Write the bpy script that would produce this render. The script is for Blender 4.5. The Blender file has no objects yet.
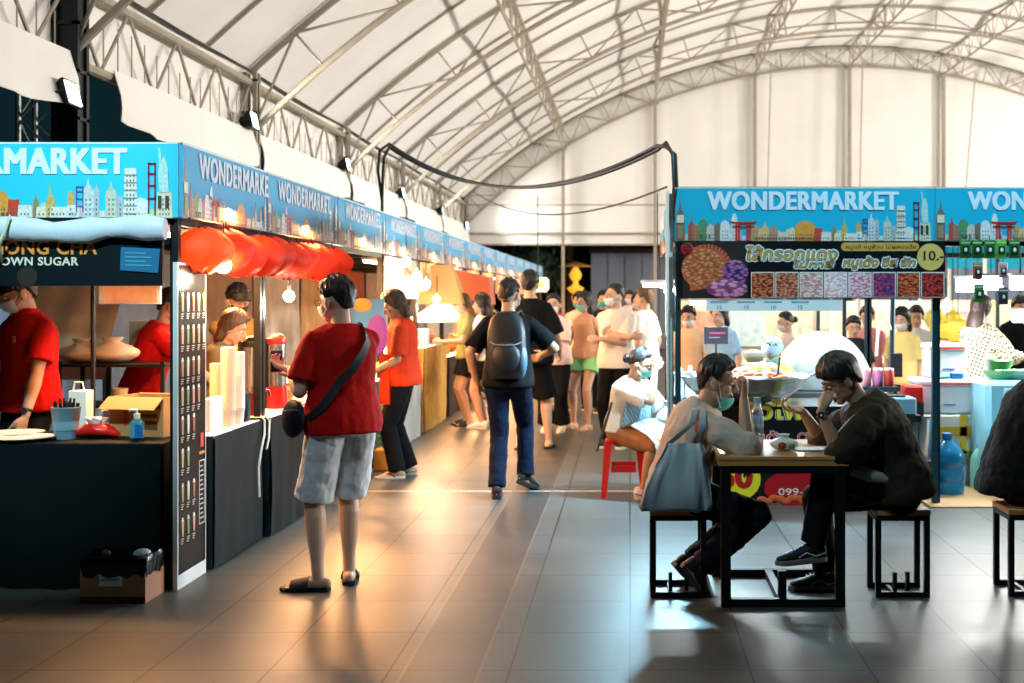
import bpy, bmesh, math, random
from mathutils import Vector as V, Matrix as M, noise
SC = bpy.context.scene
COL = SC.collection
R = random.Random(7)
PI = math.pi
F, CX, HY, CH = 1230.0, 630.0, 297.0, 1.6      # focal length and principal point in pixels, camera height
def W(px, py, Y): return V(((px-CX)/F*Y, Y, CH-(py-HY)/F*Y))
def X_(px, Y): return (px-CX)/F*Y
def Z_(py, Y): return CH-(py-HY)/F*Y
def rad(a): return a*PI/180

# ------------------------------------------------------------------ materials
MATS = {}
def mat(name, col, rough=0.6, metal=0.0, bump=0.0, bscale=30.0, var=0.0, vscale=6.0, emit=0.0, ecol=None, trans=0.0, spec=0.5, alpha=1.0, ior=1.45, coat=0.0):
    if name in MATS: return MATS[name]
    m = bpy.data.materials.new(name); m.use_nodes = True
    nt = m.node_tree; b = nt.nodes['Principled BSDF']
    c = (col[0], col[1], col[2], 1)
    b.inputs['Base Color'].default_value = c
    b.inputs['Roughness'].default_value = rough
    b.inputs['Metallic'].default_value = metal
    b.inputs['Specular IOR Level'].default_value = spec
    b.inputs['IOR'].default_value = ior
    b.inputs['Transmission Weight'].default_value = trans
    b.inputs['Alpha'].default_value = alpha
    b.inputs['Coat Weight'].default_value = coat
    if emit:
        e = ecol or col
        b.inputs['Emission Color'].default_value = (e[0], e[1], e[2], 1)
        b.inputs['Emission Strength'].default_value = emit
    if bump or var:
        tc = nt.nodes.new('ShaderNodeTexCoord')
        if var:
            n = nt.nodes.new('ShaderNodeTexNoise'); n.inputs['Scale'].default_value = vscale; n.inputs['Detail'].default_value = 4
            nt.links.new(tc.outputs['Object'], n.inputs['Vector'])
            mx = nt.nodes.new('ShaderNodeMix'); mx.data_type = 'RGBA'
            mx.inputs[6].default_value = (col[0]*(1-var), col[1]*(1-var), col[2]*(1-var), 1)
            mx.inputs[7].default_value = (min(1, col[0]*(1+var)), min(1, col[1]*(1+var)), min(1, col[2]*(1+var)), 1)
            nt.links.new(n.outputs['Fac'], mx.inputs[0]); nt.links.new(mx.outputs[2], b.inputs['Base Color'])
        if bump:
            n2 = nt.nodes.new('ShaderNodeTexNoise'); n2.inputs['Scale'].default_value = bscale; n2.inputs['Detail'].default_value = 3
            nt.links.new(tc.outputs['Object'], n2.inputs['Vector'])
            bp = nt.nodes.new('ShaderNodeBump'); bp.inputs['Strength'].default_value = bump; bp.inputs['Distance'].default_value = 0.01
            nt.links.new(n2.outputs['Fac'], bp.inputs['Height']); nt.links.new(bp.outputs['Normal'], b.inputs['Normal'])
    MATS[name] = m
    return m
def cm(r, g, b, rough=0.6, metal=0.0, **k):                 # colour given as 0-255 sRGB
    f = lambda c: (c/255/12.92) if c/255 <= 0.04045 else ((c/255+0.055)/1.055)**2.4
    return mat('c_%d_%d_%d_%d_%d%s' % (r, g, b, rough*100, metal*100, ''.join('_%s%g' % (a, v) for a, v in k.items() if not isinstance(v, tuple))), (f(r), f(g), f(b)), rough, metal, **k)

# ------------------------------------------------------------------ mesh builder
def frame(d, up=V((0, 0, 1))):
    d = d.normalized()
    if abs(d.dot(up)) > 0.98: up = V((0, 1, 0)) if abs(d.y) < 0.9 else V((1, 0, 0))
    x = up.cross(d).normalized(); y = d.cross(x).normalized()
    return x, y, d
class MB:
    def __init__(s): s.v = []; s.f = []; s.mi = []; s.mats = []; s.T = M.Identity(4)
    def idx(s, m):
        if m is None: return 0
        if m not in s.mats: s.mats.append(m)
        return s.mats.index(m)
    def add(s, vs, fs, m=None, T=None):
        o = len(s.v); T = s.T if T is None else s.T @ T
        s.v += [T @ V(p) for p in vs]; k = s.idx(m)
        for f in fs: s.f.append([i+o for i in f]); s.mi.append(k)
        return s
    def box(s, c, sz, m=None, bev=0.0, T=None, seg=1):
        x, y, z = sz[0]/2, sz[1]/2, sz[2]/2
        if bev <= 0:
            vs = [V((c[0]+i*x, c[1]+j*y, c[2]+k*z)) for k in (-1, 1) for j in (-1, 1) for i in (-1, 1)]
            return s.add(vs, [(0,2,3,1),(4,5,7,6),(0,1,5,4),(2,6,7,3),(0,4,6,2),(1,3,7,5)], m, T)
        bm = bmesh.new(); bmesh.ops.create_cube(bm, size=1)
        for v in bm.verts: v.co = V((v.co.x*sz[0], v.co.y*sz[1], v.co.z*sz[2]))
        bmesh.ops.bevel(bm, geom=list(bm.edges), offset=min(bev, min(sz)*0.45), segments=seg, affect='EDGES')
        bm.verts.index_update()
        vs = [v.co + V(c) for v in bm.verts]; fs = [[v.index for v in f.verts] for f in bm.faces]; bm.free()
        return s.add(vs, fs, m, T)
    def b2(s, p0, p1, m=None, bev=0.0, T=None):            # box by two corners
        c = [(a+b)/2 for a, b in zip(p0, p1)]; z = [abs(a-b) for a, b in zip(p0, p1)]
        return s.box(c, z, m, bev, T)
    def rings(s, rs, m=None, cap0=True, cap1=True, T=None):
        n = len(rs[0]); vs = [p for r in rs for p in r]; fs = []
        for i in range(len(rs)-1):
            for j in range(n):
                a = i*n+j; b = i*n+(j+1) % n
                fs.append((a, b, b+n, a+n))
        if cap0: fs.append(list(range(n))[::-1])
        if cap1: fs.append([(len(rs)-1)*n+j for j in range(n)])
        return s.add(vs, fs, m, T)
    def tube(s, pts, r, m=None, n=8, rnd=False, closed=False, T=None, caps=True):
        pts = [V(p) for p in pts]; k = len(pts)
        rr = r if isinstance(r, (list, tuple)) else [r]*k
        tg = []
        for i in range(k):
            a = pts[max(0, i-1)] if not closed else pts[i-1]; b = pts[min(k-1, i+1)] if not closed else pts[(i+1) % k]
            d = b-a; tg.append(d.normalized() if d.length > 1e-9 else V((0, 0, 1)))
        x, y, d = frame(tg[0]); out = []
        def ring(p, x, y, r): return [p + x*(r*math.cos(2*PI*j/n)) + y*(r*math.sin(2*PI*j/n)) for j in range(n)]
        if rnd and not closed:
            for a in (75, 45, 20): out.append(ring(pts[0]-tg[0]*rr[0]*math.sin(rad(a)), x, y, rr[0]*math.cos(rad(a))))
        for i in range(k):
            x = (x - tg[i]*x.dot(tg[i])).normalized(); y = tg[i].cross(x).normalized()
            out.append(ring(pts[i], x, y, rr[i]))
        if rnd and not closed:
            for a in (20, 45, 75): out.append(ring(pts[-1]+tg[-1]*rr[-1]*math.sin(rad(a)), x, y, rr[-1]*math.cos(rad(a))))
        if closed: out.append(out[0]); return s.rings(out, m, False, False, T)
        return s.rings(out, m, caps, caps, T)
    def cyl(s, p0, p1, r, m=None, n=16, r1=None, T=None): return s.tube([p0, p1], [r, r if r1 is None else r1], m, n, T=T)
    def ell(s, c, rd, m=None, ax=None, nu=16, nv=10, T=None, a0=0.0, a1=PI):
        c = V(c); X, Y, Z = ax if ax else (V((1,0,0)), V((0,1,0)), V((0,0,1))); rs = []
        if not hasattr(rd, '__len__'): rd = (rd, rd, rd)
        e = 0.02 if a0 == 0 else 0; e1 = 0.02 if a1 == PI else 0
        for i in range(nv+1):
            t = a0+e + (a1-e1-a0-e)*i/nv
            rs.append([c - Z*(rd[2]*math.cos(t)) + X*(rd[0]*math.sin(t)*math.cos(2*PI*j/nu)) + Y*(rd[1]*math.sin(t)*math.sin(2*PI*j/nu)) for j in range(nu)])
        return s.rings(rs, m, T=T)
    def lathe(s, prof, c=(0,0,0), m=None, n=24, T=None, caps=True):
        rs = [[V((c[0]+r*math.cos(2*PI*j/n), c[1]+r*math.sin(2*PI*j/n), c[2]+z)) for j in range(n)] for r, z in prof]
        return s.rings(rs, m, caps, caps, T)
    def prism(s, poly, th, T, m=None):                      # polygon in T's XY, thickness th towards +Z of T
        n = len(poly)
        vs = [V((p[0], p[1], 0)) for p in poly] + [V((p[0], p[1], th)) for p in poly]
        fs = [list(range(n))[::-1], [n+i for i in range(n)]] + [(i, (i+1) % n, n+(i+1) % n, n+i) for i in range(n)]
        return s.add(vs, fs, m, T)
    def text(s, body, size, T, m=None, ex=0.002, off=0.0, ax='LEFT', sx=1.0, shear=0.0, width=None, res=3):
        vs, fs, w = text_mesh(body, off, ax, ex/size/sx if 0 else ex/size, shear, res)
        k = size
        if width: sx = width/(w*k)
        return s.add([V((p[0]*k*sx, p[1]*k, p[2]*k)) for p in vs], fs, m, T)
    def build(s, name, parent=None, origin=None, sharp=35, smooth=True):
        o0 = V(origin) if origin is not None else (ORG.get(parent.name, V((0,0,0))) if parent else V((0,0,0)))
        me = bpy.data.meshes.new(name)
        me.from_pydata([tuple(p-o0) for p in s.v], [], s.f)
        for m in s.mats: me.materials.append(m)
        if s.mats: me.polygons.foreach_set('material_index', s.mi)
        if smooth:
            me.polygons.foreach_set('use_smooth', [True]*len(me.polygons)); me.set_sharp_from_angle(angle=rad(sharp))
        me.update()
        return link(name, me, parent, origin)
ORG = {}
def link(name, me, parent=None, origin=None):
    o = bpy.data.objects.new(name, me); COL.objects.link(o)
    if parent: o.parent = parent; ORG[o.name] = ORG.get(parent.name, V((0,0,0)))
    else:
        if origin is not None: o.location = V(origin)
        ORG[o.name] = V(origin) if origin is not None else V((0,0,0))
    return o
TX = {}
def text_mesh(body, off, ax, ex, shear, res):
    key = (body, off, ax, round(ex, 5), shear, res)
    if key in TX: return TX[key]
    c = bpy.data.curves.new('t', 'FONT'); c.body = body; c.size = 1; c.offset = off; c.align_x = ax; c.extrude = ex/2; c.shear = shear; c.space_character = 1.07 if body.isascii() and len(body) > 6 else 1.0
    c.resolution_u = res
    o = bpy.data.objects.new('t', c); COL.objects.link(o)
    bpy.context.view_layer.update()
    me = bpy.data.meshes.new_from_object(o.evaluated_get(bpy.context.evaluated_depsgraph_get()))
    vs = [(v.co.x, v.co.y, v.co.z+ex/2) for v in me.vertices]; fs = [list(p.vertices) for p in me.polygons]
    xs = [v[0] for v in vs] or [0]
    bpy.data.objects.remove(o); bpy.data.curves.remove(c); bpy.data.meshes.remove(me)
    TX[key] = (vs, fs, (max(xs)-min(xs)) or 1)
    return TX[key]
def tag(o, label=None, cat=None, group=None, kind=None):
    if label: o['label'] = label
    if cat: o['category'] = cat
    if group: o['group'] = group
    if kind: o['kind'] = kind
    return o
def empty(name, loc, label, cat, group=None):
    o = bpy.data.objects.new(name, None); COL.objects.link(o); o.location = V(loc); ORG[o.name] = V(loc); o.empty_display_size = 0.1
    return tag(o, label, cat, group)
def dup(o, loc=None, rz=None, label=None, parent=None):
    c = o.copy(); COL.objects.link(c)
    if parent: c.parent = parent
    if loc is not None: c.location = V(loc)
    if rz is not None: c.rotation_euler = (0, 0, rz)
    if label: c['label'] = label
    for ch in list(o.children): dup(ch, parent=c)
    return c
def TM(o, x, y, z=None):                                    # matrix from origin and axes
    x = V(x).normalized(); y = V(y).normalized(); z = x.cross(y)
    m = M((x, y, z)).transposed().to_4x4(); m.translation = V(o); return m
FRONT = lambda x, y, z: TM((x, y, z), (1,0,0), (0,0,1))      # picture plane facing the camera (-Y)
SIDE = lambda x, y, z: TM((x, y, z), (0,1,0), (0,0,1))       # picture plane facing +X, reading away from camera
def lamp(kind, loc, power, col=(1,1,1), size=0.1, tgt=None, spot=None, sy=None, blend=0.5):
    l = bpy.data.lights.new('light', kind); l.energy = power; l.color = col
    if kind == 'AREA':
        l.size = size
        if sy: l.shape = 'RECTANGLE'; l.size_y = sy
    elif kind == 'SPOT': l.shadow_soft_size = size; l.spot_size = rad(spot or 90); l.spot_blend = blend
    else: l.shadow_soft_size = size
    o = bpy.data.objects.new('lamp_light', l); COL.objects.link(o); o.location = V(loc)
    if tgt is not None: o.rotation_euler = (V(tgt)-V(loc)).to_track_quat('-Z', 'Y').to_euler()
    return o
# ------------------------------------------------------------------ figures
def remesh(name, mb, vox, smooth=3, disp=0.0, dscale=0.07, m=None, parent=None, origin=None, sfac=0.5):
    o0 = V(origin) if origin is not None else ORG.get(parent.name, V((0,0,0)))
    me = bpy.data.meshes.new('tmp'); me.from_pydata([tuple(p-o0) for p in mb.v], [], mb.f)
    o = bpy.data.objects.new('tmp', me); COL.objects.link(o)
    r = o.modifiers.new('r', 'REMESH'); r.mode = 'VOXEL'; r.voxel_size = vox; r.use_smooth_shade = True
    if smooth:
        s = o.modifiers.new('s', 'SMOOTH'); s.factor = sfac; s.iterations = smooth
    if disp:
        t = bpy.data.textures.get('wr%g' % dscale) or bpy.data.textures.new('wr%g' % dscale, 'CLOUDS'); t.noise_scale = dscale; t.noise_depth = 2
        d = o.modifiers.new('d', 'DISPLACE'); d.texture = t; d.strength = disp; d.mid_level = 0.5; d.texture_coords = 'LOCAL'
    bpy.context.view_layer.update()
    me2 = bpy.data.meshes.new_from_object(o.evaluated_get(bpy.context.evaluated_depsgraph_get())); me2.name = name
    bpy.data.objects.remove(o); bpy.data.meshes.remove(me)
    me2.materials.clear(); me2.materials.append(m)
    me2.polygons.foreach_set('use_smooth', [True]*len(me2.polygons))
    return link(name, me2, parent, origin)
def ik(a, t, l1, l2, pole):
    d = t-a; L = d.length
    if L > (l1+l2)*0.999: t = a + d*((l1+l2)*0.999/L); d = t-a; L = d.length
    L = max(L, abs(l1-l2)+0.01)
    x = (l1*l1 - l2*l2 + L*L)/(2*L); h = math.sqrt(max(0, l1*l1-x*x)); dn = d.normalized()
    p = pole - dn*pole.dot(dn)
    p = p.normalized() if p.length > 1e-6 else V((0,1,0))
    return a+dn*x+p*h, t
def lerp(a, b, t): return a+(b-a)*t
def curve_pts(pts, n=4):
    out = []
    for i in range(len(pts)-1):
        for k in range(n): out.append(lerp(pts[i], pts[i+1], k/n))
    return out+[pts[-1]]
BODY = [(-.17,.06,.055),(-.09,.145,.10),(.0,.165,.116),(.12,.158,.11),(.28,.138,.098),(.45,.143,.10),(.62,.16,.11),(.78,.166,.11),(.88,.146,.094),(.95,.10,.075),(1.0,.06,.06)]
SHIRT = [(-.3,.178,.132),(-.05,.184,.136),(.15,.176,.128),(.35,.168,.124),(.6,.178,.13),(.78,.184,.127),(.875,.165,.11),(.95,.118,.09),(1.01,.072,.07)]
SKIN = {}
def skin(k='m'):
    c = {'m': (.44,.245,.15), 'l': (.58,.36,.25), 'd': (.34,.18,.105), 'w': (.62,.40,.28)}[k]
    return mat('skin_'+k, c, .48, var=.08, vscale=25)
HAIRM = lambda: mat('hair_black', (.009,.008,.008), .45, bump=.15, bscale=70)
def hand(mb, w, d, n, side, curl=.35, s=1.0, spread=.06, thumb=.5):
    """w wrist, d finger direction, n palm normal (palm faces n), side = vector towards the thumb"""
    d = d.normalized(); n = (n-d*n.dot(d)).normalized(); sd = d.cross(n).normalized()
    if sd.dot(side) < 0: sd = -sd
    def ring(c, a, b, k=12): return [c + sd*(a*s*math.cos(2*PI*j/k)) + n*(b*s*math.sin(2*PI*j/k)) for j in range(k)]
    mb.rings([ring(w-d*.01*s, .024, .019), ring(w+d*.02*s, .029, .018), ring(w+d*.055*s, .039, .0155), ring(w+d*.088*s, .040, .0125), ring(w+d*.097*s, .034, .008)])
    for i, (u, L) in enumerate(((.030,.072),(.0105,.080),(-.0095,.075),(-.028,.058))):
        b = w+d*(.088 if i < 3 else .08)*s+sd*u*s; dd = (d+sd*(u*spread*30*.4)).normalized(); p = [b-d*.012*s, b]; a = 0
        for q, fr in enumerate((.45, .31, .24)):
            a += curl*(55, 70, 45)[q]*(1+.12*i)
            p.append(p[-1]+(dd*math.cos(rad(a))+n*math.sin(rad(a)))*L*fr*s)
        mb.tube(p, [.0098*s,.0098*s,.0090*s,.0082*s,.0070*s], n=8, rnd=True)
    tb = w+d*.022*s+sd*.022*s+n*.004*s
    td = (sd*.75+d*.75+n*.35*thumb).normalized(); t2 = (sd*(.35-.3*thumb)+d*.9+n*.6*thumb).normalized()
    mb.tube([tb, tb+td*.036*s, tb+td*.036*s+t2*.030*s, tb+td*.036*s+(t2+n*.3*thumb).normalized()*.030*s+t2*.024*s], [.0155*s,.0125*s,.0108*s,.0085*s], n=8, rnd=True)
def smooth(x): x = max(0., min(1., x)); return x*x*(3-2*x)
def person(label, base, H=1.72, ang=90., hipz=None, hipoff=(0,0), neck=None, mid=0.0, chang=None, hy=0., hp=0., hr=0., lh=None, rh=None, lpole=None, rpole=None,
           lf=None, rf=None, lk=None, rk=None, lfd=None, rfd=None, shirt=None, trousers=None, shoes=None, hair='short', mask=None, fat=1.0, fem=False, sk='m', vox=.006,
           lhand=None, rhand=None, hairm=None, face=True, glasses=False, apron=None, group=None, cat='person', footz=(0,0), hat=None, extra=None, name='person'):
    s = H/1.72; B = V((base[0], base[1], 0)); UP = V((0,0,1))
    fw = V((math.cos(rad(ang)), math.sin(rad(ang)), 0)); rt = V((fw.y, -fw.x, 0))
    ca = ang if chang is None else chang; cf = V((math.cos(rad(ca)), math.sin(rad(ca)), 0)); cr = V((cf.y, -cf.x, 0))
    w = lambda r, f, u: B+rt*r+fw*f+UP*u
    P = B + rt*hipoff[0]+fw*hipoff[1]+UP*(hipz if hipz else .93*s)
    N = V(neck) if neck is not None else P+UP*.53*s+fw*.015
    if (N-P).length > .56*s: N = P+(N-P).normalized()*.53*s
    mp = (P+N)/2 - cf*mid
    bz = lambda t: P*(1-t)**2+mp*2*t*(1-t)+N*t*t if t >= 0 else P+(mp-P).normalized()*t*.53*s
    bt = lambda t: ((mp-P)*(1-max(0,t))+(N-mp)*max(0,t)).normalized()
    def sect(t, a, b, k=20, df=0.0):
        tt = max(0, min(1, t)); la = (rt*(1-tt)+cr*tt).normalized(); tg = bt(t); la = (la-tg*la.dot(tg)).normalized(); fo = UP.cross(la); fo = tg.cross(la); 
        c = bz(t)
        return [c+la*(a*s*math.cos(2*PI*j/k))+fo*((b*s)*math.sin(2*PI*j/k)+df) for j in range(k)]
    tw = bt(.9); cra = (cr-tw*cr.dot(tw)).normalized(); fo = tw.cross(cra); fo = fo if fo.dot(cf) > 0 else -fo
    sw = .158*s*(.9 if fem else 1)*(1+(fat-1)*.5)
    shc = bz(.825); SL, SR = shc-cra*sw, shc+cra*sw
    # head frame
    a = rad(ca+hy); hf = V((math.cos(a), math.sin(a), 0)); hrr = V((hf.y, -hf.x, 0))
    hfd = (hf*math.cos(rad(hp))-UP*math.sin(rad(hp))); hu = hrr.cross(hfd)
    if hr: q = M.Rotation(rad(hr), 3, hfd); hrr = q@hrr; hu = q@hu
    nb = bz(.98); hc = nb + tw*.060*s+hu*.088*s+hfd*.022*s; sh_ = s*1.06
    h = lambda r, f, u: hc+hrr*r*sh_+hfd*f*sh_+hu*u*sh_
    hax = (hrr, hfd, hu)
    # arms
    def arm(S, t, pole, sg):
        if t is None: t = S+cra*sg*.07*s+cf*.05-UP*.50*s
        t = V(t); pole = V(pole) if pole is not None else (-cf*.7-UP*.5+cra*sg*.5)
        E, Wr = ik(S, t, .285*s, .25*s, pole)
        return E, Wr
    EL, WL = arm(SL, lh, lpole, -1); ER, WR = arm(SR, rh, rpole, 1)
    # legs
    HL, HR_ = P-rt*.088*s-UP*.03, P+rt*.088*s-UP*.03
    def leg(Hj, f, pole, sg, fz):
        if f is None: f = B+rt*sg*.10*s
        t = V((f[0], f[1], (f[2] if len(f) > 2 else 0)+.075*s))
        K, A = ik(Hj, t, .43*s, .425*s, V(pole) if pole is not None else fw+rt*sg*.1)
        return K, A
    KL, AL = leg(HL, lf, lk, -1, 0); KR, AR = leg(HR_, rf, rk, 1, 0)
    def fdir(fd, A): 
        if fd is None: return fw.copy()
        if hasattr(fd, '__len__'): return V(fd).normalized()
        return V((math.cos(rad(fd)), math.sin(rad(fd)), 0))
    FL, FR = fdir(lfd, AL), fdir(rfd, AR)
    b = MB(); fa = fat
    b.rings([sect(t, a*fa*(.95 if fem and t > .7 else 1), c*fa) for t, a, c in BODY])
    b.tube([bz(.9), nb, lerp(nb, h(0,-.02,-.06), .6), h(0,-.02,-.03)], [.062*s*fa**.5,.056*s*fa**.5,.053*s*fa**.5,.052*s], n=16)
    # head
    b.ell(h(0,-.010,.018), (.0745*s,.092*s,.098*s), ax=hax, nu=24, nv=16)
    b.ell(h(0,.020,-.040), (.062*s,.066*s,.070*s), ax=hax, nu=20, nv=12)
    b.ell(h(0,.052,-.088), (.034*s,.030*s,.024*s), ax=hax)
    b.ell(h(0,.050,.022), (.056*s,.038*s,.05*s), ax=hax)
    for q in (-1, 1):
        b.ell(h(q*.032,.052,-.030), (.026*s,.026*s,.026*s), ax=hax)
        b.ell(h(q*.036,.014,-.066), (.024*s,.045*s,.028*s), ax=hax)
        e = (hrr*math.cos(rad(20))+hfd*-q*math.sin(rad(20)), hfd*math.cos(rad(20))+hrr*q*math.sin(rad(20)), hu)
        b.ell(h(q*.079,-.012,-.012), (.009*s,.021*s,.033*s), ax=e)
        b.ell(h(q*.078,-.006,-.036), (.008*s,.012*s,.012*s), ax=e)
        b.tube([h(q*.014,.084,.022), h(q*.045,.072,.024)], .010*s, n=8, rnd=True)
    b.tube([h(0,.086,.018), h(0,.094,-.004), h(0,.104,-.024)], [.010*s,.0115*s,.014*s], n=10, rnd=True)
    for q in (-1, 1): b.ell(h(q*.0125,.094,-.029), (.009*s,.010*s,.008*s), ax=hax, nu=8, nv=6)
    b.ell(h(0,.083,-.0535), (.024*s,.010*s,.0065*s), ax=hax, nu=12, nv=8); b.ell(h(0,.082,-.065), (.020*s,.011*s,.0075*s), ax=hax, nu=12, nv=8)
    f5 = fa**.6
    for S, E, Wr, sg in ((SL, EL, WL, -1), (SR, ER, WR, 1)):
        b.ell(S, .056*s*f5); 
        b.tube([lerp(S, shc, .3), S, lerp(S,E,.25), lerp(S,E,.6), E], [.05*s*f5,.052*s*f5,.050*s*f5,.043*s*f5,.037*s*f5], n=14, rnd=True)
        b.tube([E, lerp(E,Wr,.25), lerp(E,Wr,.6), Wr], [.037*s*f5,.041*s*f5,.033*s*f5,.0245*s], n=14, rnd=True)
        hd = (lhand if sg < 0 else rhand) or {}
        d = hd.get('d'); d = V(d).normalized() if d is not None else (Wr-E).normalized()
        n = V(hd['n']) if 'n' in hd else -cra*sg
        th = V(hd['t']) if 't' in hd else cf
        hand(b, Wr+d*.008, d, n, th, hd.get('c', .35), s*(.92 if fem else 1.0), thumb=hd.get('th', .5))
    for Hj, K, A, Fd, sg in ((HL, KL, AL, FL, -1), (HR_, KR, AR, FR, 1)):
        b.tube([Hj, lerp(Hj,K,.3), lerp(Hj,K,.7), K], [.088*s*fa**.7,.082*s*fa**.7,.064*s*f5,.054*s*f5], n=16, rnd=True)
        bk = (UP.cross(rt)); back = -fw if abs((K-A).normalized().dot(fw)) < .8 else UP*-1
        b.tube([K, lerp(K,A,.25)+back*.012*s, lerp(K,A,.5)+back*.008*s, lerp(K,A,.8), A], [.052*s*f5,.057*s*f5,.049*s*f5,.034*s*f5,.034*s], n=16, rnd=True)
        sd = Fd.cross(UP).normalized() if abs(Fd.z) < .9 else rt; fu = sd.cross(Fd); fu = fu if fu.z > 0 else -fu; dn = -fu
        b.tube([A-Fd*.045*s+dn*.035*s, A+dn*.03*s, A+Fd*.06*s+dn*.038*s, A+Fd*.12*s+dn*.048*s, A+Fd*.15*s+dn*.052*s], [.030*s,.038*s,.034*s,.026*s,.018*s], n=12, rnd=True)
        for q in (-1, 1): b.tube([A+dn*.045*s, A+Fd*.12*s+sd*q*.022*s+dn*.052*s], [.025*s,.022*s], n=10, rnd=True)
        for q in range(5):
            u = (q-2)*.0165*s; L = (.185,.180,.175,.168,.158)[q if sg < 0 else q]
            uu = u*(-sg)  # big toe inside
            b.tube([A+Fd*.13*s+sd*(u)+dn*.056*s, A+Fd*(.168+.008*(2-abs(q-1)))*s+sd*u*1.05+dn*.060*s], [.0115*s,.0095*s], n=8, rnd=True)
    root = remesh(name, b, vox, 3, m=skin(sk), origin=B)
    tag(root, label, cat, group)
    sv = max(vox, .0075)
    if face:
        eb = MB(); ew = mat('eye_white', (.7,.68,.65), .3); ed = mat('eye_dark', (.015,.01,.008), .25)
        for q in (-1, 1):
            eb.ell(h(q*.031,.0755,.003), (.0135*s,.012*s,.0065*s), ew, ax=hax, nu=12, nv=8)
            eb.ell(h(q*.031,.0835,.003), (.006*s,.0055*s,.006*s), ed, ax=hax, nu=10, nv=6)
        eb.build('eyes', root)
        br = MB()
        for q in (-1, 1): br.tube([h(q*.014,.0935,.027), h(q*.032,.0895,.034), h(q*.050,.073,.029)], [.0035*s,.0045*s,.002*s], HAIRM(), n=6, rnd=True)
        br.build('eyebrows', root)
        if not mask:
            lp = MB(); lm = mat('lips', (.30,.11,.09), .45)
            lp.ell(h(0,.0905,-.0545), (.021*s,.0045*s,.0042*s), lm, ax=hax, nu=12, nv=6); lp.ell(h(0,.090,-.0635), (.018*s,.0048*s,.005*s), lm, ax=hax, nu=12, nv=6)
            lp.build('lips', root)
    # hair
    hm = hairm or HAIRM()
    if hair:
        hb = MB(); rows = []; NU, NV = 72, 40; sd_ = hash(label) % 97 if False else len(label)*3.7
        vol = {'short': .016, 'crew': .009, 'fringe': .024, 'long': .02, 'bun': .011, 'bob': .024}.get(hair, .016)
        for i in range(NV+1):
            el = rad(-88+176*i/NV); ring = []
            for j in range(NU):
                az = 2*PI*j/NU; azd = abs((az+PI) % (2*PI)-PI)*180/PI
                tb = {'fringe': [(0,20),(30,14),(55,6),(74,-6),(86,-24),(96,-8),(112,-6),(126,-26),(150,-44),(180,-52)], 'crew': [(0,40),(45,36),(65,22),(80,0),(95,-2),(110,4),(125,-18),(180,-36)],
                      'bun': [(0,42),(45,34),(70,12),(90,-4),(120,-22),(180,-38)], 'long': [(0,40),(30,30),(55,5),(75,-40),(100,-60),(180,-70)], 'bob': [(0,40),(30,30),(55,5),(75,-30),(100,-50),(180,-60)]}.get(hair,
                      [(0,33),(45,30),(62,20),(76,-2),(88,-20),(98,-2),(112,0),(124,-22),(145,-42),(180,-50)])
                for k in range(len(tb)-1):
                    if tb[k][0] <= azd <= tb[k+1][0]: e0 = lerp(tb[k][1], tb[k+1][1], (azd-tb[k][0])/(tb[k+1][0]-tb[k][0])); break
                eld = el*180/PI
                jag = noise.noise(V((math.cos(az)*9, math.sin(az)*9, sd_)))*9
                m_ = smooth((eld-e0-jag)/9)
                d = V((math.sin(az)*math.cos(el), math.cos(az)*math.cos(el), math.sin(el)))   # right, forward, up
                rr = 1/math.sqrt((d.x/.0755)**2+(d.y/.093)**2+(d.z/.099)**2)
                if d.z < 0: rr = 1/math.sqrt((d.x/.0755)**2+(d.y/.093)**2+(d.z/.12)**2)
                st = noise.noise(V((math.cos(az)*9, math.sin(az)*9, el*2.2+sd_)))
                lowf = .35+.65*smooth((eld+30)/55) if hair not in ('long','bob') else 1
                tp = (vol*(.8+.75*max(0, d.z)+(.45*max(0, d.y) if hair in ('short','fringe') else 0))+st*.006+.006*noise.noise(V((math.cos(az)*16, math.sin(az)*16, el*3+sd_))))*lowf
                rr += m_*max(.003, tp)-(1-m_)*.014
                ring.append(h(d.x*rr, -.010+d.y*rr, .018+d.z*rr))
            rows.append(ring)
        hb.rings(rows, hm)
        if hair == 'bun': 
            hb.ell(h(0,-.125,.01), (.042*s,.036*s,.042*s), hm, ax=hax); hb.tube([h(0,-.09,.01), h(0,-.12,.01)], .03*s, hm, n=10)
        if hair == 'long':
            hb.rings([[h(a_*math.cos(2*PI*j/16), y_+c_*math.sin(2*PI*j/16), z_) for j in range(16)] for z_, y_, a_, c_ in ((.02,-.05,.07,.05),(-.05,-.06,.085,.055),(-.12,-.075,.088,.05),(-.22,-.09,.085,.04),(-.32,-.10,.075,.034),(-.37,-.10,.055,.02))], hm)
        if hair == 'bob':
            hb.rings([[h(a_*math.cos(2*PI*j/16), y_+c_*math.sin(2*PI*j/16), z_) for j in range(16)] for z_, y_, a_, c_ in ((.02,-.05,.07,.05),(-.05,-.05,.088,.06),(-.11,-.055,.088,.05),(-.14,-.06,.07,.04))], hm)
        hb.build('hair', root, sharp=60)
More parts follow.
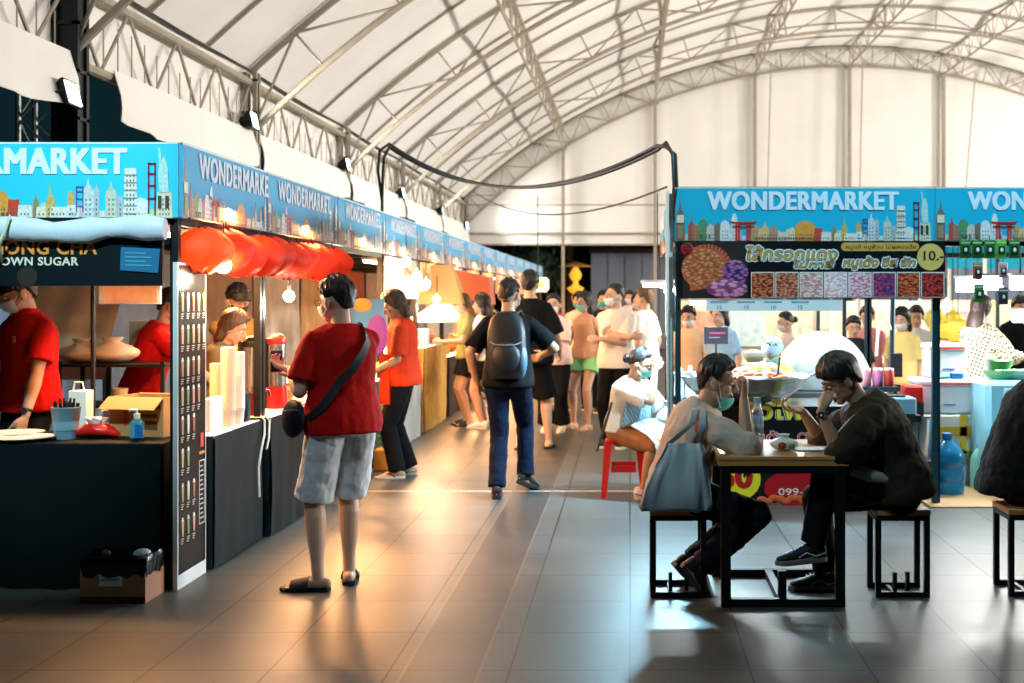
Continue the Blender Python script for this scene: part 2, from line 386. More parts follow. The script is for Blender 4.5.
    if hat:
        kb = MB(); hm2 = hat[1]; rows = []
        if hat[0] == 'cap':
            for i in range(9):
                e = rad(-4+92*i/8*1.0); rows.append([h(.088*math.cos(e)*math.cos(2*PI*j/24), -.010+.106*math.cos(e)*math.sin(2*PI*j/24), .035+.088*math.sin(e)) for j in range(24)])
            kb.rings(rows, hm2)
            bp = [(-.07,.075),(-.06,.12),(-.03,.15),(0,.16),(.03,.15),(.06,.12),(.07,.075)]
            kb.add([h(x_, y_, .045-abs(x_)*.2) for x_, y_ in bp]+[h(x_, y_, .039-abs(x_)*.2) for x_, y_ in bp], [list(range(7)), list(range(7,14))[::-1]]+[(i,i+7,(i+1)%7+7,(i+1)%7) for i in range(7)], hm2)
            kb.build('cap', root)
        else:
            for i in range(9):
                e = rad(-20+108*i/8); rr = 1+.03*math.sin(i*3)
                rows.append([h(.092*rr*math.cos(e)*math.cos(2*PI*j/24), -.018+.112*rr*math.cos(e)*math.sin(2*PI*j/24), .03+.105*math.sin(e)) for j in range(24)])
            kb.rings(rows, hm2); kb.build('hair_net', root)
    if glasses:
        g = MB(); gm = mat('glasses_wire', (.05,.05,.05), .3, .8)
        for q in (-1, 1):
            g.tube([h(q*.034+.022*math.cos(t*PI/8), .098, .0+.017*math.sin(t*PI/8)) for t in range(16)], .0018, gm, n=6, closed=True)
            g.tube([h(q*.056,.096,.008), h(q*.074,.06,.008), h(q*.080,-.01,.004)], .0018, gm, n=6)
        g.tube([h(-.012,.099,.004), h(.012,.099,.004)], .0018, gm, n=6); g.build('glasses', root)
    if mask:
        mm, low = mask if isinstance(mask, tuple) else (mask, 0); k = MB(); rows = []
        hh = h if not low else (lambda r, f, u: h(r, f-.006, u-.052))
        for i in range(11):
            e = rad(-74+74*i/10+6); row = []
            for j in range(17):
                az = rad(-72+144*j/16); p = 1+.06*math.exp(-(az/.35)**2)*(i/10)
                if low: p *= .93
                row.append((az, e, p))
            rows.append(row)
        vs, fs = [], []
        for off in (0, -.003):
            for row in rows:
                for az, e, p in row: vs.append(hh((.072*p+off)*math.cos(e)*math.sin(az), .016+(.094*p+off)*math.cos(e)*math.cos(az), -.028+(.080*p+off)*math.sin(e)))
        n1 = 11*17
        for i in range(10):
            for j in range(16):
                a_ = i*17+j; fs.append((a_, a_+1, a_+18, a_+17)); fs.append((a_+n1, a_+17+n1, a_+18+n1, a_+1+n1))
        rim = [i*17 for i in range(11)]+[170+j for j in range(1,17)]+[i*17+16 for i in range(9,-1,-1)]+[j for j in range(15,0,-1)]
        for q in range(len(rim)): a_, b_ = rim[q], rim[(q+1) % len(rim)]; fs.append((a_, a_+n1, b_+n1, b_))
        k.add(vs, fs, mm)
        for q in (-1, 1):
            k.tube([hh(q*.067,.04,-.028), h(q*.078,.01,.0), h(q*.086,-.02,.012), h(q*.086,-.032,-.012), h(q*.078,0,-.04), hh(q*.062,.045,-.075)], .0018, mat('ear_loop', (.8,.8,.8), .6), n=6)
        k.build('face_mask', root)
    # clothes
    def ssec(hem, loose, top=1.01):
        out = []
        for i, (t, a_, c_) in enumerate(SHIRT):
            if t < hem: continue
            out.append((t, a_, c_))
        if out[0][0] > hem:
            out = [(hem,)+SHIRT[0][1:]]+out if hem < .1 else [(hem, SHIRT[2][1], SHIRT[2][2])]+out
        ex = (.012+trousers.get('loose', 0)*.8) if trousers else 0
        return [(t, (a_*(.93 if fem and t > .5 else 1))*fa+loose+ex*smooth((.35-t)/.3), c_*fa+loose+ex*smooth((.35-t)/.3)) for t, a_, c_ in out if t <= top]
    if shirt:
        c = MB(); lo = shirt.get('loose', 0)
        c.rings([sect(t, a_, c_) for t, a_, c_ in ssec(shirt.get('hem', -.2), lo)])
        sl = shirt.get('sleeve', .6); sr = shirt.get('sr', .064)*s*f5+lo*.5
        if sl > 0:
            for S, E, Wr in ((SL, EL, WL), (SR, ER, WR)):
                c.ell(S, .060*s*f5+lo*.4); c.tube([bz(.95)-tw*.02, lerp(bz(.93), S+tw*.02, .5), S], [.062*s, .058*s*f5+lo*.3, .056*s*f5+lo*.4], n=14, rnd=True)
                if sl <= 1: pts = [lerp(S, shc, .35), S, lerp(S, E, sl*.5), lerp(S, E, sl)]; rr = [.058*s*f5+lo*.4, .062*s*f5+lo*.4, sr*.97, sr*1.0]
                else: pts = [lerp(S, shc, .35), S, lerp(S, E, .5), E, lerp(E, Wr, (sl-1)*.5), lerp(E, Wr, sl-1)]; rr = [.058*s*f5+lo*.4, .062*s*f5+lo*.4, sr*.95, sr*.88, sr*.78, sr*.66]
                c.tube(pts, rr, n=16)
                if sl > 1: c.ell(E, sr*.88)
        if shirt.get('collar'): c.tube([bz(1.0), bz(1.0)+tw*.035*s], [.07*s, .066*s], n=20)
        sh = remesh(shirt.get('name', 'shirt'), c, sv, shirt.get('sm', 9), disp=shirt.get('wr', .010), dscale=shirt.get('ws', .06), m=shirt['m'], parent=root)
        if shirt.get('l'): sh['label'] = shirt['l']
    if trousers:
        c = MB(); lo = trousers.get('loose', .0); ln = trousers.get('len', 2)
        c.rings([sect(t, a_*fa+.006+lo*.6, c_*fa+.006+lo*.6) for t, a_, c_ in [(-.19,.08,.08),(-.1,.15,.108),(.0,.167,.118),(.1,.163,.113)]])
        for Hj, K, A in ((HL, KL, AL), (HR_, KR, AR)):
            r0 = .097*s*fa**.7+lo
            if ln <= 1: c.tube([Hj+UP*.02, lerp(Hj,K,ln*.5), lerp(Hj,K,ln)], [r0, r0*.95, r0*.9+lo*.5], n=18, rnd=False)
            else:
                e = ln-1; r1 = trousers.get('r1', .062)*s
                A2 = lerp(K, A, e)
                c.tube([Hj+UP*.02, lerp(Hj,K,.5), K], [r0, .082*s*f5+lo, .070*s*f5+lo*.7], n=18, rnd=True)
                c.tube([K, lerp(K,A2,.3), lerp(K,A2,.7), A2], [.069*s*f5+lo*.7, .068*s*f5+lo*.6, lerp(.066*s, r1, .5)+lo*.5, r1+lo*.3], n=18)
                c.ell(K, .071*s*f5+lo*.7)
            c.ell(Hj, r0*.97)
        remesh(trousers.get('name', 'trousers'), c, sv, 3, disp=trousers.get('wr', .010), dscale=trousers.get('ws', .05), m=trousers['m'], parent=root)
    if shoes:
        kind, m1, m2 = shoes[0], shoes[1], shoes[2]
        for A, K, Fd, sg in ((AL, KL, FL, -1), (AR, KR, FR, 1)):
            sd = Fd.cross(UP).normalized(); fu = sd.cross(Fd); fu = fu if fu.z > 0 else -fu
            def q(f, l, u): return A+Fd*f*s+sd*l*s+fu*(u-.075)*s
            out = [(-.07,.010),(-.075,-.012),(-.06,-.033),(0,-.034),(.07,-.040),(.13,-.046),(.17,-.040),(.195,-.018),(.198,.006),(.18,.034),(.13,.044),(.06,.036),(0,.032),(-.06,.033)]
            so = MB(); hgt = .026 if kind == 'sneaker' else .022
            rows = [[q(f_*e_+.003, l_*e_, z_) for f_, l_ in out] for z_, e_ in ((0,.96),(.004,1.03),(hgt,1.03),(hgt+.002,.98))]
            so.rings(rows, m2); 
            if kind in ('sneaker', 'shoe'):
                so.build('shoe_sole', root); c = MB()
                def rg(f_, wv, z0, z1, k=14): return [q(f_, wv*math.cos(2*PI*j/k), (z0+z1)/2+(z1-z0)/2*math.sin(2*PI*j/k)) for j in range(k)]
                c.rings([rg(-.073,.018,.02,.08), rg(-.06,.034,.012,.105), rg(-.02,.040,.012,.112), rg(.02,.040,.012,.108), rg(.07,.042,.012,.088), rg(.12,.046,.012,.070), rg(.16,.042,.012,.060), rg(.188,.028,.014,.048), rg(.197,.012,.016,.04)])
                so_ = remesh('shoe', c, .006, 2, m=m1, parent=root)
                if len(shoes) > 3:
                    st = MB()
                    for e_ in (-1, 1): st.tube([q(-.06, e_*.036, .05), q(-.01, e_*.043, .04), q(.04, e_*.042, .062), q(.085, e_*.043, .04)], .004*s, shoes[3], n=6)
                    for z in range(4): st.tube([q(.045+z*.02, -.018, .102-z*.008), q(.045+z*.02, 0, .106-z*.008), q(.045+z*.02, .018, .102-z*.008)], .003*s, shoes[3], n=6)
                    st.build('shoe_stripe', so_)
            else:
                so.build('sandal_sole', root); c = MB()
                if kind == 'slide': c.rings([[q(f_+.0, .050*math.cos(t_*PI/10)*k_, .014+(.062-(f_-.06)*.22)*math.sin(t_*PI/10)*k_) for t_ in range(11)]+[q(f_, .043*math.cos(t_*PI/10)*k_, .014+(.054-(f_-.06)*.22)*math.sin(t_*PI/10)*k_) for t_ in range(10,-1,-1)] for f_, k_ in ((.045,1.0),(.08,1.03),(.13,1.03),(.145,1.0))], m1)
                else: c.tube([q(.02,-.036,.02), q(.07,-.03,.05), q(.13,0,.045), q(.07,.03,.05), q(.02,.036,.02)], .007*s, m1, n=8)
                c.build('sandal_strap', root)
    info = dict(root=root, P=P, N=N, SL=SL, SR=SR, EL=EL, ER=ER, WL=WL, WR=WR, KL=KL, KR=KR, AL=AL, AR=AR, h=h, bz=bz, sect=sect, cr=cra, cf=fo, rt=rt, fw=fw, hc=hc, s=s, hax=hax, shc=shc, HL=HL, HR=HR_)
    return info
# ------------------------------------------------------------------ the setting: floor, marquee, gable, far ground
def floor_material():
    m = bpy.data.materials.new('floor_pavers'); m.use_nodes = True; nt = m.node_tree; b = nt.nodes['Principled BSDF']
    N, L = nt.nodes, nt.links
    tc = N.new('ShaderNodeTexCoord'); sp = N.new('ShaderNodeSeparateXYZ'); L.new(tc.outputs['Object'], sp.inputs[0])
    def mth(op, a, b_=None):
        n = N.new('ShaderNodeMath'); n.operation = op
        for i, v in enumerate((a, b_)):
            if v is None: continue
            if isinstance(v, (int, float)): n.inputs[i].default_value = v
            else: L.new(v, n.inputs[i])
        return n.outputs[0]
    def joint(c, size, off, w):
        f = mth('FRACT', mth('DIVIDE', mth('ADD', c, off), size)); d = mth('MINIMUM', f, mth('SUBTRACT', 1.0, f))
        return mth('LESS_THAN', mth('MULTIPLY', d, size), w)
    jx = joint(sp.outputs[0], .515, 50*.515, .005); jy = joint(sp.outputs[1], .6, .13, .006)
    j = mth('MAXIMUM', jx, mth('MULTIPLY', jy, .8))
    cell = N.new('ShaderNodeCombineXYZ')
    L.new(mth('FLOOR', mth('DIVIDE', mth('ADD', sp.outputs[0], 50*.515), .515)), cell.inputs[0]); L.new(mth('FLOOR', mth('DIVIDE', mth('ADD', sp.outputs[1], .13), .6)), cell.inputs[1])
    wn = N.new('ShaderNodeTexWhiteNoise'); L.new(cell.outputs[0], wn.inputs['Vector'])
    no = N.new('ShaderNodeTexNoise'); no.inputs['Scale'].default_value = 1.7; no.inputs['Detail'].default_value = 6; L.new(tc.outputs['Object'], no.inputs['Vector'])
    # fine cross grain
    mp = N.new('ShaderNodeMapping'); mp.inputs['Scale'].default_value = (3, 34, 1); L.new(tc.outputs['Object'], mp.inputs[0])
    gr = N.new('ShaderNodeTexNoise'); gr.inputs['Scale'].default_value = 2; gr.inputs['Detail'].default_value = 5; L.new(mp.outputs[0], gr.inputs['Vector'])
    v = mth('ADD', mth('ADD', mth('MULTIPLY', wn.outputs['Value'], .18), mth('MULTIPLY', no.outputs['Fac'], .5)), mth('MULTIPLY', gr.outputs['Fac'], .35))
    cr = N.new('ShaderNodeValToRGB'); L.new(v, cr.inputs[0])
    cr.color_ramp.elements[0].position = .2; cr.color_ramp.elements[0].color = (.034, .042, .045, 1)
    cr.color_ramp.elements[1].position = .85; cr.color_ramp.elements[1].color = (.10, .107, .106, 1)
    # dark drain strip
    sx = mth('MULTIPLY', mth('GREATER_THAN', sp.outputs[0], -.967), mth('LESS_THAN', sp.outputs[0], -.643))
    m1 = N.new('ShaderNodeMix'); m1.data_type = 'RGBA'; L.new(mth('MULTIPLY', sx, .55), m1.inputs[0]); L.new(cr.outputs[0], m1.inputs[6]); m1.inputs[7].default_value = (.012, .014, .016, 1)
    se = mth('MAXIMUM', mth('LESS_THAN', mth('ABSOLUTE', mth('ADD', sp.outputs[0], .967)), .006), mth('LESS_THAN', mth('ABSOLUTE', mth('ADD', sp.outputs[0], .643)), .006))
    m2 = N.new('ShaderNodeMix'); m2.data_type = 'RGBA'; L.new(mth('MAXIMUM', j, se), m2.inputs[0]); L.new(m1.outputs[2], m2.inputs[6]); m2.inputs[7].default_value = (.006, .006, .006, 1)
    m3 = N.new('ShaderNodeMix'); m3.data_type = 'RGBA'
    L.new(mth('LESS_THAN', mth('ABSOLUTE', mth('SUBTRACT', sp.outputs[1], 10.14)), .03), m3.inputs[0]); L.new(m2.outputs[2], m3.inputs[6]); m3.inputs[7].default_value = (.40, .38, .34, 1)
    m4 = N.new('ShaderNodeMix'); m4.data_type = 'RGBA'; L.new(se, m4.inputs[0]); L.new(m3.outputs[2], m4.inputs[6]); m4.inputs[7].default_value = (.11, .098, .085, 1)
    L.new(m4.outputs[2], b.inputs['Base Color'])
    L.new(mth('ADD', mth('MULTIPLY', no.outputs['Fac'], .22), .30), b.inputs['Roughness'])
    bp = N.new('ShaderNodeBump'); bp.inputs['Strength'].default_value = .25; bp.inputs['Distance'].default_value = .004
    L.new(mth('SUBTRACT', mth('MULTIPLY', gr.outputs['Fac'], .5), mth('MAXIMUM', j, se)), bp.inputs['Height']); L.new(bp.outputs['Normal'], b.inputs['Normal'])
    b.inputs['Specular IOR Level'].default_value = .28
    return m
f = MB(); f.b2((-14, -3, -.12), (24, 60, 0), floor_material()); tag(f.build('floor', smooth=False), kind='structure')

STEEL = cm(158, 148, 130, .6, .1, var=.25, vscale=8); DSTEEL = cm(28, 30, 32, .5, .4); GALV = cm(150, 160, 160, .4, .6)
def membrane_mat():
    m = mat('marquee_canvas', (.82, .785, .73), .85, var=.10, vscale=.9, bump=.25, bscale=3)
    return m
CANVAS = membrane_mat()
AX, RL, RU, ZC = 6.3, 15.6, 16.15, -7.38
ARCH_Y = [10.4+4.98*k for k in range(-1, 6)]
def arcp(R_, x, Y): return V((x, Y, ZC+math.sqrt(max(0, R_*R_-(x-AX)**2))))
def arc_angles(R_, n): 
    a = math.asin(11.03/R_); return [-a+2*a*i/n for i in range(n+1)]
def apt(R_, a, Y): return V((AX+R_*math.sin(a), Y, ZC+R_*math.cos(a)))
mb = MB(); rows = []; nb = 8; Ys = []
for i in range(len(ARCH_Y)-1):
    for k in range(nb): Ys.append((ARCH_Y[i]+(ARCH_Y[i+1]-ARCH_Y[i])*k/nb, math.sin(PI*k/nb)))
Ys.append((ARCH_Y[-1], 0)); Ys = [(ARCH_Y[0]-.3, .1)]+Ys
vs = [apt(RU+.06-.07*sg, a, y) for y, sg in Ys for a in arc_angles(RU, 60)]
vs2 = [apt(RU+.075-.07*sg, a, y) for y, sg in Ys for a in arc_angles(RU, 60)]
n1 = len(vs); fs = []
for i in range(len(Ys)-1):
    for j in range(60): a = i*61+j; fs.append((a, a+61, a+62, a+1)); fs.append((a+n1, a+1+n1, a+62+n1, a+61+n1))
mb.add(vs+vs2, fs, CANVAS); tag(mb.build('ceiling'), kind='structure')
ordn = ['first', 'second', 'third', 'fourth', 'fifth', 'sixth', 'seventh', 'eighth', 'ninth', 'tenth', 'eleventh', 'twelfth', 'thirteenth', 'fourteenth', 'fifteenth', 'sixteenth']
# canvas rafters (two thin bows between every two arch trusses)
k = 0
for i in range(len(ARCH_Y)-1):
    for t in (1/3, 2/3):
        y = ARCH_Y[i]+4.98*t; b = MB(); b.tube([apt(RU-.03, a, y) for a in arc_angles(RU, 60)], .022, STEEL, n=6)
        o = b.build('roof_bow'); tag(o, 'thin curved steel bow under the canvas, %s of the bows counted from the camera end' % (ordn[k] if k < 16 else 'last'), 'roof bow', 'thin bows under the marquee canvas'); k += 1
# arch trusses
for i, y in enumerate(ARCH_Y):
    e = empty('arch_truss', (AX, y, 0), '', 'truss', 'arch trusses of the marquee')
    tag(e, 'curved lattice arch truss spanning the marquee, %s arch %s' % (('last', 'against the white end wall') if i == 6 else (ordn[i], 'from the camera end')))
    b = MB(); b.tube([apt(RU, a, y) for a in arc_angles(RU, 60)], .04, STEEL, n=8); b.build('upper_chord', e)
    b = MB(); b.tube([apt(RL, a, y) for a in arc_angles(RL, 60)], .04, STEEL, n=8); b.build('lower_chord', e)
    b = MB(); n = 38 if i == 6 else 20; A = arc_angles(RL, n)
    for q in range(n):
        b.cyl(apt(RL, A[q], y), apt(RU, A[q], y), .018, STEEL, 6)
        b.cyl(apt(RL, A[q+(q % 2)], y), apt(RU, A[q+1-(q % 2)], y), .018, STEEL, 6)
    b.build('lattice_web', e)
# longitudinal trusses
for i, x in enumerate([-1.92, .72, 3.58, 6.3, 9.0, 11.8, 14.5]):
    e = empty('ridge_truss', (x, 17.9, 0), 'straight lattice truss running lengthwise under the canvas, %s from the left' % ordn[i], 'truss', 'lengthwise trusses of the marquee')
    b = MB(); u = arcp(RU, x, 0).z-.02; l = arcp(RL, x, 0).z+.02
    b.cyl((x, ARCH_Y[0], u), (x, ARCH_Y[-1], u), .028, STEEL, 8); b.cyl((x, ARCH_Y[0], l), (x, ARCH_Y[-1], l), .028, STEEL, 8); b.build('chord', e)
    b = MB(); n = 56
    for q in range(n):
        y0 = ARCH_Y[0]+(ARCH_Y[-1]-ARCH_Y[0])*q/n; y1 = ARCH_Y[0]+(ARCH_Y[-1]-ARCH_Y[0])*(q+1)/n
        b.cyl((x, y0, l if q % 2 else u), (x, y1, u if q % 2 else l), .013, STEEL, 5)
        if q % 2: b.cyl((x, y0, l), (x, y0, u), .013, STEEL, 5)
    b.build('lattice_web', e)
# eave truss with columns and canvas valance, on both long sides
for sx, side in ((-4.73, 'left'), (17.33, 'right')):
    e = empty('eave_truss', (sx, 17.9, 0), 'long lattice eave truss along the %s edge of the marquee, vertical rods between its chords' % side, 'truss')
    b = MB()
    b.cyl((sx, 5.3, 4.27), (sx, 35.3, 4.27), .045, STEEL, 8); b.cyl((sx, 5.3, 3.6), (sx, 35.3, 3.6), .045, STEEL, 8); b.build('chord', e)
    b = MB(); y = 5.4; q = 0
    while y < 35:
        b.cyl((sx, y, 3.6 if q % 2 else 4.27), (sx, y+.62, 4.27 if q % 2 else 3.6), .018, STEEL, 6); y += .62; q += 1
    if side == 'left':
        y = 5.4; q = 0
        while y < 35: 
            b.cyl((sx+.03, y, 3.6), (sx+.03, y, 4.0+.06*math.sin(q*7)), .007, STEEL, 5); y += .31; q += 1
    b.build('lattice_web', e)
    for i, y in enumerate(ARCH_Y):
        c = MB(); r = .085 if i == 1 and side == 'left' else .06; m = DSTEEL if i == 1 else STEEL
        for dx in (-r, r): 
            for dy in (-r, r): c.box((sx+dx, y+dy, 2.2), (.05, .05, 4.4), m)
        for z in [.3+.4*t for t in range(11)]: c.box((sx, y, z), (2*r+.05, 2*r+.05, .03), m)
        if i == 1: c.box((sx, y, 2.2), (2*r, 2*r, 4.4), m)
        o = c.build('marquee_column', smooth=False); tag(o, ('black' if i == 1 else 'grey')+' steel marquee column on the %s side, %s from the camera end' % (side, ordn[i]), 'column', 'marquee columns on the %s side' % side)
    for i in range(len(ARCH_Y)-1):
        y0, y1 = ARCH_Y[i]+(.75 if i == 1 else .12), ARCH_Y[i+1]-.12; b = MB(); vs = []; nn = 24
        for q in range(nn+1):
            t = q/nn; y = y0+(y1-y0)*t; zb = 3.22-.12*math.sin(PI*t)-.03*math.sin(9*t+i)
            for r_ in range(5): vs.append(V((sx+.05+.04*math.sin(q*1.3+r_)*r_/4+(.1*r_/4), y, 3.66+(zb-3.66)*r_/4)))
        n1 = len(vs); fs = []
        for q in range(nn):
            for r_ in range(4): a = q*5+r_; fs.append((a, a+1, a+6, a+5)); fs.append((a+n1, a+5+n1, a+6+n1, a+1+n1))
        b.add(vs+[v-V((.008,0,0)) for v in vs], fs, CANVAS)
        tag(b.build('canvas_valance'), 'cream canvas valance hanging under the %s eave truss, %s bay from the camera end' % (side, ordn[i]), 'valance', 'canvas valances on the %s side' % side)
for sx, side in ((-4.86, 'left'), (17.46, 'right')):
    b = MB(); b.b2((sx, ARCH_Y[0], 3.6), (sx+.01, 35.4, 4.55), CANVAS); tag(b.build('wall_'+side, smooth=False), kind='structure')
# gable end
b = MB(); y = 35.42; vs = []
A = arc_angles(RU, 60)
for a in A: p = apt(RU+.05, a, y); vs.append(p)
bot = [V((p.x, y, 3.1)) for p in vs]
n = len(vs); b.add(vs+bot, [(i, n+i, n+i+1, i+1) for i in range(n-1)], CANVAS); b.add([v+V((0,.02,0)) for v in vs+bot], [(i, i+1, n+i+1, n+i) for i in range(n-1)], CANVAS)
tag(b.build('wall_back'), kind='structure')
for i, x in enumerate([-1.92, .72, 3.58, 6.3, 9.0, 11.8, 14.5]):
    b = MB(); t = arcp(RL, x, 0).z; b.box((x, 35.3, t/2), (.09, .09, t), STEEL); b.box((x, 35.3, 3.1), (.14, .14, .05), STEEL); b.box((x, 35.3, t-.03), (.2, .14, .05), STEEL)
    tag(b.build('gable_post', smooth=False), 'slim vertical steel post against the white end wall, %s from the left' % ordn[i], 'post', 'posts of the end wall')
for z, r in ((4.24, .02), (3.42, .035), (3.1, .03)):
    b = MB(); b.cyl((-4.7, 35.25, z), (17.3, 35.25, z), r, STEEL, 8); tag(b.build('gable_rail'), {4.24: 'thin upper', 3.42: 'thicker middle', 3.1: 'bottom hem'}[z]+' horizontal rail across the white end wall', 'rail', 'rails of the end wall')
for x0, z0, x1, z1, nm in ((4.0, 8.2, 3.78, 3.1, 'left'), (6.6, 8.3, 6.42, 3.1, 'middle'), (9.8, 8.0, 9.15, 3.1, 'right')):
    b = MB(); b.tube([(x0, 34.9, z0), (x1, 34.9, 0)], .018, STEEL, n=6); tag(b.build('guy_wire'), 'thin slanting guy wire in front of the white end wall, %s one' % nm, 'wire', 'guy wires at the end wall')
# beyond the marquee
b = MB(); gm = cm(128, 140, 158, .7, var=.08, vscale=.6); b.b2((-1.2, 38, 0), (20, 38.3, 3.02), gm)
for q in range(40): b.b2((-1.2+q*.53, 37.97, .05), (-1.12+q*.53, 38, 3.0), gm)
b.b2((-1.25, 37.9, 2.95), (20, 38.3, 3.1), cm(60, 50, 48)); tag(b.build('container_wall', smooth=False), 'grey blue corrugated wall standing beyond the marquee end wall', 'wall')
b = MB(); b.b2((-7, 39, 3.25), (2, 46, 3.42), cm(120, 92, 80)); b.b2((-7, 39, 0), (-6.8, 46, 3.3), cm(60, 50, 45)); b.b2((-2, 39, 0), (-1.8, 39.2, 3.3), cm(120, 100, 90)); b.b2((-7,45.8,0),(2,46,3.3),cm(14,22,22))
tag(b.build('entrance_canopy', smooth=False), 'dark open building with a pinkish flat canopy beyond the end wall', 'building')
def foliage(name, c, rd, n, label, m):
    b = MB()
    for q in range(n):
        th, ph = R.uniform(0, 2*PI), math.acos(R.uniform(-1, 1)); r = R.uniform(.75, 1.05)
        p = V((c[0]+rd[0]*r*math.sin(ph)*math.cos(th), c[1]+rd[1]*r*math.sin(ph)*math.sin(th), c[2]+rd[2]*r*math.cos(ph)))
        d = V((R.gauss(0,1), R.gauss(0,1), R.gauss(0,1))).normalized(); x, y, z = frame(d); s_ = R.uniform(.10, .2)
        b.add([p-x*s_*.35, p+y*s_*-.9, p+x*s_*.35, p+y*s_*.9], [(0,1,2,3)], m)
    b.ell(c, (rd[0]*.8, rd[1]*.8, rd[2]*.8), m); return b
e = empty('tree', (-3.2, 37.3, 0), 'dark leafy tree in the unlit gap beyond the end wall', 'tree')
foliage('', (-3.2, 37.3, 2.4), (1.3, 1.0, 1.1), 500, '', cm(18, 42, 28)).build('foliage', e)
b = MB(); b.tube([(-3.2,37.3,0),(-3.15,37.3,1.6)], [.12,.09], cm(50,38,28)); b.build('trunk', e)
e = empty('glow_painted_statue', (-1.62, 36.6, 0), 'golden tiered statue, lamplight put in as glow, under a small parasol beyond the end wall', 'ornament')
b = MB(); ym = cm(240, 170, 50, .5, emit=1.0); b.lathe([(.05,1.45),(.10,1.5),(.12,1.62),(.06,1.68),(.20,1.78),(.26,1.86),(.10,1.95),(.07,2.05),(.15,2.15),(.19,2.25),(.13,2.38),(.05,2.5)], (-1.62,36.6,0), ym); b.build('figure', e)  # emission stands in for the light falling on the statue
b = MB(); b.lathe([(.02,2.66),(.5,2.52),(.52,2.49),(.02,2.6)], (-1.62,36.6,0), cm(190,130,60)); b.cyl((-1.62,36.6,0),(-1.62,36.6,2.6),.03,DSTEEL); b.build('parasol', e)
e = empty('lightbox_sign', (-2.24, 28, 2.0), 'small glowing white lightbox with yellow print, right of the tall man in black', 'sign')
b = MB(); b.box((-2.1,28,1.88),(.5,.1,.32), cm(255,246,205,.5,emit=1.6), bev=.05, seg=3); b.build('box', e)
b = MB(); b.box((-2.1,27.93,1.88),(.28,.02,.12), cm(250,215,90,.5,emit=1.2), bev=.01); b.build('print', e)
b = MB(); b.cyl((-2.1,28,2.04),(-2.1,28,3.9),.012,DSTEEL,6); b.build('hanger', e)

# black cables slung across the aisle
def sag(p, q, d, n=24):
    p, q = V(p), V(q); return [lerp(p, q, i/n)-V((0,0,4*d*(i/n)*(1-i/n))) for i in range(n+1)]
cb = cm(16, 18, 18, .5); e = empty('power_cable', (-2.45, 12.3, 2.4), 'thick black power cable looping across the aisle from the left banners to the right stall', 'cable')
for k, dz in enumerate((0, .035)):
    b = MB(); pts = [(-2.47, 12.26, 2.2), (-2.47, 12.26, 2.55), (-2.50+k*.05, 12.2, 2.85), (-2.47+k*.04, 12.15, 3.05-dz*2), (-2.36, 12.05, 3.10-dz)] + sag((-2.36, 12.05, 3.10-dz), (.22, 9.7, 2.76+dz), .36)[1:] + [(.28, 9.55, 2.80-dz), (.33+.02*k, 9.5, 2.70), (.34+.02*k, 9.46, 2.45), (.33, 9.46, 2.2)]
    b.tube(pts, .015, cb, n=8); b.build('strand', e)
b = MB(); b.tube(sag((-2.6, 20.3, 3.35), (.34, 11.4, 2.62), .32), .010, cb, n=6); tag(b.build('thin_cable'), 'thin black cable hanging lower and farther back across the aisle', 'cable')
# floodlights on the columns
FLOOD = []
def floodlight(p, tgt, label, power, col=(.72,.97,1.0), es=14, spot=125, soft=.1):
    p = V(p); d = (V(tgt)-p).normalized(); x, y, z = frame(d); e = empty('floodlight', p, label, 'floodlight', 'floodlights on the marquee columns')
    T = M((x, y, d)).transposed().to_4x4(); T.translation = p
    b = MB(); b.T = T
    b.rings([[V((a*.15*k, c*.11*k, zz)) for a, c in ((-1,-1),(1,-1),(1,1),(-1,1))] for zz, k in ((-.10,.55),(0,1),(.02,1))], DSTEEL)
    for q in range(6): b.box((-.08+.032*q, 0, -.12), (.006, .12, .05), DSTEEL)
    hs = b.build('housing', e, smooth=False)
    b = MB(); b.T = T; b.box((0,0,.024), (.26,.18,.006), mat('flood_glass', (.8,1,1), .3, emit=es, ecol=(.72,.95,1))); b.build('lens', hs)
    b = MB(); b.T = T; b.tube([(-.17,0,0),(-.17,0,-.15),(.17,0,-.15),(.17,0,0)], .012, DSTEEL, n=6); b.build('bracket', e)
    lamp('SPOT', p+d*.06, power, col, soft, p+d, spot=spot, blend=.8)
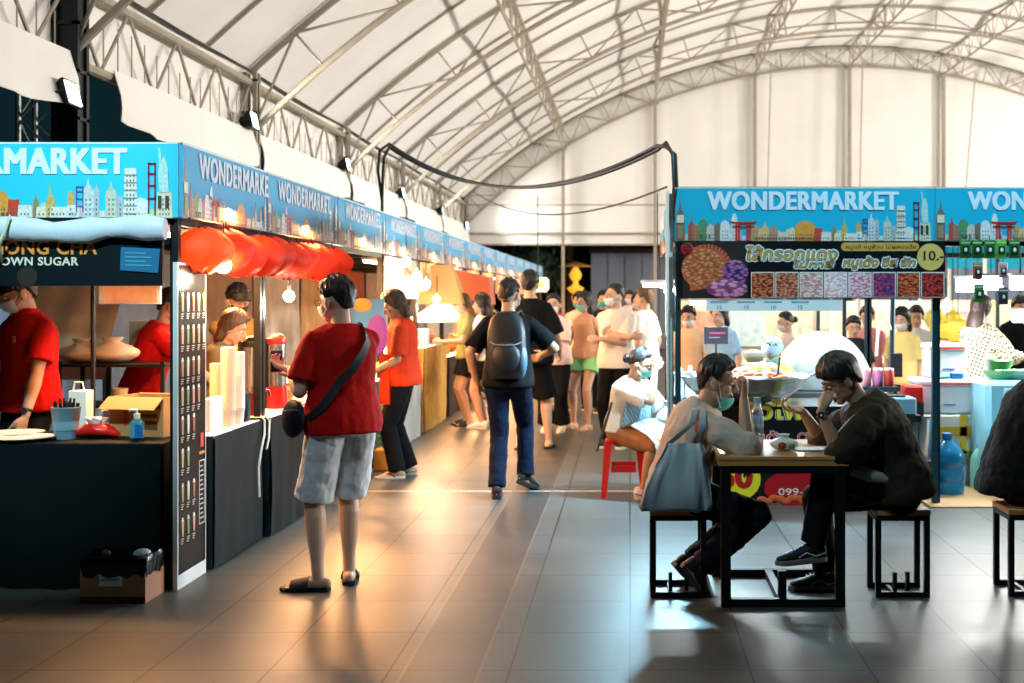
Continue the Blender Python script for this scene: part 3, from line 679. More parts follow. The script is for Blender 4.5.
# ------------------------------------------------------------------ WONDERMARKET fascia banners
CY = cm(0, 176, 214, .55); LET = cm(222, 236, 250, .5); EDGE = cm(205, 225, 230, .5)
def tower(b, T, x, w, h, m, spire=0.0, z0=0.0, dome=False):
    if dome: pts = [(x-w/2, z0), (x+w/2, z0), (x+w/2, h*.6)]+[(x+w/2*math.cos(rad(a)), h*.6+h*.4*math.sin(rad(a))) for a in (30, 60, 90, 120, 150)]+[(x-w/2, h*.6)]
    elif spire: pts = [(x-w/2, z0), (x+w/2, z0), (x+w/2, h-spire), (x+w*.12, h-spire*.6), (x, h), (x-w*.12, h-spire*.6), (x-w/2, h-spire)]
    else: pts = [(x-w/2, z0), (x+w/2, z0), (x+w*.42, h), (x-w*.42, h)]
    b.prism(pts, .002, T, m)
def skyline(b, w, wash=0.0):
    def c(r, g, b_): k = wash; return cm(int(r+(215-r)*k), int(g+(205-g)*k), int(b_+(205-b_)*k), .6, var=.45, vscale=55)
    T = FRONT(0, -.012, 0); T2 = FRONT(0, -.0168, 0)
    def q(x0, z0, x1, z1, col, t=T2):
        if x1 < w: b.prism([(x0,z0),(x1,z0),(x1,z1),(x0,z1)], .002, t, col)
    E = [  # x, w, h, colour, spire, dome
        (.04,.07,.33,c(120,110,96),.13,0),(.125,.05,.20,c(160,84,62),.08,0),(.165,.07,.12,c(180,110,80),0,0),(.215,.08,.17,c(86,140,96),0,1),(.275,.07,.13,c(196,190,178),0,1),(.33,.06,.15,c(120,104,88),.03,0),
        (.385,.08,.16,c(226,228,232),0,1),(.455,.05,.215,c(236,238,240),0,1),(.62,.06,.12,c(196,150,100),0,0),(.69,.11,.15,c(214,180,120),.07,0),(.755,.07,.12,c(176,140,110),0,1),(.83,.09,.07,c(210,200,180),0,0),
        (.90,.09,.11,c(226,202,170),.02,0),(1.0,.16,.155,c(222,150,60),0,1),(1.10,.07,.10,c(206,64,44),0,0),(1.16,.08,.07,c(226,222,210),0,0),(1.22,.03,.15,c(150,132,86),.06,0),(1.25,.06,.06,c(226,214,190),0,0),
        (1.30,.05,.19,c(204,170,96),.1,0),(1.345,.10,.06,c(232,226,206),0,0),(1.41,.04,.15,c(200,168,96),0,1),(1.42,.07,.07,c(214,222,226),0,0),(1.505,.06,.22,c(196,206,210),.07,0),(1.55,.03,.19,c(176,186,190),.04,0),
        (1.63,.06,.20,c(198,196,180),.06,0),(1.68,.03,.12,c(170,180,190),0,0),(1.735,.075,.27,c(222,220,208),0,0),(1.79,.10,.11,c(226,232,236),0,1),(1.92,.09,.14,c(214,206,180),0,0)]
    for k_, (x, ww, h, m, sp, dm) in enumerate(E):
        if x+ww/2 >= w: continue
        tower(b, FRONT(0, -.0122-.00007*k_, 0), x, ww, h, m, sp, 0.0, dm)
        top = h*.58 if dm else h-sp-.012; nc = max(1, int(ww/.022)); tw_ = FRONT(0, -.0122-.00007*k_-.0012, 0)
        for r_ in range(int((top-.012)/.026)):
            for c_ in range(nc):
                xx = x-ww*.36+ww*.72*(c_+.5)/nc; zz_ = .014+r_*.026; b.prism([(xx-.0035,zz_),(xx+.0035,zz_),(xx+.0035,zz_+.012),(xx-.0035,zz_+.012)], .001, tw_, c(96,88,84))
    q(.012,.14,.068,.20,c(236,226,200)); q(.02,.02,.06,.12,c(150,130,100))
    if w > .6:   # red gate
        for x in (.47,.49,.555,.575): q(x-.006,.0,x+.008,.13,c(196,50,40))
        b.prism([(.42,.155),(.44,.135),(.61,.135),(.63,.155),(.60,.148),(.45,.148)], .003, T2, c(186,44,36)); q(.44,.105,.61,.118,c(200,60,44))
        for x in (.2,.235,.26): q(x, .02, x+.008, .05, c(60,60,50))
    for x in [.62+.022*i for i in range(22)]: q(x,.01,x+.009,.03,c(90,80,70))
    for k in range(6): q(1.70,.02+k*.042,1.77,.027+k*.042,c(150,146,136))
    for x in (1.44, 1.475): q(x,.03,x+.006,.17,c(96,80,150))
    for z in (.06,.10,.14,.165): q(1.44,z,1.48,z+.006,c(96,80,150))
    for x in (1.83, 1.865): q(x,.0,x+.009,.30,c(130,36,60))
    for z in (.10,.17,.235,.29): q(1.83,z,1.873,z+.010,c(130,36,60))
    if w > 1.9:  # robed statue with raised torch on a plinth
        b.prism([(1.895,.14),(1.945,.14),(1.94,.26),(1.933,.30),(1.925,.33),(1.912,.33),(1.905,.31),(1.90,.36),(1.893,.385),(1.887,.38),(1.893,.30),(1.888,.24)], .003, T2, c(176,214,208))
        q(1.885,.05,1.905,.12,c(60,56,50)); q(1.925,.05,1.945,.12,c(60,56,50))
    # far low clutter
    for i in range(26):
        x = .02+i*.073; 
        if x+.04 < w: tower(b, FRONT(0,-.0105-.00005*i,0), x+.02, .08, .04+.05*((i*37) % 7)/7, c(170+(i*53) % 60, 160+(i*31) % 60, 150+(i*17) % 60))
def banner(w, text, wash=0.0, base=CY, letm=LET, label=''):
    e = empty('fascia_banner', (0,0,0), label, 'banner', 'blue WONDERMARKET fascia banners')
    b = MB(); b.b2((0,-.012,0),(w,.012,.41), base); b.b2((0,-.014,.402),(w,.014,.412), EDGE); b.b2((0,-.014,-.004),(w,.014,.004), cm(60,60,60)); b.b2((w-.006,-.015,0),(w-.001,.0,.41), cm(80,110,120)); pn = b.build('panel', e, smooth=False)
    b = MB()
    for i_, (dx, dz) in enumerate(((0,0),(.008,.004),(-.008,.004),(.008,-.004),(-.008,-.004))): b.text(text, .195, FRONT(.255+dx,-.014-.0004*i_,.243+dz), letm, ex=.003, off=0, width=1.455*(len(text)/12)*(.985 if len(text) < 12 else 1), res=6)
    b.build('lettering', pn, smooth=False)
    b = MB(); skyline(b, w, wash); b.build('skyline_print', pn, smooth=False)
    return e
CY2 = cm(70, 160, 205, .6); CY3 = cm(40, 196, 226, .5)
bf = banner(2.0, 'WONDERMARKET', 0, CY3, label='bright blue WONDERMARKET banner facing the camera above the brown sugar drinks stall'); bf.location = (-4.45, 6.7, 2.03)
br = banner(2.0, 'WONDERMARKET', 0, CY, label='blue WONDERMARKET banner facing the camera above the sausage stall sign'); br.location = (.346, 9.46, 2.03)
dup(br, (2.346, 9.46, 2.03), 0, 'blue WONDERMARKET banner at the right edge, above the hanging green packets')
dup(br, (.346, 11.48, 2.03), -PI/2, 'banner on the left flank of the right stall, seen almost edge on, nearest')
dup(br, (.346, 13.50, 2.03), -PI/2, 'banner on the left flank of the right stall, seen almost edge on, farther back')
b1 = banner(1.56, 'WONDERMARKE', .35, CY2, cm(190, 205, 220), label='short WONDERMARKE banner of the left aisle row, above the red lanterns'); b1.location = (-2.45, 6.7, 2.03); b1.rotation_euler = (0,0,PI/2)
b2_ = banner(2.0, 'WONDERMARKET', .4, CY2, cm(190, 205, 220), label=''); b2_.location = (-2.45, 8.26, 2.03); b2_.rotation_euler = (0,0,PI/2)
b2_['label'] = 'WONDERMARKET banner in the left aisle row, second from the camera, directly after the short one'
LY = [6.7, 8.26]+[8.26+2*k for k in range(1, 14)]
for i in range(2, 14):
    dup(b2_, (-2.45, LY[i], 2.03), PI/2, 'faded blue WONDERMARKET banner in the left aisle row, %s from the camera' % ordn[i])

# ------------------------------------------------------------------ stall frames
BLK = cm(18, 20, 22, .45, .3); WHT = cm(232, 232, 226, .5); TEAL = cm(20, 60, 70, .5, .3)
def stall_frame(x0, x1, y0, y1, label, m=BLK, r=.022, group=None, front_beam=True):
    e = empty('market_stall', ((x0+x1)/2, (y0+y1)/2, 0), label, 'market stall', group)
    for x in (x0, x1):
        for y in (y0, y1): b = MB(); b.box((x, y, 1.2), (2*r, 2*r, 2.4), m); b.build('post', e, smooth=False)
    b = MB()
    for z in ((2.03, 2.42) if front_beam else (2.42,)):
        for y in (y0, y1): b.box(((x0+x1)/2, y, z-.015), (x1-x0, 2*r, 2*r), m)
        for x in (x0, x1): b.box((x, (y0+y1)/2, z-.015), (2*r, y1-y0, 2*r), m)
    b.build('top_rail', e, smooth=False)
    b = MB(); b.b2((x0-.02, y0+.05, 2.44), (x1+.02, y1, 2.455), cm(120, 124, 126, .8)); b.build('roof_sheet', e, smooth=False)
    return e
for i in range(14):
    stall_frame(-4.42, -2.49, LY[i]+.04, LY[i+1]-.03, 'black metal frame and roof of the %s stall in the left row' % ordn[i], group='stall frames of the left row')
# ------------------------------------------------------------------ draped counters
def drape(b, path, z0, z1, amp, m, n=None, lean=0.0, seed=0, th=.012):
    """hanging cloth along a horizontal path [(x,y)..]; folds perpendicular to it"""
    P = [V((p[0], p[1], 0)) for p in path]; L = sum((P[i+1]-P[i]).length for i in range(len(P)-1)); n = n or int(L/.035); vs = []; NR = 8
    for q in range(n+1):
        d = L*q/n; k = 0
        while k < len(P)-2 and d > (P[k+1]-P[k]).length: d -= (P[k+1]-P[k]).length; k += 1
        u = (P[k+1]-P[k]).normalized(); p = P[k]+u*d; nn = V((u.y, -u.x, 0)); s_ = L*q/n
        for r_ in range(NR+1):
            t = r_/NR; o = amp*t*(math.sin(s_*9+seed)+.6*math.sin(s_*23+seed*2+t*2))*.5 + amp*.7*noise.noise(V((s_*2.3+seed, t*2.5, seed)))*min(1,t*3)
            vs.append(p+nn*(o+lean*t)+V((0,0,z1+(z0-z1)*t)))
    fs = []; n1 = len(vs)
    nrm = []
    for q in range(n):
        for r_ in range(NR): a = q*(NR+1)+r_; fs.append((a, a+1, a+NR+2, a+NR+1))
    u = (P[-1]-P[0]).normalized(); back = V((-u.y, u.x, 0))*th
    b.add(vs, fs, m); b.add([v+back for v in vs], [f[::-1] for f in fs], m)
BC = mat('black_cloth', (.004, .010, .012), .75, bump=.3, bscale=8, spec=.12)
DV = cm(10, 28, 34, .38, bump=.15, bscale=6, spec=.3)
def counter(x0, y0, x1, y1, z, label, skirt, top, group=None, faces='FS', amp=.02, seed=0, cat='counter'):
    e = empty('counter', ((x0+x1)/2, (y0+y1)/2, 0), label, cat, group)
    b = MB(); b.b2((x0, y0, z-.03), (x1, y1, z), top, bev=.006); b.build('tabletop', e)
    for x in (x0+.05, x1-.05):
        for y in (y0+.05, y1-.05): b = MB(); b.box((x, y, (z-.03)/2), (.03, .03, z-.03), BLK); b.build('leg', e, smooth=False)
    b = MB()
    if 'F' in faces: drape(b, [(x0, y0-.012), (x1, y0-.012)], .01, z-.005, amp, skirt, seed=seed)
    if 'S' in faces: drape(b, [(x1+.012, y0), (x1+.012, y1)], .01, z-.005, amp, skirt, seed=seed+3)
    if 'W' in faces: drape(b, [(x0-.012, y1), (x0-.012, y0)], .01, z-.005, amp, skirt, seed=seed+5)
    b.build('skirt', e, sharp=80)
    return e
counter(-6.0, 6.72, -2.56, 7.35, .80, 'long front counter covered in black cloth, left foreground, holding cups and a cardboard box', BC, BC, seed=1, amp=.05)
counter(-3.0, 7.2, -2.44, 8.12, .79, 'aisle counter with dark smooth skirt just behind the menu board, white edged top', DV, WHT, faces='FS', amp=.006, seed=2)
counter(-3.0, 8.2, -2.40, 10.1, .80, 'aisle counter with dark shiny skirt that the man in the red shirt faces', DV, WHT, faces='FS', amp=.012, seed=7)
sk = [(cm(60,66,50),'dark olive',.8), (cm(196,214,222,.7),'pale blue white',.85), (mat('orange_print', (.75,.33,.06), .6, var=.7, vscale=9),'orange patterned',1.0), (cm(70,50,40),'brown',.8), (cm(170,60,40),'brick red',.8), (cm(210,200,180),'cream',.8), (cm(60,90,90),'teal',.8), (cm(190,120,60),'tan',.8), (cm(120,40,40),'maroon',.8), (cm(200,200,200),'white',.8), (cm(60,60,70),'slate',.8)]
for i in range(11):
    y = LY[i+2]+.15; m, nm, z = sk[i]
    if i == 2: m = MATS['orange_print']
    counter(-3.05, y, -2.42, y+1.75, z, '%s skirted aisle counter of the left row, %s beyond the lantern stall' % (nm, ordn[i]), m, WHT, faces='FS', seed=i*3, amp=.02)

# ------------------------------------------------------------------ menu board beside the front stall
e = empty('menu_board', (-2.47, 6.93, 0), 'tall black menu board with rows of drink pictures at the stall corner, white border', 'menu board')
b = MB(); b.b2((-2.49, 6.70, .0), (-2.465, 7.15, 1.79), cm(225,228,230,.35)); b.build('panel', e, smooth=False)
b = MB(); b.b2((-2.466, 6.715, .08), (-2.463, 7.135, 1.775), cm(30,26,24,.22), 0); pr_ = b.build('print', e, smooth=False)
dc = [cm(190,140,90), cm(226,214,200), cm(150,96,60), cm(206,170,120), cm(120,150,110), cm(200,150,130)]
zz = [1.52,1.34,1.16,1.0,.84,.66,.47,.28]; k = 0
for r_, z in enumerate(zz):
    n = [5,5,4,4,3,2,3,3][r_]
    for c_ in range(n):
        b = MB(); y = 6.745+c_*(.085 if n > 3 else .088); T = SIDE(-2.463, y, z); m = dc[(r_*3+c_) % 6]
        b.prism([(.012,0),(.034,0),(.040,.085),(.006,.085)], .003, T, m); b.prism([(.008,.085),(.038,.085),(.030,.105),(.016,.105)], .003, T, cm(236,236,236))
        for q in range(3): b.prism([(.002,-.016-q*.012),(.044-.008*q,-.016-q*.012),(.044-.008*q,-.011-q*.012),(.002,-.011-q*.012)], .002, T, cm(190,190,186))
        b.build('drink_picture', pr_, smooth=False)
b = MB(); T = SIDE(-2.463, 7.03, .30)
for p in (((0,0),(.09,0),(.09,.004),(0,.004)), ((0,.36),(.09,.36),(.09,.364),(0,.364)), ((0,0),(.004,0),(.004,.364),(0,.364)), ((.086,0),(.09,0),(.09,.364),(.086,.364))): b.prism(p, .002, T, cm(220,220,215))
for q in range(12): b.prism([(.012,.03+q*.027),(.075-.02*((q*7) % 3)/2,.03+q*.027),(.075-.02*((q*7) % 3)/2,.036+q*.027),(.012,.036+q*.027)], .002, T, cm(200,200,196))
b.prism([(.02,.44),(.07,.44),(.07,.52),(.02,.52)], .002, T, cm(200,60,30)); b.prism([(.0,.40),(.09,.40),(.09,.415),(.0,.415)], .002, T, cm(210,130,40))
b.build('price_panel', pr_, smooth=False)
# ------------------------------------------------------------------ black shop sign, rolled sheet
e = empty('shop_sign', (-3.9, 6.66, 1.66), 'black shop sign with gold HONG CHA and white BROWN SUGAR lettering', 'sign')
b = MB(); b.b2((-6, 6.655, 1.66), (-2.53, 6.68, 2.03), cm(10, 24, 30, .35)); b.build('board', e, smooth=False)
b = MB(); T = FRONT(-2.885, 6.654, 1.832); b.text('HONG CHA', .108, T, cm(236,150,66,.4), ex=.004, off=.02, ax='RIGHT', width=.57); b.build('gold_lettering', e, smooth=False)
b = MB(); b.text('BROWN SUGAR', .062, FRONT(-2.985, 6.654, 1.772), cm(232,226,206,.4), ex=.004, off=.02, ax='RIGHT', width=.50); b.build('white_lettering', e, smooth=False)
b = MB(); b.lathe([(.001,-.004),(.055,-.004),(.055,0)], (0,0,0), cm(40,36,24), T=FRONT(-3.26,6.652,1.71)); b.build('round_emblem', e)
e = empty('notice', (-2.83, 6.64, 1.75), 'small blue printed notice taped to the right end of the black shop sign', 'notice')
b = MB(); T = FRONT(-2.755, 6.648, 1.735); b.prism([(0,.01),(.205,-.005),(.215,.125),(.005,.135)], .003, T, cm(40,110,150,.4)); b.build('sheet', e, smooth=False)
b = MB()
for q in range(4): b.prism([(.03,.035+q*.022),(.17-.03*(q % 2),.033+q*.022),(.17-.03*(q % 2),.038+q*.022),(.03,.040+q*.022)], .002, FRONT(-2.755, 6.644, 1.735), cm(90,170,200))
b.build('print', e, smooth=False)
b = MB(); pts = [V((-6+i*.1, 6.618, 1.972-.012*math.sin(i*.9)-.02*(1-abs(i-20)/20) if i < 40 else 1.95)) for i in range(36)]
rs = []
for i, p in enumerate(pts):
    r = .062+.008*math.sin(i*1.7)+.006*math.sin(i*4.1)
    rs.append([p+V((0, math.cos(2*PI*j/14)*r*.75, math.sin(2*PI*j/14)*r*(1+.15*noise.noise(V((i*.8, j, 0)))))) for j in range(14)])
b.rings(rs, cm(205, 216, 226, .35, bump=.4, bscale=18)); tag(b.build('rolled_sheet', sharp=70), 'white plastic sheet rolled up along the top of the black shop sign', 'plastic sheet')
b = MB(); b.tube([(-3.30,6.55,2.04),(-3.32,6.535,1.95),(-3.36,6.54,1.88),(-3.40,6.63,1.80)], [.006,.008,.014,.018], cm(200,214,180), n=6); tag(b.build('tie_strap'), 'pale tie strap hanging around the rolled plastic sheet', 'strap')

# aluminium truss tower behind the front banner
e = empty('truss_tower', (-5.1, 10.7, 0), 'silver box truss tower rising behind the left front banner', 'truss tower')
b = MB()
for dx in (-.15, .15):
    for dy in (-.15, .15): b.cyl((-5.1+dx, 10.7+dy, 0), (-5.1+dx, 10.7+dy, 3.45), .025, GALV, 10)
b.build('chord', e); b = MB()
for q in range(12):
    z = .05+q*.28; a = .15 if q % 2 else -.15
    for dy in (-.15, .15): b.cyl((-5.1-a, 10.7+dy, z), (-5.1+a, 10.7+dy, z+.28), .012, GALV, 6)
    for dx in (-.15, .15): b.cyl((-5.1+dx, 10.7-a, z), (-5.1+dx, 10.7+a, z+.28), .012, GALV, 6)
b.build('lattice_web', e)

# ------------------------------------------------------------------ floodlights
fl = [(2,(-4.55,10.3,3.25)),(3,(-4.6,15.3,3.75)),(4,(-4.6,20.3,3.75)),(5,(-4.6,25.2,3.7)),(6,(-4.6,30.2,3.7)),(7,(-4.6,34.9,3.6))]
for i, p in fl: floodlight((p[0], p[1]-.3, p[2]), (12, p[1]+1, 7.3) if i < 6 else (9, 34.5, 5.0), 'white floodlight on the left row of marquee columns, %s from the camera' % ordn[i-2], 700, (1,.94,.87), spot=100, soft=.3)
for i in range(1, 7): floodlight((17.1, ARCH_Y[i]-.1, 3.75), (.0, ARCH_Y[i]+1, 7.2) if i < 5 else (4, 34.5, 5.0), 'white floodlight on the right row of marquee columns, %s from the camera' % ordn[i], 4700, (1,.95,.90), soft=.5)
b = MB(); b.cyl((-2.1,3.3,0),(-2.1,3.3,4.2),.03,DSTEEL); b.lathe([(.001,0),(.3,0),(.28,.03),(.001,.04)], (-2.1,3.3,0), DSTEEL); b.cyl((-2.5,3.3,4.15),(-1.7,3.3,4.15),.02,DSTEEL); tag(b.build('added_light_mast'), 'added unseen lighting mast carrying three added fill floodlights in front of the stalls', 'mast')  # mast added out of view to carry the fill floodlights
floodlight((-2.35, 3.4, 4.3), (-3.4, 6.7, 2.0), 'added cool floodlight on the unseen mast, brightening the left front banner', 950, (.6,.92,1), spot=44)  # unseen floodlight added to brighten the front banner
floodlight((-1.85, 3.4, 4.3), (1.0, 6.6, .9), 'added cool fill floodlight on the unseen mast, turned to the dining table', 330, (.55,.86,1), spot=26)  # added fill light for the diners, source out of view
floodlight((-2.1, 3.4, 4.0), (-1.55, 6.8, .8), 'added cool white fill floodlight low on the unseen mast, turned to the man in red', 150, (.78,.92,1), spot=22)  # fill added so the man in red reads lit from the front
floodlight((3.2, 5.5, 7.9), (2.0, 9.3, 1.7), 'added unseen cool floodlight under the nearest arch truss, brightening the right banner', 2700, (.42,.82,1), spot=52)  # added above the view to brighten the right banner and floor
# ------------------------------------------------------------------ red paper lanterns
def lantern():
    e = empty('paper_lantern', (0,0,0), '', 'lantern', 'red paper lanterns under the left banner')
    m = bpy.data.materials.new('red_paper'); m.use_nodes = True; nt = m.node_tree; bs = nt.nodes['Principled BSDF']; bs.inputs['Base Color'].default_value = (.85,.06,.015,1); bs.inputs['Roughness'].default_value = .6
    tr = nt.nodes.new('ShaderNodeBsdfTranslucent'); tr.inputs[0].default_value = (1,.22,.05,1); mx = nt.nodes.new('ShaderNodeMixShader'); mx.inputs[0].default_value = .48
    nt.links.new(bs.outputs[0], mx.inputs[1]); nt.links.new(tr.outputs[0], mx.inputs[2]); nt.links.new(mx.outputs[0], nt.nodes['Material Output'].inputs[0])
    b = MB(); N = 36; rs = []
    for i in range(19):
        t = PI*(.04+.92*i/18); rs.append([V(((.158*math.sin(t)*(1+.05*(1 if j % 2 else -1)))*math.cos(2*PI*j/N), (.158*math.sin(t)*(1+.05*(1 if j % 2 else -1)))*math.sin(2*PI*j/N), -.128*math.cos(t)+.008*math.sin(j*1.3)*math.cos(t))) for j in range(N)])
    for r_ in rs:
        for k_ in range(N): q_ = 1+.10*noise.noise(r_[k_]*13); r_[k_].x *= q_; r_[k_].y *= q_
    b.rings(rs, m, False, False); b.build('paper_globe', e, sharp=80)
    b = MB(); b.cyl((0,0,.12),(0,0,.135),.04,cm(150,30,20)); b.cyl((0,0,-.135),(0,0,-.12),.04,cm(150,30,20)); b.build('rim', e)
    b = MB(); b.cyl((0,0,.13),(0,0,.17),.004,BLK,6); b.build('hook', e)
    return e
lt = lantern()
for i in range(10):
    o = lt if i == 0 else dup(lt); o.location = (-2.42+.02*(i % 2), 6.98+.325*i, 1.865+.012*math.sin(i*2.1)); o['label'] = 'red paper lantern under the left aisle banner, %s from the camera' % ordn[i]
b = MB(); b.cyl((-2.42, 6.75, 2.03), (-2.42, 10.3, 2.03), .008, BLK, 6); tag(b.build('hanging_rod'), 'thin dark rod that the red lanterns hang from', 'rod')
def bulb(p, label, r=.035, col=(1,.72,.42), power=30, es=25, group='bare bulbs over the stalls', cord=.2, lit=True):
    e = empty('light_bulb', p, label, 'light bulb', group)
    b = MB(); b.ell(p, r, mat('bulb_%g_%g' % (col[2], es), (1,1,1), .4, emit=es, ecol=col), nu=14, nv=10); gl_ = b.build('globe', e)
    b = MB(); b.cyl(V(p)+V((0,0,r*.9)), V(p)+V((0,0,r*.9+.04)), .014, cm(230,230,230)); b.cyl(V(p)+V((0,0,r+.03)), V(p)+V((0,0,r+cord)), .004, BLK, 6); b.build('socket', gl_)
    if lit: lamp('POINT', V(p)-V((0,0,r+.03)), power, col, .05)
WARM = (1, .46, .16)
bulb((-2.33, 7.05, 1.78), 'glaring bare bulb beside the first red lantern above the menu board', .045, (1,.74,.45), 28, 40)
bulb(tuple(W(289, 296, 8.6)), 'round white bulb hanging inside the stall left of the man in the red shirt', .04, (1,.86,.66), 25, 12)
# warm stall lighting: one fluorescent fitting under the roof of each left stall
for i in range(14):
    y = (LY[i]+LY[i+1])/2; e = empty('tube_light', (-2.75, y, 2.0), 'fluorescent tube under the roof of the left row, %s stall' % ordn[i], 'tube light', 'tube lights of the left row')
    b = MB(); b.box((-2.75, y, 2.0), (.05, 1.1, .03), WHT); ft_ = b.build('fitting', e, smooth=False)
    b = MB(); b.cyl((-2.75, y-.53, 1.97), (-2.75, y+.53, 1.97), .014, mat('tube_warm', (1,1,1), .4, emit=14, ecol=(1,.78,.52)), 8); b.build('tube', ft_)
    lamp('AREA', (-2.74, y, 1.94), (130 if i < 2 else 240) if i < 8 else 140, WARM, .1, (-1.5, y, 0), sy=1.0)
# ------------------------------------------------------------------ signboards and hanging things below the left banners
SG = [(3,.0,1.9,(225,196,176),'peach'),(4,.1,1.7,(226,190,130),'amber'),(5,.0,1.6,(214,210,206),'pale'),(6,.2,1.5,(214,150,120),'dusty red'),(7,.1,1.7,(230,180,120),'light orange'),(8,.1,1.7,(214,160,130),'terracotta'),(9,.1,1.7,(226,200,150),'cream'),(10,.1,1.7,(206,150,120),'rust'),(11,.1,1.7,(230,190,130),'sand')]
for n_, (i, a, w_, c, nm) in enumerate(SG):
    e = empty('hanging_signboard', (-2.43, LY[i]+a, 1.8), '%s printed signboard hanging below the left banners, %s from the lanterns' % (nm, ordn[n_]), 'signboard', 'signboards below the left banners')
    b = MB(); y0 = LY[i]+a; b.b2((-2.455, y0, 1.66 if i > 3 else 1.58), (-2.44, y0+w_, 2.01), mat('sgn%d' % i, tuple((q/255)**2.2 for q in c), .6, var=.35, vscale=14)); b.build('board', e, smooth=False)
    b = MB()
    for q in range(6): 
        y = y0+.1+q*w_/6.5; b.b2((-2.439, y, 1.72+.04*(q % 2)), (-2.436, y+w_/9, 1.94-.05*(q % 3)), cm(*[int(x) for x in ((230,150,60),(120,150,120),(240,236,220),(200,80,50))[q % 4]]))
    b.build('print', e, smooth=False)
for q, (px, py, Y) in enumerate([(398,272,11.6),(408,282,12.4),(417,276,13.2),(426,284,14.2),(437,300,15.0),(446,278,16.5),(406,262,12.6)]):
    bulb(tuple(W(px, py, Y)), 'bright white bulb in the left row behind the vendor in orange, %s in the cluster' % ordn[q], .05, (1,.93,.82), 16, 16, cord=.25)

for i in range(1, 14):
    c = [(100,134,166),(110,130,150),(150,120,96),(206,196,180),(190,150,100),(150,90,70),(176,170,160),(214,190,150),(120,110,104),(190,170,140),(150,140,130),(200,160,120),(130,110,90)][i-1]
    b = MB(); drape(b, [(-4.36, LY[i]+.08), (-4.36, LY[i+1]-.08)], .05, 2.0, .05, mat('tarp%d' % i, tuple((v/255)**2.2 for v in c), .8, var=.35, vscale=5), seed=i)
    tag(b.build('back_tarp', sharp=80), 'hanging tarp closing the rear of the %s stall in the left row' % ordn[i], 'tarp')
# ------------------------------------------------------------------ things on the front stall, left
PAP = cm(235, 232, 224, .7); CARD = cm(176, 134, 84, .8, var=.12, vscale=12); CARDD = cm(140, 100, 62, .8)
def lath(name, prof, loc, m, label, cat, group=None, n=24, bumpn=0, parts=()):
    b = MB(); b.lathe(prof, loc, m, n); o = b.build(name, origin=loc); tag(o, label, cat, group); return o
z8 = .80
p = W(66, 447, 6.95); e = empty('straw_cup', (p.x, 6.95, z8), 'ribbed grey blue cup packed with black straws, left of the red packet', 'cup')
b = MB(); N = 40; rs = [[V((p.x+(r*(1+.04*(j % 2)))*math.cos(2*PI*j/N), 6.95+(r*(1+.04*(j % 2)))*math.sin(2*PI*j/N), z8+z)) for j in range(N)] for r, z in ((.055,0),(.058,.01),(.075,.17),(.078,.172),(.078,.18),(.070,.18),(.066,.05))]
b.rings(rs, cm(120,160,178,.5)); b.build('cup', e, sharp=60)
for q in range(22):
    b = MB(); a = q*2.4; r = .012*math.sqrt(q); b.cyl((p.x+r*math.cos(a), 6.95+r*math.sin(a), z8+.05), (p.x+r*1.25*math.cos(a), 6.95+r*1.25*math.sin(a), z8+.215+.015*math.sin(q*5)), .006, cm(14,16,18,.4), 8); b.build('straw', e)
for q, (px, py, w_) in enumerate([(22, 441, .17), (10, 436, .16)]):
    p = W(px, py, 6.85+.2*q); b = MB(); b.lathe([(.001,0),(.10,0),(w_,.018),(w_+.004,.022),(w_-.01,.016),(.001,.006)], (p.x, 6.86+.24*q, z8+(.0)), cm(214,220,218,.3)); tag(b.build('plate'), ['large white plate nearest the front of the black counter', 'white plate behind the large front plate on the black counter'][q], 'plate')
p = W(95, 440, 6.95); b = MB(); rs = []
for i in range(9):
    t = i/8; k = math.sin(PI*(.08+.84*t)); rs.append([V((p.x-.13+.26*t, 6.97+.07*k*math.cos(2*PI*j/14), z8+.035*k+.012+(.035*k+.008)*math.sin(2*PI*j/14)*(1+.3*noise.noise(V((i*.9,j*.7,3)))))) for j in range(14)])
e = empty('tissue_packet', (p.x, 6.97, z8), 'crumpled red tissue packet with white tissue pulled out, beside the straw cup', 'tissue packet')
b.rings(rs, cm(206,30,24,.35,bump=.4,bscale=20)); b.build('packet', e, sharp=60)
b = MB(); rs = [[V((p.x+.0+(.03+.03*t)*math.cos(a*PI/6)*(1+.3*math.sin(a*2.1)), 6.97+(.015+.02*t)*math.sin(a*PI/6), z8+.065+.05*t+.008*math.sin(a*3))) for a in range(12)] for t in (0,.5,1)]
b.rings(rs, PAP); b.build('tissue', e)
b = MB(); b.lathe([(.035,0),(.038,.005),(.045,.11),(.030,.145),(.001,.155)], (W(97,0,7.0).x, 7.12, z8), cm(200,214,224,.15,trans=.5)); tag(b.build('plastic_lid_stack'), 'clear domed stack of plastic lids behind the red tissue packet', 'lids')
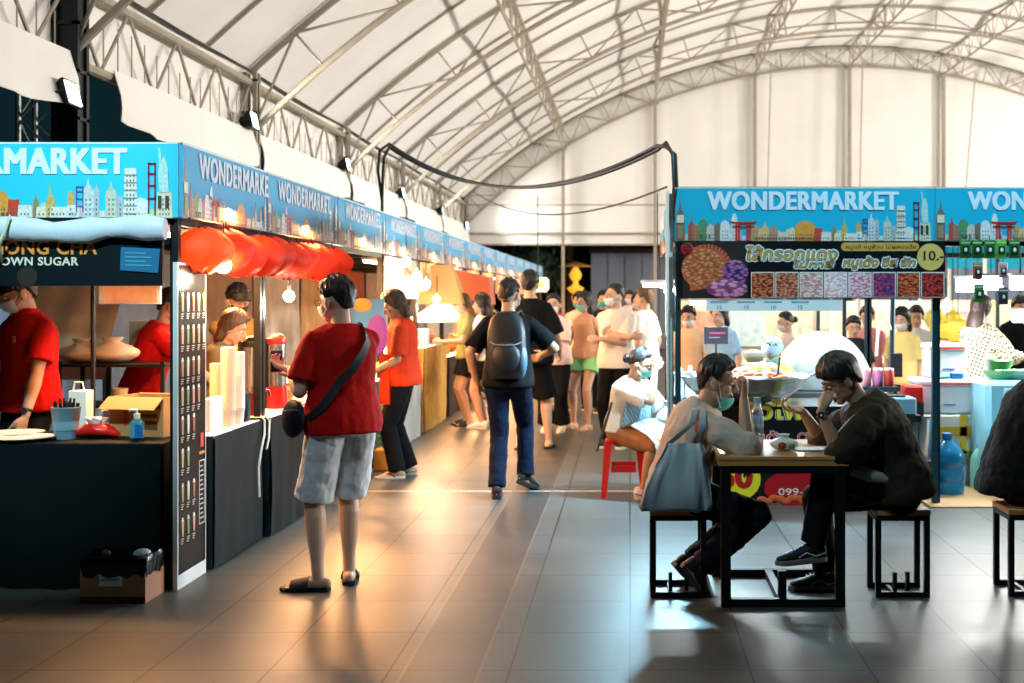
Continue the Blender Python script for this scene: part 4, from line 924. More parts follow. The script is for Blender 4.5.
def carton(name, p0, p1, label, m=CARD, flap=True, ang=0, marks=None, open_=True):
    c = V(((p0[0]+p1[0])/2, (p0[1]+p1[1])/2, p0[2])); w_, d_, h_ = p1[0]-p0[0], p1[1]-p0[1], p1[2]-p0[2]
    e = empty(name, c, label, 'box'); Rz = M.Translation(c) @ M.Rotation(rad(ang), 4, 'Z'); t = .006
    b = MB(); b.T = Rz; 
    for s_ in (-1, 1): b.box((s_*(w_/2-t/2), 0, h_/2), (t, d_, h_), m); b.box((0, s_*(d_/2-t/2), h_/2), (w_-2*t, t, h_), m)
    b.box((0,0,t/2), (w_-2*t, d_-2*t, t), m); b.build('box_body', e, smooth=False)
    if flap:
        for s_ in (-1, 1):
            b = MB(); b.T = Rz @ M.Translation((0, s_*d_/2, h_)) @ M.Rotation(s_*rad(-35), 4, 'X'); b.box((0, s_*d_*.2, 0), (w_, d_*.4, t), m); b.build('flap', e, smooth=False)
    if marks:
        b = MB(); b.T = Rz
        for (x, z, ww, hh, mm) in marks: b.box((-w_/2+x+ww/2, -d_/2-.001, z+hh/2), (ww, .003, hh), mm)
        b.build('printing', e, smooth=False)
    return e
BRN = cm(96, 66, 38)
carton('cardboard_box', (-2.98, 7.05, z8), (-2.62, 7.33, z8+.225), 'open cardboard box with red tape on the black counter, right end', ang=-14, marks=[(.10,.06,.022,.165,cm(200,70,40)), (.20,.15,.10,.018,BRN), (.20,.11,.12,.02,BRN), (.22,.04,.10,.05,BRN), (.30,.16,.04,.03,BRN)])
p = W(137, 447, 6.85); e = empty('sanitizer_bottle', (p.x, 6.85, z8), 'clear blue pump bottle of hand sanitizer in front of the cardboard box', 'bottle')
b = MB(); b.box((p.x, 6.85, z8+.06), (.075,.045,.12), cm(120,206,226,.1,trans=.5), bev=.015, seg=3); bt_ = b.build('bottle', e)
b = MB(); b.box((p.x+.016, 6.826, z8+.055), (.036,.003,.075), cm(30,110,190,.4)); b.build('bottle_label', bt_)
b = MB(); b.lathe([(.012,.118),(.018,.13),(.018,.15),(.006,.152),(.006,.17),(.001,.172)], (p.x,6.85,z8), WHT); b.tube([(p.x,6.85,z8+.17),(p.x-.035,6.85,z8+.172),(p.x-.042,6.85,z8+.165)], .007, WHT); b.build('pump', e)
# bin box with liner on the floor
e = carton('waste_box', (-2.87, 6.42, 0), (-2.53, 6.68, .20), 'low cardboard waste box with black liner on the floor beside the menu board', m=cm(176,124,98,.8), flap=False, marks=[(.10,.09,.12,.10,cm(210,226,230)), (.115,.15,.09,.012,cm(40,60,70)), (.115,.12,.09,.008,cm(60,80,90)), (0,0,.34,.035,cm(90,24,24))])
b = MB(); rs = []
for (k, z) in ((1.03,.14),(1.05,.19),(1.04,.235),(.98,.245),(.93,.20),(.85,.06)):
    rs.append([V((-2.70+(.17*k)*max(-1,min(1,1.35*math.cos(2*PI*j/40))), 6.55+(.13*k)*max(-1,min(1,1.35*math.sin(2*PI*j/40))), z+.012*math.sin(j*2.3)*(z < .2)+.006*math.sin(j*5))) for j in range(40)])
b.rings(rs, cm(8,10,12,.25,bump=.4,bscale=30), cap0=False); b.build('bin_liner', e, sharp=70)
b = MB(); b.ell((-2.60,6.56,.23), (.05,.04,.03), cm(190,214,226,.4), nu=9, nv=6); b.ell((-2.78,6.53,.24), (.025,.02,.02), cm(60,40,40)); tag(b.build('litter'), 'crumpled pale litter sticking out of the waste box', 'litter')
# back of the front stall
b = MB(); drape(b, [(-4.35, 9.0), (-3.55, 8.9)], 1.0, 2.05, .06, mat('tan_tarp', (.62,.42,.24), .8, var=.2, vscale=3), lean=.0, seed=4); 
for v in b.v: v.x += (2.05-v.z)*-.28
tag(b.build('tarp', sharp=80), 'tan tarpaulin hanging slanted behind the front stall, left of the black post', 'tarpaulin')
b = MB(); b.cyl((X_(93,7.6),7.6,0), (X_(93,7.6),7.6,2.03), .014, BLK, 10); tag(b.build('stall_pole'), 'thin black pole in the middle of the front stall', 'pole')
e = empty('orange_sign', (X_(132,8.3), 8.3, Z_(303,8.3)), 'orange glowing menu sign in white frame at the back of the front stall', 'sign')
b = MB(); b.b2((X_(99,8.3),8.3,Z_(304,8.3)), (X_(160,8.3),8.33,Z_(284,8.3)), WHT); b.build('frame', e, smooth=False)
b = MB(); b.b2((X_(102,8.3),8.294,Z_(302.5,8.3)), (X_(157,8.3),8.3,Z_(286,8.3)), mat('orange_panel',(.75,.25,.09),.4,var=.5,vscale=20,emit=.35,ecol=(1,.35,.12))); b.build('print', e, smooth=False)
# dark van parked behind the row
VN = cm(20, 34, 40, .25, coat=.5); GL = cm(70, 90, 96, .08, spec=.8)
def van(x, y, label):
    e = empty('parked_van', (x, y, 0), label, 'van'); b = MB()
    prof = [(-1.0,.35),(-1.0,.95),(-.92,1.08),(-.55,1.75),(-.35,1.86),(2.6,1.9),(2.7,1.8),(2.7,.35)]
    T = TM((x, y, 0), (0,1,0), (0,0,1)); b.prism(prof, .02, T, VN)
    rs = [[V((x-k*.78*(1-.10*max(0,q[1]-1.0)), y+q[0], q[1])) for q in prof] for k in (-1.0,-.97,.97,1.0)]
    b = MB(); b.rings(rs, VN); b.build('bodywork', e, sharp=30)
    b = MB(); d = V((0,.37,.67)).normalized(); b.T = TM((x, y-.742, 1.41), (1,0,0), d); b.box((0,0,.01), (1.30,.62,.02), GL, bev=.05); b.build('windscreen', e)
    b = MB(); b.tube([(x-.5,y-.955,1.10),(x+.0,y-.80,1.36),(x+.35,y-.72,1.5)], .012, cm(150,130,100)); b.build('wiper', e)
    b = MB(); b.box((x,y-1.0,.62),(1.2,.04,.16),cm(60,66,70,.3,.5)); b.box((x,y-1.02,.45),(1.5,.08,.14),cm(12,14,16)); b.build('grille', e)
    for s_ in (-1,1): b = MB(); b.box((x+s_*.6,y-1.0,.80),(.24,.05,.14),cm(200,210,210,.1),bev=.03,seg=2); b.build('headlight', e)
    for s_ in (-1,1):
        for yy in (-.35, 2.0): b = MB(); b.cyl((x+s_*.80,y+yy,.32),(x+s_*.60,y+yy,.32),.32,cm(14,14,14,.8),24); b.build('wheel', e)
    return e
van(-6.6, 12.6, 'dark van parked behind the left stalls, seen past the tan tarpaulin')
e = empty('back_shelf', (X_(105,8.5), 8.5, 0), 'black wire shelf unit with pale plastic bags at the back of the front stall', 'shelf')
sx0, sx1 = X_(62,8.5), X_(170,8.5)
for z in (.45, .86, 1.14): b = MB(); b.b2((sx0,8.4,z-.02),(sx1,8.8,z), BLK); b.build('shelf_board', e, smooth=False)
for x in (sx0+.02, sx1-.02):
    for y in (8.42, 8.78): b = MB(); b.box((x,y,.58),(.025,.025,1.16),BLK); b.build('post', e, smooth=False)
def bag(name, c, rx, ry, h_, m, label, cat='bag', seed=0, knot=True, group=None):
    b = MB(); rs = []
    for i in range(13):
        t = i/12; k = (math.sin(PI*min(1,t*1.15+.06)))**.6 if t < .82 else .28*(1+(t-.82)*3)
        rs.append([V((c[0]+rx*k*math.cos(2*PI*j/20)*(1+.16*noise.noise(V((i*.5,j*.9,seed)))), c[1]+ry*k*math.sin(2*PI*j/20)*(1+.16*noise.noise(V((j*.8,i*.5,seed)))), c[2]+h_*t+.03*h_*noise.noise(V((j*.9,i,seed))) if i else c[2])) for j in range(20)])
    b.rings(rs, m); return tag(b.build(name, sharp=70, origin=c), label, cat, group)
TANP = cm(214, 190, 160, .6); CLB = cm(214, 226, 230, .25, trans=.35, bump=.5, bscale=25)
bag('plastic_bag', (X_(82,8.6),8.6,1.14), .16,.13,.17, TANP, 'cream plastic bag on the top shelf below the tan tarpaulin', seed=2)
bag('plastic_bag', (X_(112,8.6),8.6,1.14), .19,.13,.18, TANP, 'larger cream plastic bag on the top shelf, right of the thin black pole', seed=5)
e = empty('paper_bag', (X_(83,7.25),7.25,z8), 'white paper carrier bag standing behind the straw cup', 'bag')
b = MB(); x0 = X_(72,7.25); b.b2((x0,7.2,z8),(X_(90,7.25),7.3,z8+.25), PAP, bev=.004); b.build('bag_body', e)
b = MB(); b.tube([(x0+.02,7.22,z8+.25),(x0+.03,7.22,z8+.30),(x0+.075,7.22,z8+.30),(x0+.085,7.22,z8+.25)], .006, PAP, n=6); b.build('handle', e)
b = MB(); b.lathe([(.001,0),(.04,0),(.055,.11),(.05,.11),(.036,.01)], (X_(120,8.5),8.5,.86), cm(220,200,150,.2,trans=.4)); tag(b.build('glass_jar'), 'yellowish glass jar on the middle shelf behind the cardboard box', 'jar')
b = MB(); b.b2((X_(98,8.45),8.42,.87),(X_(128,8.45),8.7,.875+.001), BLK); b.b2((X_(100,8.0),8.0,.80),(X_(128,8.0),8.15,.86), cm(20,60,180,.5), bev=.01); tag(b.build('blue_tub'), 'flat blue tub behind the cardboard box', 'tub')
b = MB(); b.b2((X_(133,7.75),7.7,.62),(X_(172,7.75),8.0,.93), cm(24,14,14,.4), bev=.02); b.b2((X_(131,7.75),7.68,.93),(X_(174,7.75),8.02,.955), cm(170,30,26,.4), bev=.01); tag(b.build('red_tray_box'), 'dark box with a red rim in front of the second red shirted vendor', 'box')
b = MB(); b.b2((X_(133,7.75),7.7,.0),(X_(172,7.75),8.0,.62), cm(20,20,22,.6)); tag(b.build('stool_cabinet', smooth=False), 'dark cabinet carrying the red rimmed box', 'cabinet')
b = MB(); b.b2((X_(129,9.2),9.2,1.13),(X_(148,9.2),9.22,1.42), cm(190,205,205,.6)); tag(b.build('paper_notice', smooth=False), 'white paper notice behind the back shelf of the front stall', 'notice')
# colourful cloth at far left
for q, (a, c_) in enumerate([((34,52), (190,60,60)), ((52,58), (60,150,160)), ((58,66), (230,210,90)), ((25,36), (220,226,230))]):
    b = MB(); b.b2((X_(a[0],9.3),9.3,1.0),(X_(a[1],9.3),9.33,1.75), mat('grf%d' % q, tuple((v/255)**2.2 for v in c_), .7, var=.8, vscale=16)); tag(b.build('poster', smooth=False), 'narrow %s patterned poster behind the red shirted vendor at far left' % ['red', 'teal', 'yellow', 'white'][q], 'poster')

# ------------------------------------------------------------------ things on the aisle counters, left
zc = .79
b = MB(); b.b2((X_(210,7.5),7.38,zc),(-2.52,7.62,zc+.20), cm(236,230,222,.6), bev=.006); tag(b.build('white_box'), 'plain white box on the aisle counter right behind the menu board', 'box')
def cupstack(p, r, n, m, label, hh=.012, base=.10):
    e = empty('cup_stack', p, label, 'cup stack', 'towers of paper cups on the aisle counter'); b = MB(); pr = [(r*.75,0)]
    for i in range(n): z = base+i*hh; pr += [(r*.98,z),(r*1.04,z+.002),(r*1.04,z+hh*.35),(r*.98,z+hh*.4)]
    pr.append((r*.9, base+n*hh)); b.lathe(pr, p, m, 20); b.build('cups', e, sharp=50); return e
cupstack((-2.52,7.72,zc), .046, 33, cm(230,214,196,.5), 'tallest tower of pale paper cups behind the white box')
cupstack((-2.63,7.84,zc), .046, 24, cm(216,196,168,.5), 'shorter tan tower of cups, left of the tallest tower')
cupstack((-2.51,7.88,zc), .042, 30, cm(240,236,232,.4), 'white tower of cups next to the black speaker box')
b = MB(); b.b2((-2.58,7.98,zc),(-2.49,8.08,zc+.19), cm(14,20,24,.4), bev=.01); b.b2((-2.489,8.0,zc+.03),(-2.486,8.06,zc+.12), cm(40,50,56)); tag(b.build('speaker_box'), 'small black speaker box on the end of the aisle counter', 'speaker')
ST = cm(176, 184, 186, .22, .9)
def dispenser(x, y, lid, base, label):
    z = .80; e = empty('drink_dispenser', (x,y,z), label, 'drink dispenser', 'steel drink dispensers on the aisle counter')
    b = MB(); b.lathe([(.072,0),(.075,.02),(.07,.15),(.062,.155)], (x,y,z), base); b.build('base', e)
    b = MB(); b.lathe([(.062,.155),(.066,.16),(.066,.46),(.062,.465)], (x,y,z), ST, 28); b.build('steel_cylinder', e)
    b = MB(); b.lathe([(.067,.462),(.07,.475),(.066,.50),(.035,.53),(.012,.535),(.001,.535)], (x,y,z), lid); b.build('lid', e)
    b = MB(); b.tube([(x+.06,y,z+.17),(x+.11,y,z+.165),(x+.115,y,z+.13)], .010, base); b.build('tap', e)
    b = MB(); b.box((x-.075,y-.02,z+.25),(.03,.04,.50),BLK,bev=.006); b.build('stand', e)
RD = cm(196, 30, 22, .3); 
dispenser(-2.56, 8.35, cm(20,20,22,.3), cm(96,20,16,.35), 'steel drink dispenser with black lid on the aisle counter')
dispenser(-2.55, 8.88, RD, RD, 'steel drink dispenser with red lid and red base on the aisle counter')
b = MB(); b.box((-2.50,9.05,.81),(.20,.16,.02),cm(226,80,30,.4),bev=.008); b.box((-2.46,9.0,.83),(.10,.08,.02),cm(210,50,30,.5),bev=.008); tag(b.build('orange_tray'), 'small orange red tray at the foot of the red lidded dispenser', 'tray')
b = MB(); b.tube([(-2.42,8.06,.82),(-2.40,8.08,.79),(-2.395,8.06,.70),(-2.39,7.98,.62),(-2.40,7.95,.50),(-2.41,8.0,.3)], .007, cm(220,220,214), n=8); b.tube([(-2.42,8.14,.82),(-2.39,8.16,.78),(-2.385,8.12,.66),(-2.39,8.08,.60)], .007, cm(220,220,214), n=8); tag(b.build('electric_cable'), 'white power cord dangling between the two dark aisle counters', 'cord')
for q, (y, w_, h_, c_) in enumerate([(9.25,.14,.16,(226,206,180)),(9.5,.16,.20,(232,230,224)),(9.75,.15,.24,(206,220,196)),(9.7,.12,.12,(240,240,236))]):
    b = MB(); x = -2.62-.14*(q == 3)-.06*q; b.b2((x-.12,y,.80),(x+.04,y+w_,.80+h_), cm(*c_, .6), bev=.01); b.b2((x+.041,y+.02,.82),(x+.044,y+w_-.03,.80+h_*.6), cm(150,110,90)); tag(b.build('goods_box'), '%s goods box on the aisle counter before the man in red' % ['beige', 'white', 'pale green', 'small white'][q], 'box')
e = empty('picture_menu', (-2.43, 9.6, .80), 'standing picture menu card on the counter under the hands of the man in red', 'menu')
b = MB(); b.T = TM((-2.40,9.25,.80), (0,1,0), (-.25,0,1)); b.box((.3,.13,0),(.6,.26,.01),PAP); b.build('card', e, smooth=False)
b = MB(); b.T = TM((-2.394,9.25,.80), (0,1,0), (-.25,0,1))
for q in range(5): b.box((.07+q*.115,.16,.0),(.09,.11,.004),cm(*[(170,90,50),(120,80,60),(200,150,90),(90,60,50),(190,110,90)][q])); b.box((.07+q*.115,.06,.0),(.08,.03,.004),cm(90,90,90))
b.build('pictures', e, smooth=False)
# goods along the farther left counters
R2 = random.Random(11); colw = {'yellow': (236,190,60), 'white': (238,236,230), 'red': (206,50,36), 'green': (120,170,90), 'orange': (232,130,40), 'cream': (240,220,180), 'teal': (90,170,170), 'brown': (130,84,50)}
kinds = ['box', 'jar', 'bowl', 'bag']
for i in range(9):
    for q in range(5):
        y = LY[i+2]+.3+q*.34; z = sk[i][2]; cn = list(colw)[(i*3+q*5+q//2) % 8]; kd = kinds[(i+q) % 4]; m = cm(*colw[cn], .5); x = -2.6-.1*(q % 2)
        lab = '%s %s on the %s left row counter, %s from its near end' % (cn, {'box':'goods box','jar':'lidded jar','bowl':'food bowl','bag':'filled bag'}[kd], {0:'dark olive',1:'pale blue white',2:'orange patterned',3:'brown',4:'brick red',5:'cream',6:'teal',7:'tan',8:'maroon'}[i], ordn[q])
        if kd == 'box':
            e = empty('goods_box', (x,y,z), lab, 'box'); b = MB(); h_ = R2.uniform(.14,.28); b.box((x,y,z+h_/2),(.2,.22,h_),m,bev=.008); b.build('box_body', e)
            b = MB(); b.box((x+.101,y,z+h_*.5),(.003,.14,h_*.5),PAP); b.build('box_label', e)
        elif kd == 'jar':
            e = empty('goods_jar', (x,y,z), lab, 'jar'); b = MB(); b.lathe([(.06,0),(.075,.01),(.075,.14),(.05,.16)], (x,y,z), m); b.build('jar_body', e); b = MB(); b.lathe([(.055,.158),(.058,.165),(.058,.19),(.001,.195)], (x,y,z), RD if q % 2 else WHT); b.build('lid', e)
        elif kd == 'bowl':
            e = empty('food_bowl', (x,y,z), lab, 'bowl'); b = MB(); b.lathe([(.05,0),(.10,.05),(.13,.085),(.135,.085),(.12,.07),(.001,.06)], (x,y,z), ST); b.build('bowl', e); b = MB(); b.ell((x,y,z+.07),(.11,.11,.05),m,nu=12,nv=8); b.build('food', e)
        else: bag('goods_bag', (x,y,z), .10,.11,.26, m, lab, seed=i*7+q)
# blue purple poster, parasol shapes, crates
e = empty('picture_poster', (X_(366,10.4),10.4,1.45), 'blue and magenta picture poster behind the man in red', 'poster')
b = MB(); b.b2((X_(352,10.45),10.45,Z_(345,10.45)),(X_(384,10.45),10.47,Z_(299,10.45)), cm(70,150,226,.5)); b.build('sheet', e, smooth=False)
b = MB(); b.ell((X_(377,10.44),10.445,Z_(335,10.4)), (.09,.006,.17), cm(140,60,170,.5), nu=18); b.ell((X_(362,10.44),10.445,Z_(305,10.4)), (.08,.006,.06), cm(240,160,60,.5), nu=18); b.build('artwork', e)
b = MB(); b.lathe([(.001,.30),(.30,.10),(.52,.0),(.50,.0),(.29,.09),(.001,.28)], (X_(437,15.5),15.9,Z_(322,15.5)), cm(244,240,228,.6)); b.cyl((X_(437,15.5),15.9,0),(X_(437,15.5),15.9,1.6),.02,BLK); tag(b.build('white_parasol'), 'small white parasol over a counter behind the vendor in orange', 'parasol')
b = MB(); b.rings([[V((X_(441,15.2)+a*k, 15.2+c*k*.8, z)) for a, c in ((-1,-1),(1,-1),(1,1),(-1,1))] for k, z in ((.30,Z_(304,15.2)),(.14,Z_(265,15.2)))], cm(226,176,110,.6)); tag(b.build('orange_lampshade', smooth=False), 'big orange tapered lampshade hanging in the left row', 'lampshade')
b = MB(); b.prism([(0,0),(.55,-.12),(.5,.25),(.05,.35)], .5, TM((X_(456,17),17,1.62),(1,0,0),(0,0,1)), cm(200,110,80,.7)); tag(b.build('red_awning', smooth=False), 'small red sloping awning left of the yellow haired woman', 'awning')
e = empty('potted_herbs', (-2.35, 11.4, 0), 'orange crate with a tall green herb rack by the feet of the vendor in orange', 'plant')
b = MB(); b.b2((-2.36,11.3,0),(-2.12,11.6,.20), cm(236,150,60,.6), bev=.01); b.build('crate', e)
b = MB(); 
for q in range(150):
    p = V((R2.uniform(-2.36,-2.14), R2.uniform(11.33,11.57), R2.uniform(.2,.62))); d = V((R2.gauss(0,1),R2.gauss(0,1),R2.gauss(0,1))).normalized(); x,y,z = frame(d); b.add([p-x*.015,p-y*.035,p+x*.015,p+y*.035],[(0,1,2,3)],cm(70,130,60))
b.build('leaves', e, smooth=False)
b = MB(); b.cyl((-2.12,11.15,0.02),(-2.12,11.15,1.6),.015,BLK); b.lathe([(.001,0),(.14,0),(.13,.02),(.001,.025)], (-2.12,11.15,0), BLK); tag(b.build('stand_pole'), 'black pole on a round foot beside the vendor in orange', 'pole')
# ------------------------------------------------------------------ the sausage stall on the right
stall_frame(.37, 2.35, 9.49, 12.2, 'dark teal metal frame of the sausage stall on the right', TEAL)
stall_frame(2.372, 4.5, 9.515, 12.2, 'black metal frame of the second right hand stall with coolers', BLK)
e = empty('flank_post', (.36, 9.42, 0), 'white corner post wrapped in sheet at the left edge of the sausage stall', 'post')
b = MB(); b.b2((.285,9.50,0),(.335,9.56,2.4), cm(226,222,214)); b.build('post_core', e, smooth=False)
b = MB(); b.b2((.275,9.47,1.3),(.30,9.52,2.42), cm(236,232,226)); b.b2((.30,9.46,.2),(.312,9.5,1.5), cm(60,130,150)); b.build('wrapping', e, smooth=False)
def printmat(name, c1, c2, sc, c3=None):
    if name in MATS: return MATS[name]
    m = bpy.data.materials.new(name); m.use_nodes = True; nt = m.node_tree; bs = nt.nodes['Principled BSDF']
    tc = nt.nodes.new('ShaderNodeTexCoord'); mp = nt.nodes.new('ShaderNodeMapping'); mp.inputs['Scale'].default_value = (1, 1, 2.2); mp.inputs['Rotation'].default_value = (0, .6, 0); vo = nt.nodes.new('ShaderNodeTexVoronoi'); vo.inputs['Scale'].default_value = sc
    nt.links.new(tc.outputs['Object'], mp.inputs[0]); nt.links.new(mp.outputs[0], vo.inputs['Vector'])
    cr = nt.nodes.new('ShaderNodeValToRGB'); nt.links.new(vo.outputs['Distance'], cr.inputs[0])
    f = lambda c: tuple((x/255)**2.2 for x in c)+(1,)
    cr.color_ramp.elements[0].color = f(c1); cr.color_ramp.elements[1].position = .62; cr.color_ramp.elements[1].color = f(c2)
    if c3: el = cr.color_ramp.elements.new(.3); el.color = f(c3)
    nt.links.new(cr.outputs[0], bs.inputs['Base Color']); bs.inputs['Roughness'].default_value = .45; MATS[name] = m; return m
def fp(b, x0, y0, x1, y1, m, Y, th=.003):    # flat rectangle given by its corners on the sign plane
    b.b2((X_(x0,Y), Y-th, Z_(y1,Y)), (X_(x1,Y), Y, Z_(y0,Y)), m)
YS = 9.42
e = empty('sausage_sign', (1.4, YS, 1.58), 'black and gold Thai sausage sign with food pictures under the right banner', 'sign')
b = MB(); fp(b, 677, 241, 945, 298.5, cm(12,14,18,.35), YS, .012); b.build('board', e, smooth=False)
GOLD = cm(206,160,80,.35); Y1 = YS-.012
b = MB()
def outl(b, t, px, py, w_px, h, y, sh=.0):
    w_ = w_px/F*y; T = lambda d: FRONT(X_(px,y), y-d, Z_(py,y))
    for k_, (rr_, mm_) in enumerate(((.015, cm(220,240,246,.4)), (.0055, cm(40,24,14,.4)))):
        for a_ in range(0, 360, 45 if k_ == 0 else 60):
            b.text(t, h, FRONT(X_(px,y)+rr_*math.cos(rad(a_)), y-.003-.0016*k_-.00004*a_/10, Z_(py,y)+rr_*math.sin(rad(a_))), mm_, ex=.001, off=0, width=w_, shear=sh)
    for dx_ in (-.0015, .0015): b.text(t, h, FRONT(X_(px,y)+dx_, y-.0075+dx_*.1, Z_(py,y)), GOLD, ex=.001, off=.006, width=w_, shear=sh)
outl(b, 'ไส้กรอกแดง', 745, 260, 90, .125, Y1, .15); b.build('main_lettering', e, smooth=False)
b = MB(); outl(b, 'ไม่ทาสี', 793, 267.5, 39, .06, Y1, .15); outl(b, 'หมูเด้ง ชีส ฮัก', 842, 266.5, 72, .085, Y1, .2); b.build('small_lettering', e, smooth=False)
b = MB(); T = FRONT(X_(841,Y1), Y1, Z_(251,Y1)); w_ = 78/F*Y1; h_ = 8.5/F*Y1
b.prism([(h_/2+(h_/2)*math.cos(rad(a)), h_/2+(h_/2)*math.sin(rad(a))) for a in range(90,271,20)]+[(w_-h_/2+(h_/2)*math.cos(rad(a)), h_/2+(h_/2)*math.sin(rad(a))) for a in range(-90,91,20)], .003, T, GOLD); b.text('หมูแท้ หมูล้วน ไม่ผสมแป้ง', .04, FRONT(X_(845,Y1), Y1-.003, Z_(248.8,Y1)), cm(60,36,16), ex=.001, off=.01, width=w_*.9); b.build('gold_pill', e, smooth=False)
b = MB(); b.lathe([(.001,-.004),(.103,-.004),(.103,0)], (0,0,0), cm(222,186,104,.35), 36, T=FRONT(X_(930.5,Y1), Y1, Z_(257,Y1))@M.Scale(-1,4,(0,0,1))); b.text('10.-', .10, FRONT(X_(920.5,Y1), Y1-.006, Z_(260,Y1)), cm(40,26,14), ex=.001, off=.012, width=.155); b.build('price_disc', e)
b = MB(); m1 = printmat('pr_a', (226,186,140), (150,80,40), 26, (206,130,90)); m2 = printmat('pr_b', (90,70,150), (30,30,90), 22, (190,110,170)); m3 = printmat('pr_c', (200,130,190), (120,60,110), 18, (226,150,190)); m4 = printmat('pr_d', (190,40,50), (90,20,30), 30)
fp(b, 683, 242, 748, 298, cm(30,22,20), Y1, .002)
b.prism([(.13+.20*math.cos(rad(a)), .15+.21*math.sin(rad(a))) for a in range(-30,121,15)]+[(0,.37),(0,0)], .002, FRONT(X_(690,Y1), Y1-.002, Z_(291,Y1)), cm(190,90,56))
for a in range(0, 100, 9): b.prism([(.13+.15*math.cos(rad(a)), .15+.16*math.sin(rad(a))), (.13+.2*math.cos(rad(a)), .15+.21*math.sin(rad(a))), (.13+.2*math.cos(rad(a+3)), .15+.21*math.sin(rad(a+3)))], .001, FRONT(X_(690,Y1), Y1-.004, Z_(291,Y1)), cm(60,30,20))
b.ell((X_(703,Y1), Y1-.004, Z_(269,Y1)), (.165,.004,.155), m1, nu=24); b.ell((X_(735,Y1), Y1-.005, Z_(273,Y1)), (.10,.004,.10), m2, nu=20); b.ell((X_(727,Y1), Y1-.007, Z_(289,Y1)), (.16,.004,.07), m3, nu=20); b.ell((X_(686.5,Y1), Y1-.006, Z_(249,Y1)), (.045,.004,.05), m4, nu=16)
b.build('sausage_picture', e, sharp=60)
tl = [((196,84,50),(90,30,24),(226,130,80)), ((210,110,80),(120,50,40),(226,150,110)), ((236,200,190),(200,130,130),(240,230,226)), ((240,226,226),(220,170,180),(250,244,244)), ((236,190,200),(200,110,140),(240,226,230)), ((226,120,140),(40,50,110),(206,60,90)), ((216,80,50),(120,30,24),(230,120,70)), ((190,40,36),(90,16,20),(210,70,60))]
for q in range(8):
    b = MB(); x0 = 751+24.3*q; fp(b, x0, 272, x0+23.3, 297.5, WHT, Y1, .003); fp(b, x0+.8, 273, x0+22.5, 297, printmat('tile%d' % q, tl[q][0], tl[q][1], 34, tl[q][2]), Y1-.003, .001); b.build('food_picture', e, smooth=False)
e = empty('price_strip', (1.05, YS, 1.5), 'white price strip hanging below the sausage sign', 'price strip')
b = MB(); fp(b, 706, 299, 842, 311, cm(232,244,248,.4), YS-.002, .003); b.build('strip', e, smooth=False)
b = MB(); cc = cm(90,170,190)
for q in range(4):
    x = 716+27*q; fp(b, x-6, 301.2, x+12, 302.8, cc, YS-.006, .001); b.text('10' if q in (1,2) else '15', .045, FRONT(X_(x,YS), YS-.006, Z_(309.3,YS)), cc, ex=.001, off=.01)
b.build('prices', e, smooth=False)
# fluorescent tubes at the stall corner
CT = mat('tube_cool', (1,1,1), .4, emit=22, ecol=(.86,.97,1))
for q, (x0, x1, y, Y, lab) in enumerate([(643,672,285,9.7,'short cool fluorescent tube sticking out left of the sausage stall corner'), (664,706,290,9.62,'cool fluorescent tube under the left end of the sausage sign'), (800,850,285,9.9,'fluorescent tube glaring behind the middle of the sausage sign'), (690,760,303,10.6,'fluorescent tube deeper inside the sausage stall')]):
    e = empty('tube_light', W((x0+x1)/2, y, Y), lab, 'tube light'); xa, xb, z = X_(x0,Y), X_(x1,Y), Z_(y,Y)
    b = MB(); b.b2((xa-.02,Y-.02,z+.015),(xb+.02,Y+.02,z+.04), WHT); b.build('fitting', e, smooth=False)
    b = MB(); b.cyl((xa,Y,z),(xb,Y,z),.016,CT,10); b.build('tube', e)
    b = MB(); b.cyl(((xa+xb)/2,Y,z+.03),((xa+xb)/2,Y,2.42),.004,BLK,6); b.build('hanger', e)
    lamp('AREA', ((xa+xb)/2, Y, z-.03), (70,120,22,40)[q], (.42,.80,1) if q < 2 else (.85,.96,1), xb-xa, (((xa+xb)/2)+(-.2 if q < 2 else 0), Y-.9, 0), sy=.05)
e = empty('tube_light', (1.3, 10.9, 2.36), 'fluorescent batten under the roof of the sausage stall', 'tube light')
b = MB(); b.box((1.3,10.9,2.36),(1.3,.06,.04),WHT); b.build('fitting', e, smooth=False); b = MB(); b.cyl((.7,10.9,2.32),(1.9,10.9,2.32),.016,CT,10); b.build('tube', e)
lamp('AREA', (1.3,10.9,2.28), 40, (.86,.96,1), 1.2, (1.2,10.3,0), sy=.1)
# counter with printed front
e = empty('counter', (1.25, 9.8, 0), 'sausage stall counter behind the dining table with printed black front, carrying the big steel wok', 'counter')
b = MB(); b.b2((.52,9.45,.73),(2.0,10.25,.76), ST); b.build('tabletop', e, smooth=False)
for x in (.56, 1.96):
    for y in (9.5, 10.2): b = MB(); b.box((x,y,.365),(.035,.035,.73),BLK); b.build('leg', e, smooth=False)
Yc = 9.44; b = MB(); b.b2((.52,Yc-.008,.02),(2.0,Yc,.76), cm(10,12,14,.4)); b.build('front_panel', e, smooth=False); Yp = Yc-.008
YEL = cm(226,222,40,.4); b = MB()
for t, px, py, wp, h in (('หัวไพ', 741, 419, 60, .17),):
    T = lambda d: FRONT(X_(px,Yp), Yp-d, Z_(py,Yp)); b.text(t, h, T(.003), WHT, ex=.001, off=.05, width=wp/F*Yp*1.03); b.text(t, h, T(.0045), BLK, ex=.001, off=.03, width=wp/F*Yp*1.01); b.text(t, h, T(.006), YEL, ex=.001, off=.012, width=wp/F*Yp)
b.build('yellow_lettering', e, smooth=False)
b = MB(); PK = cm(206,40,70,.4)
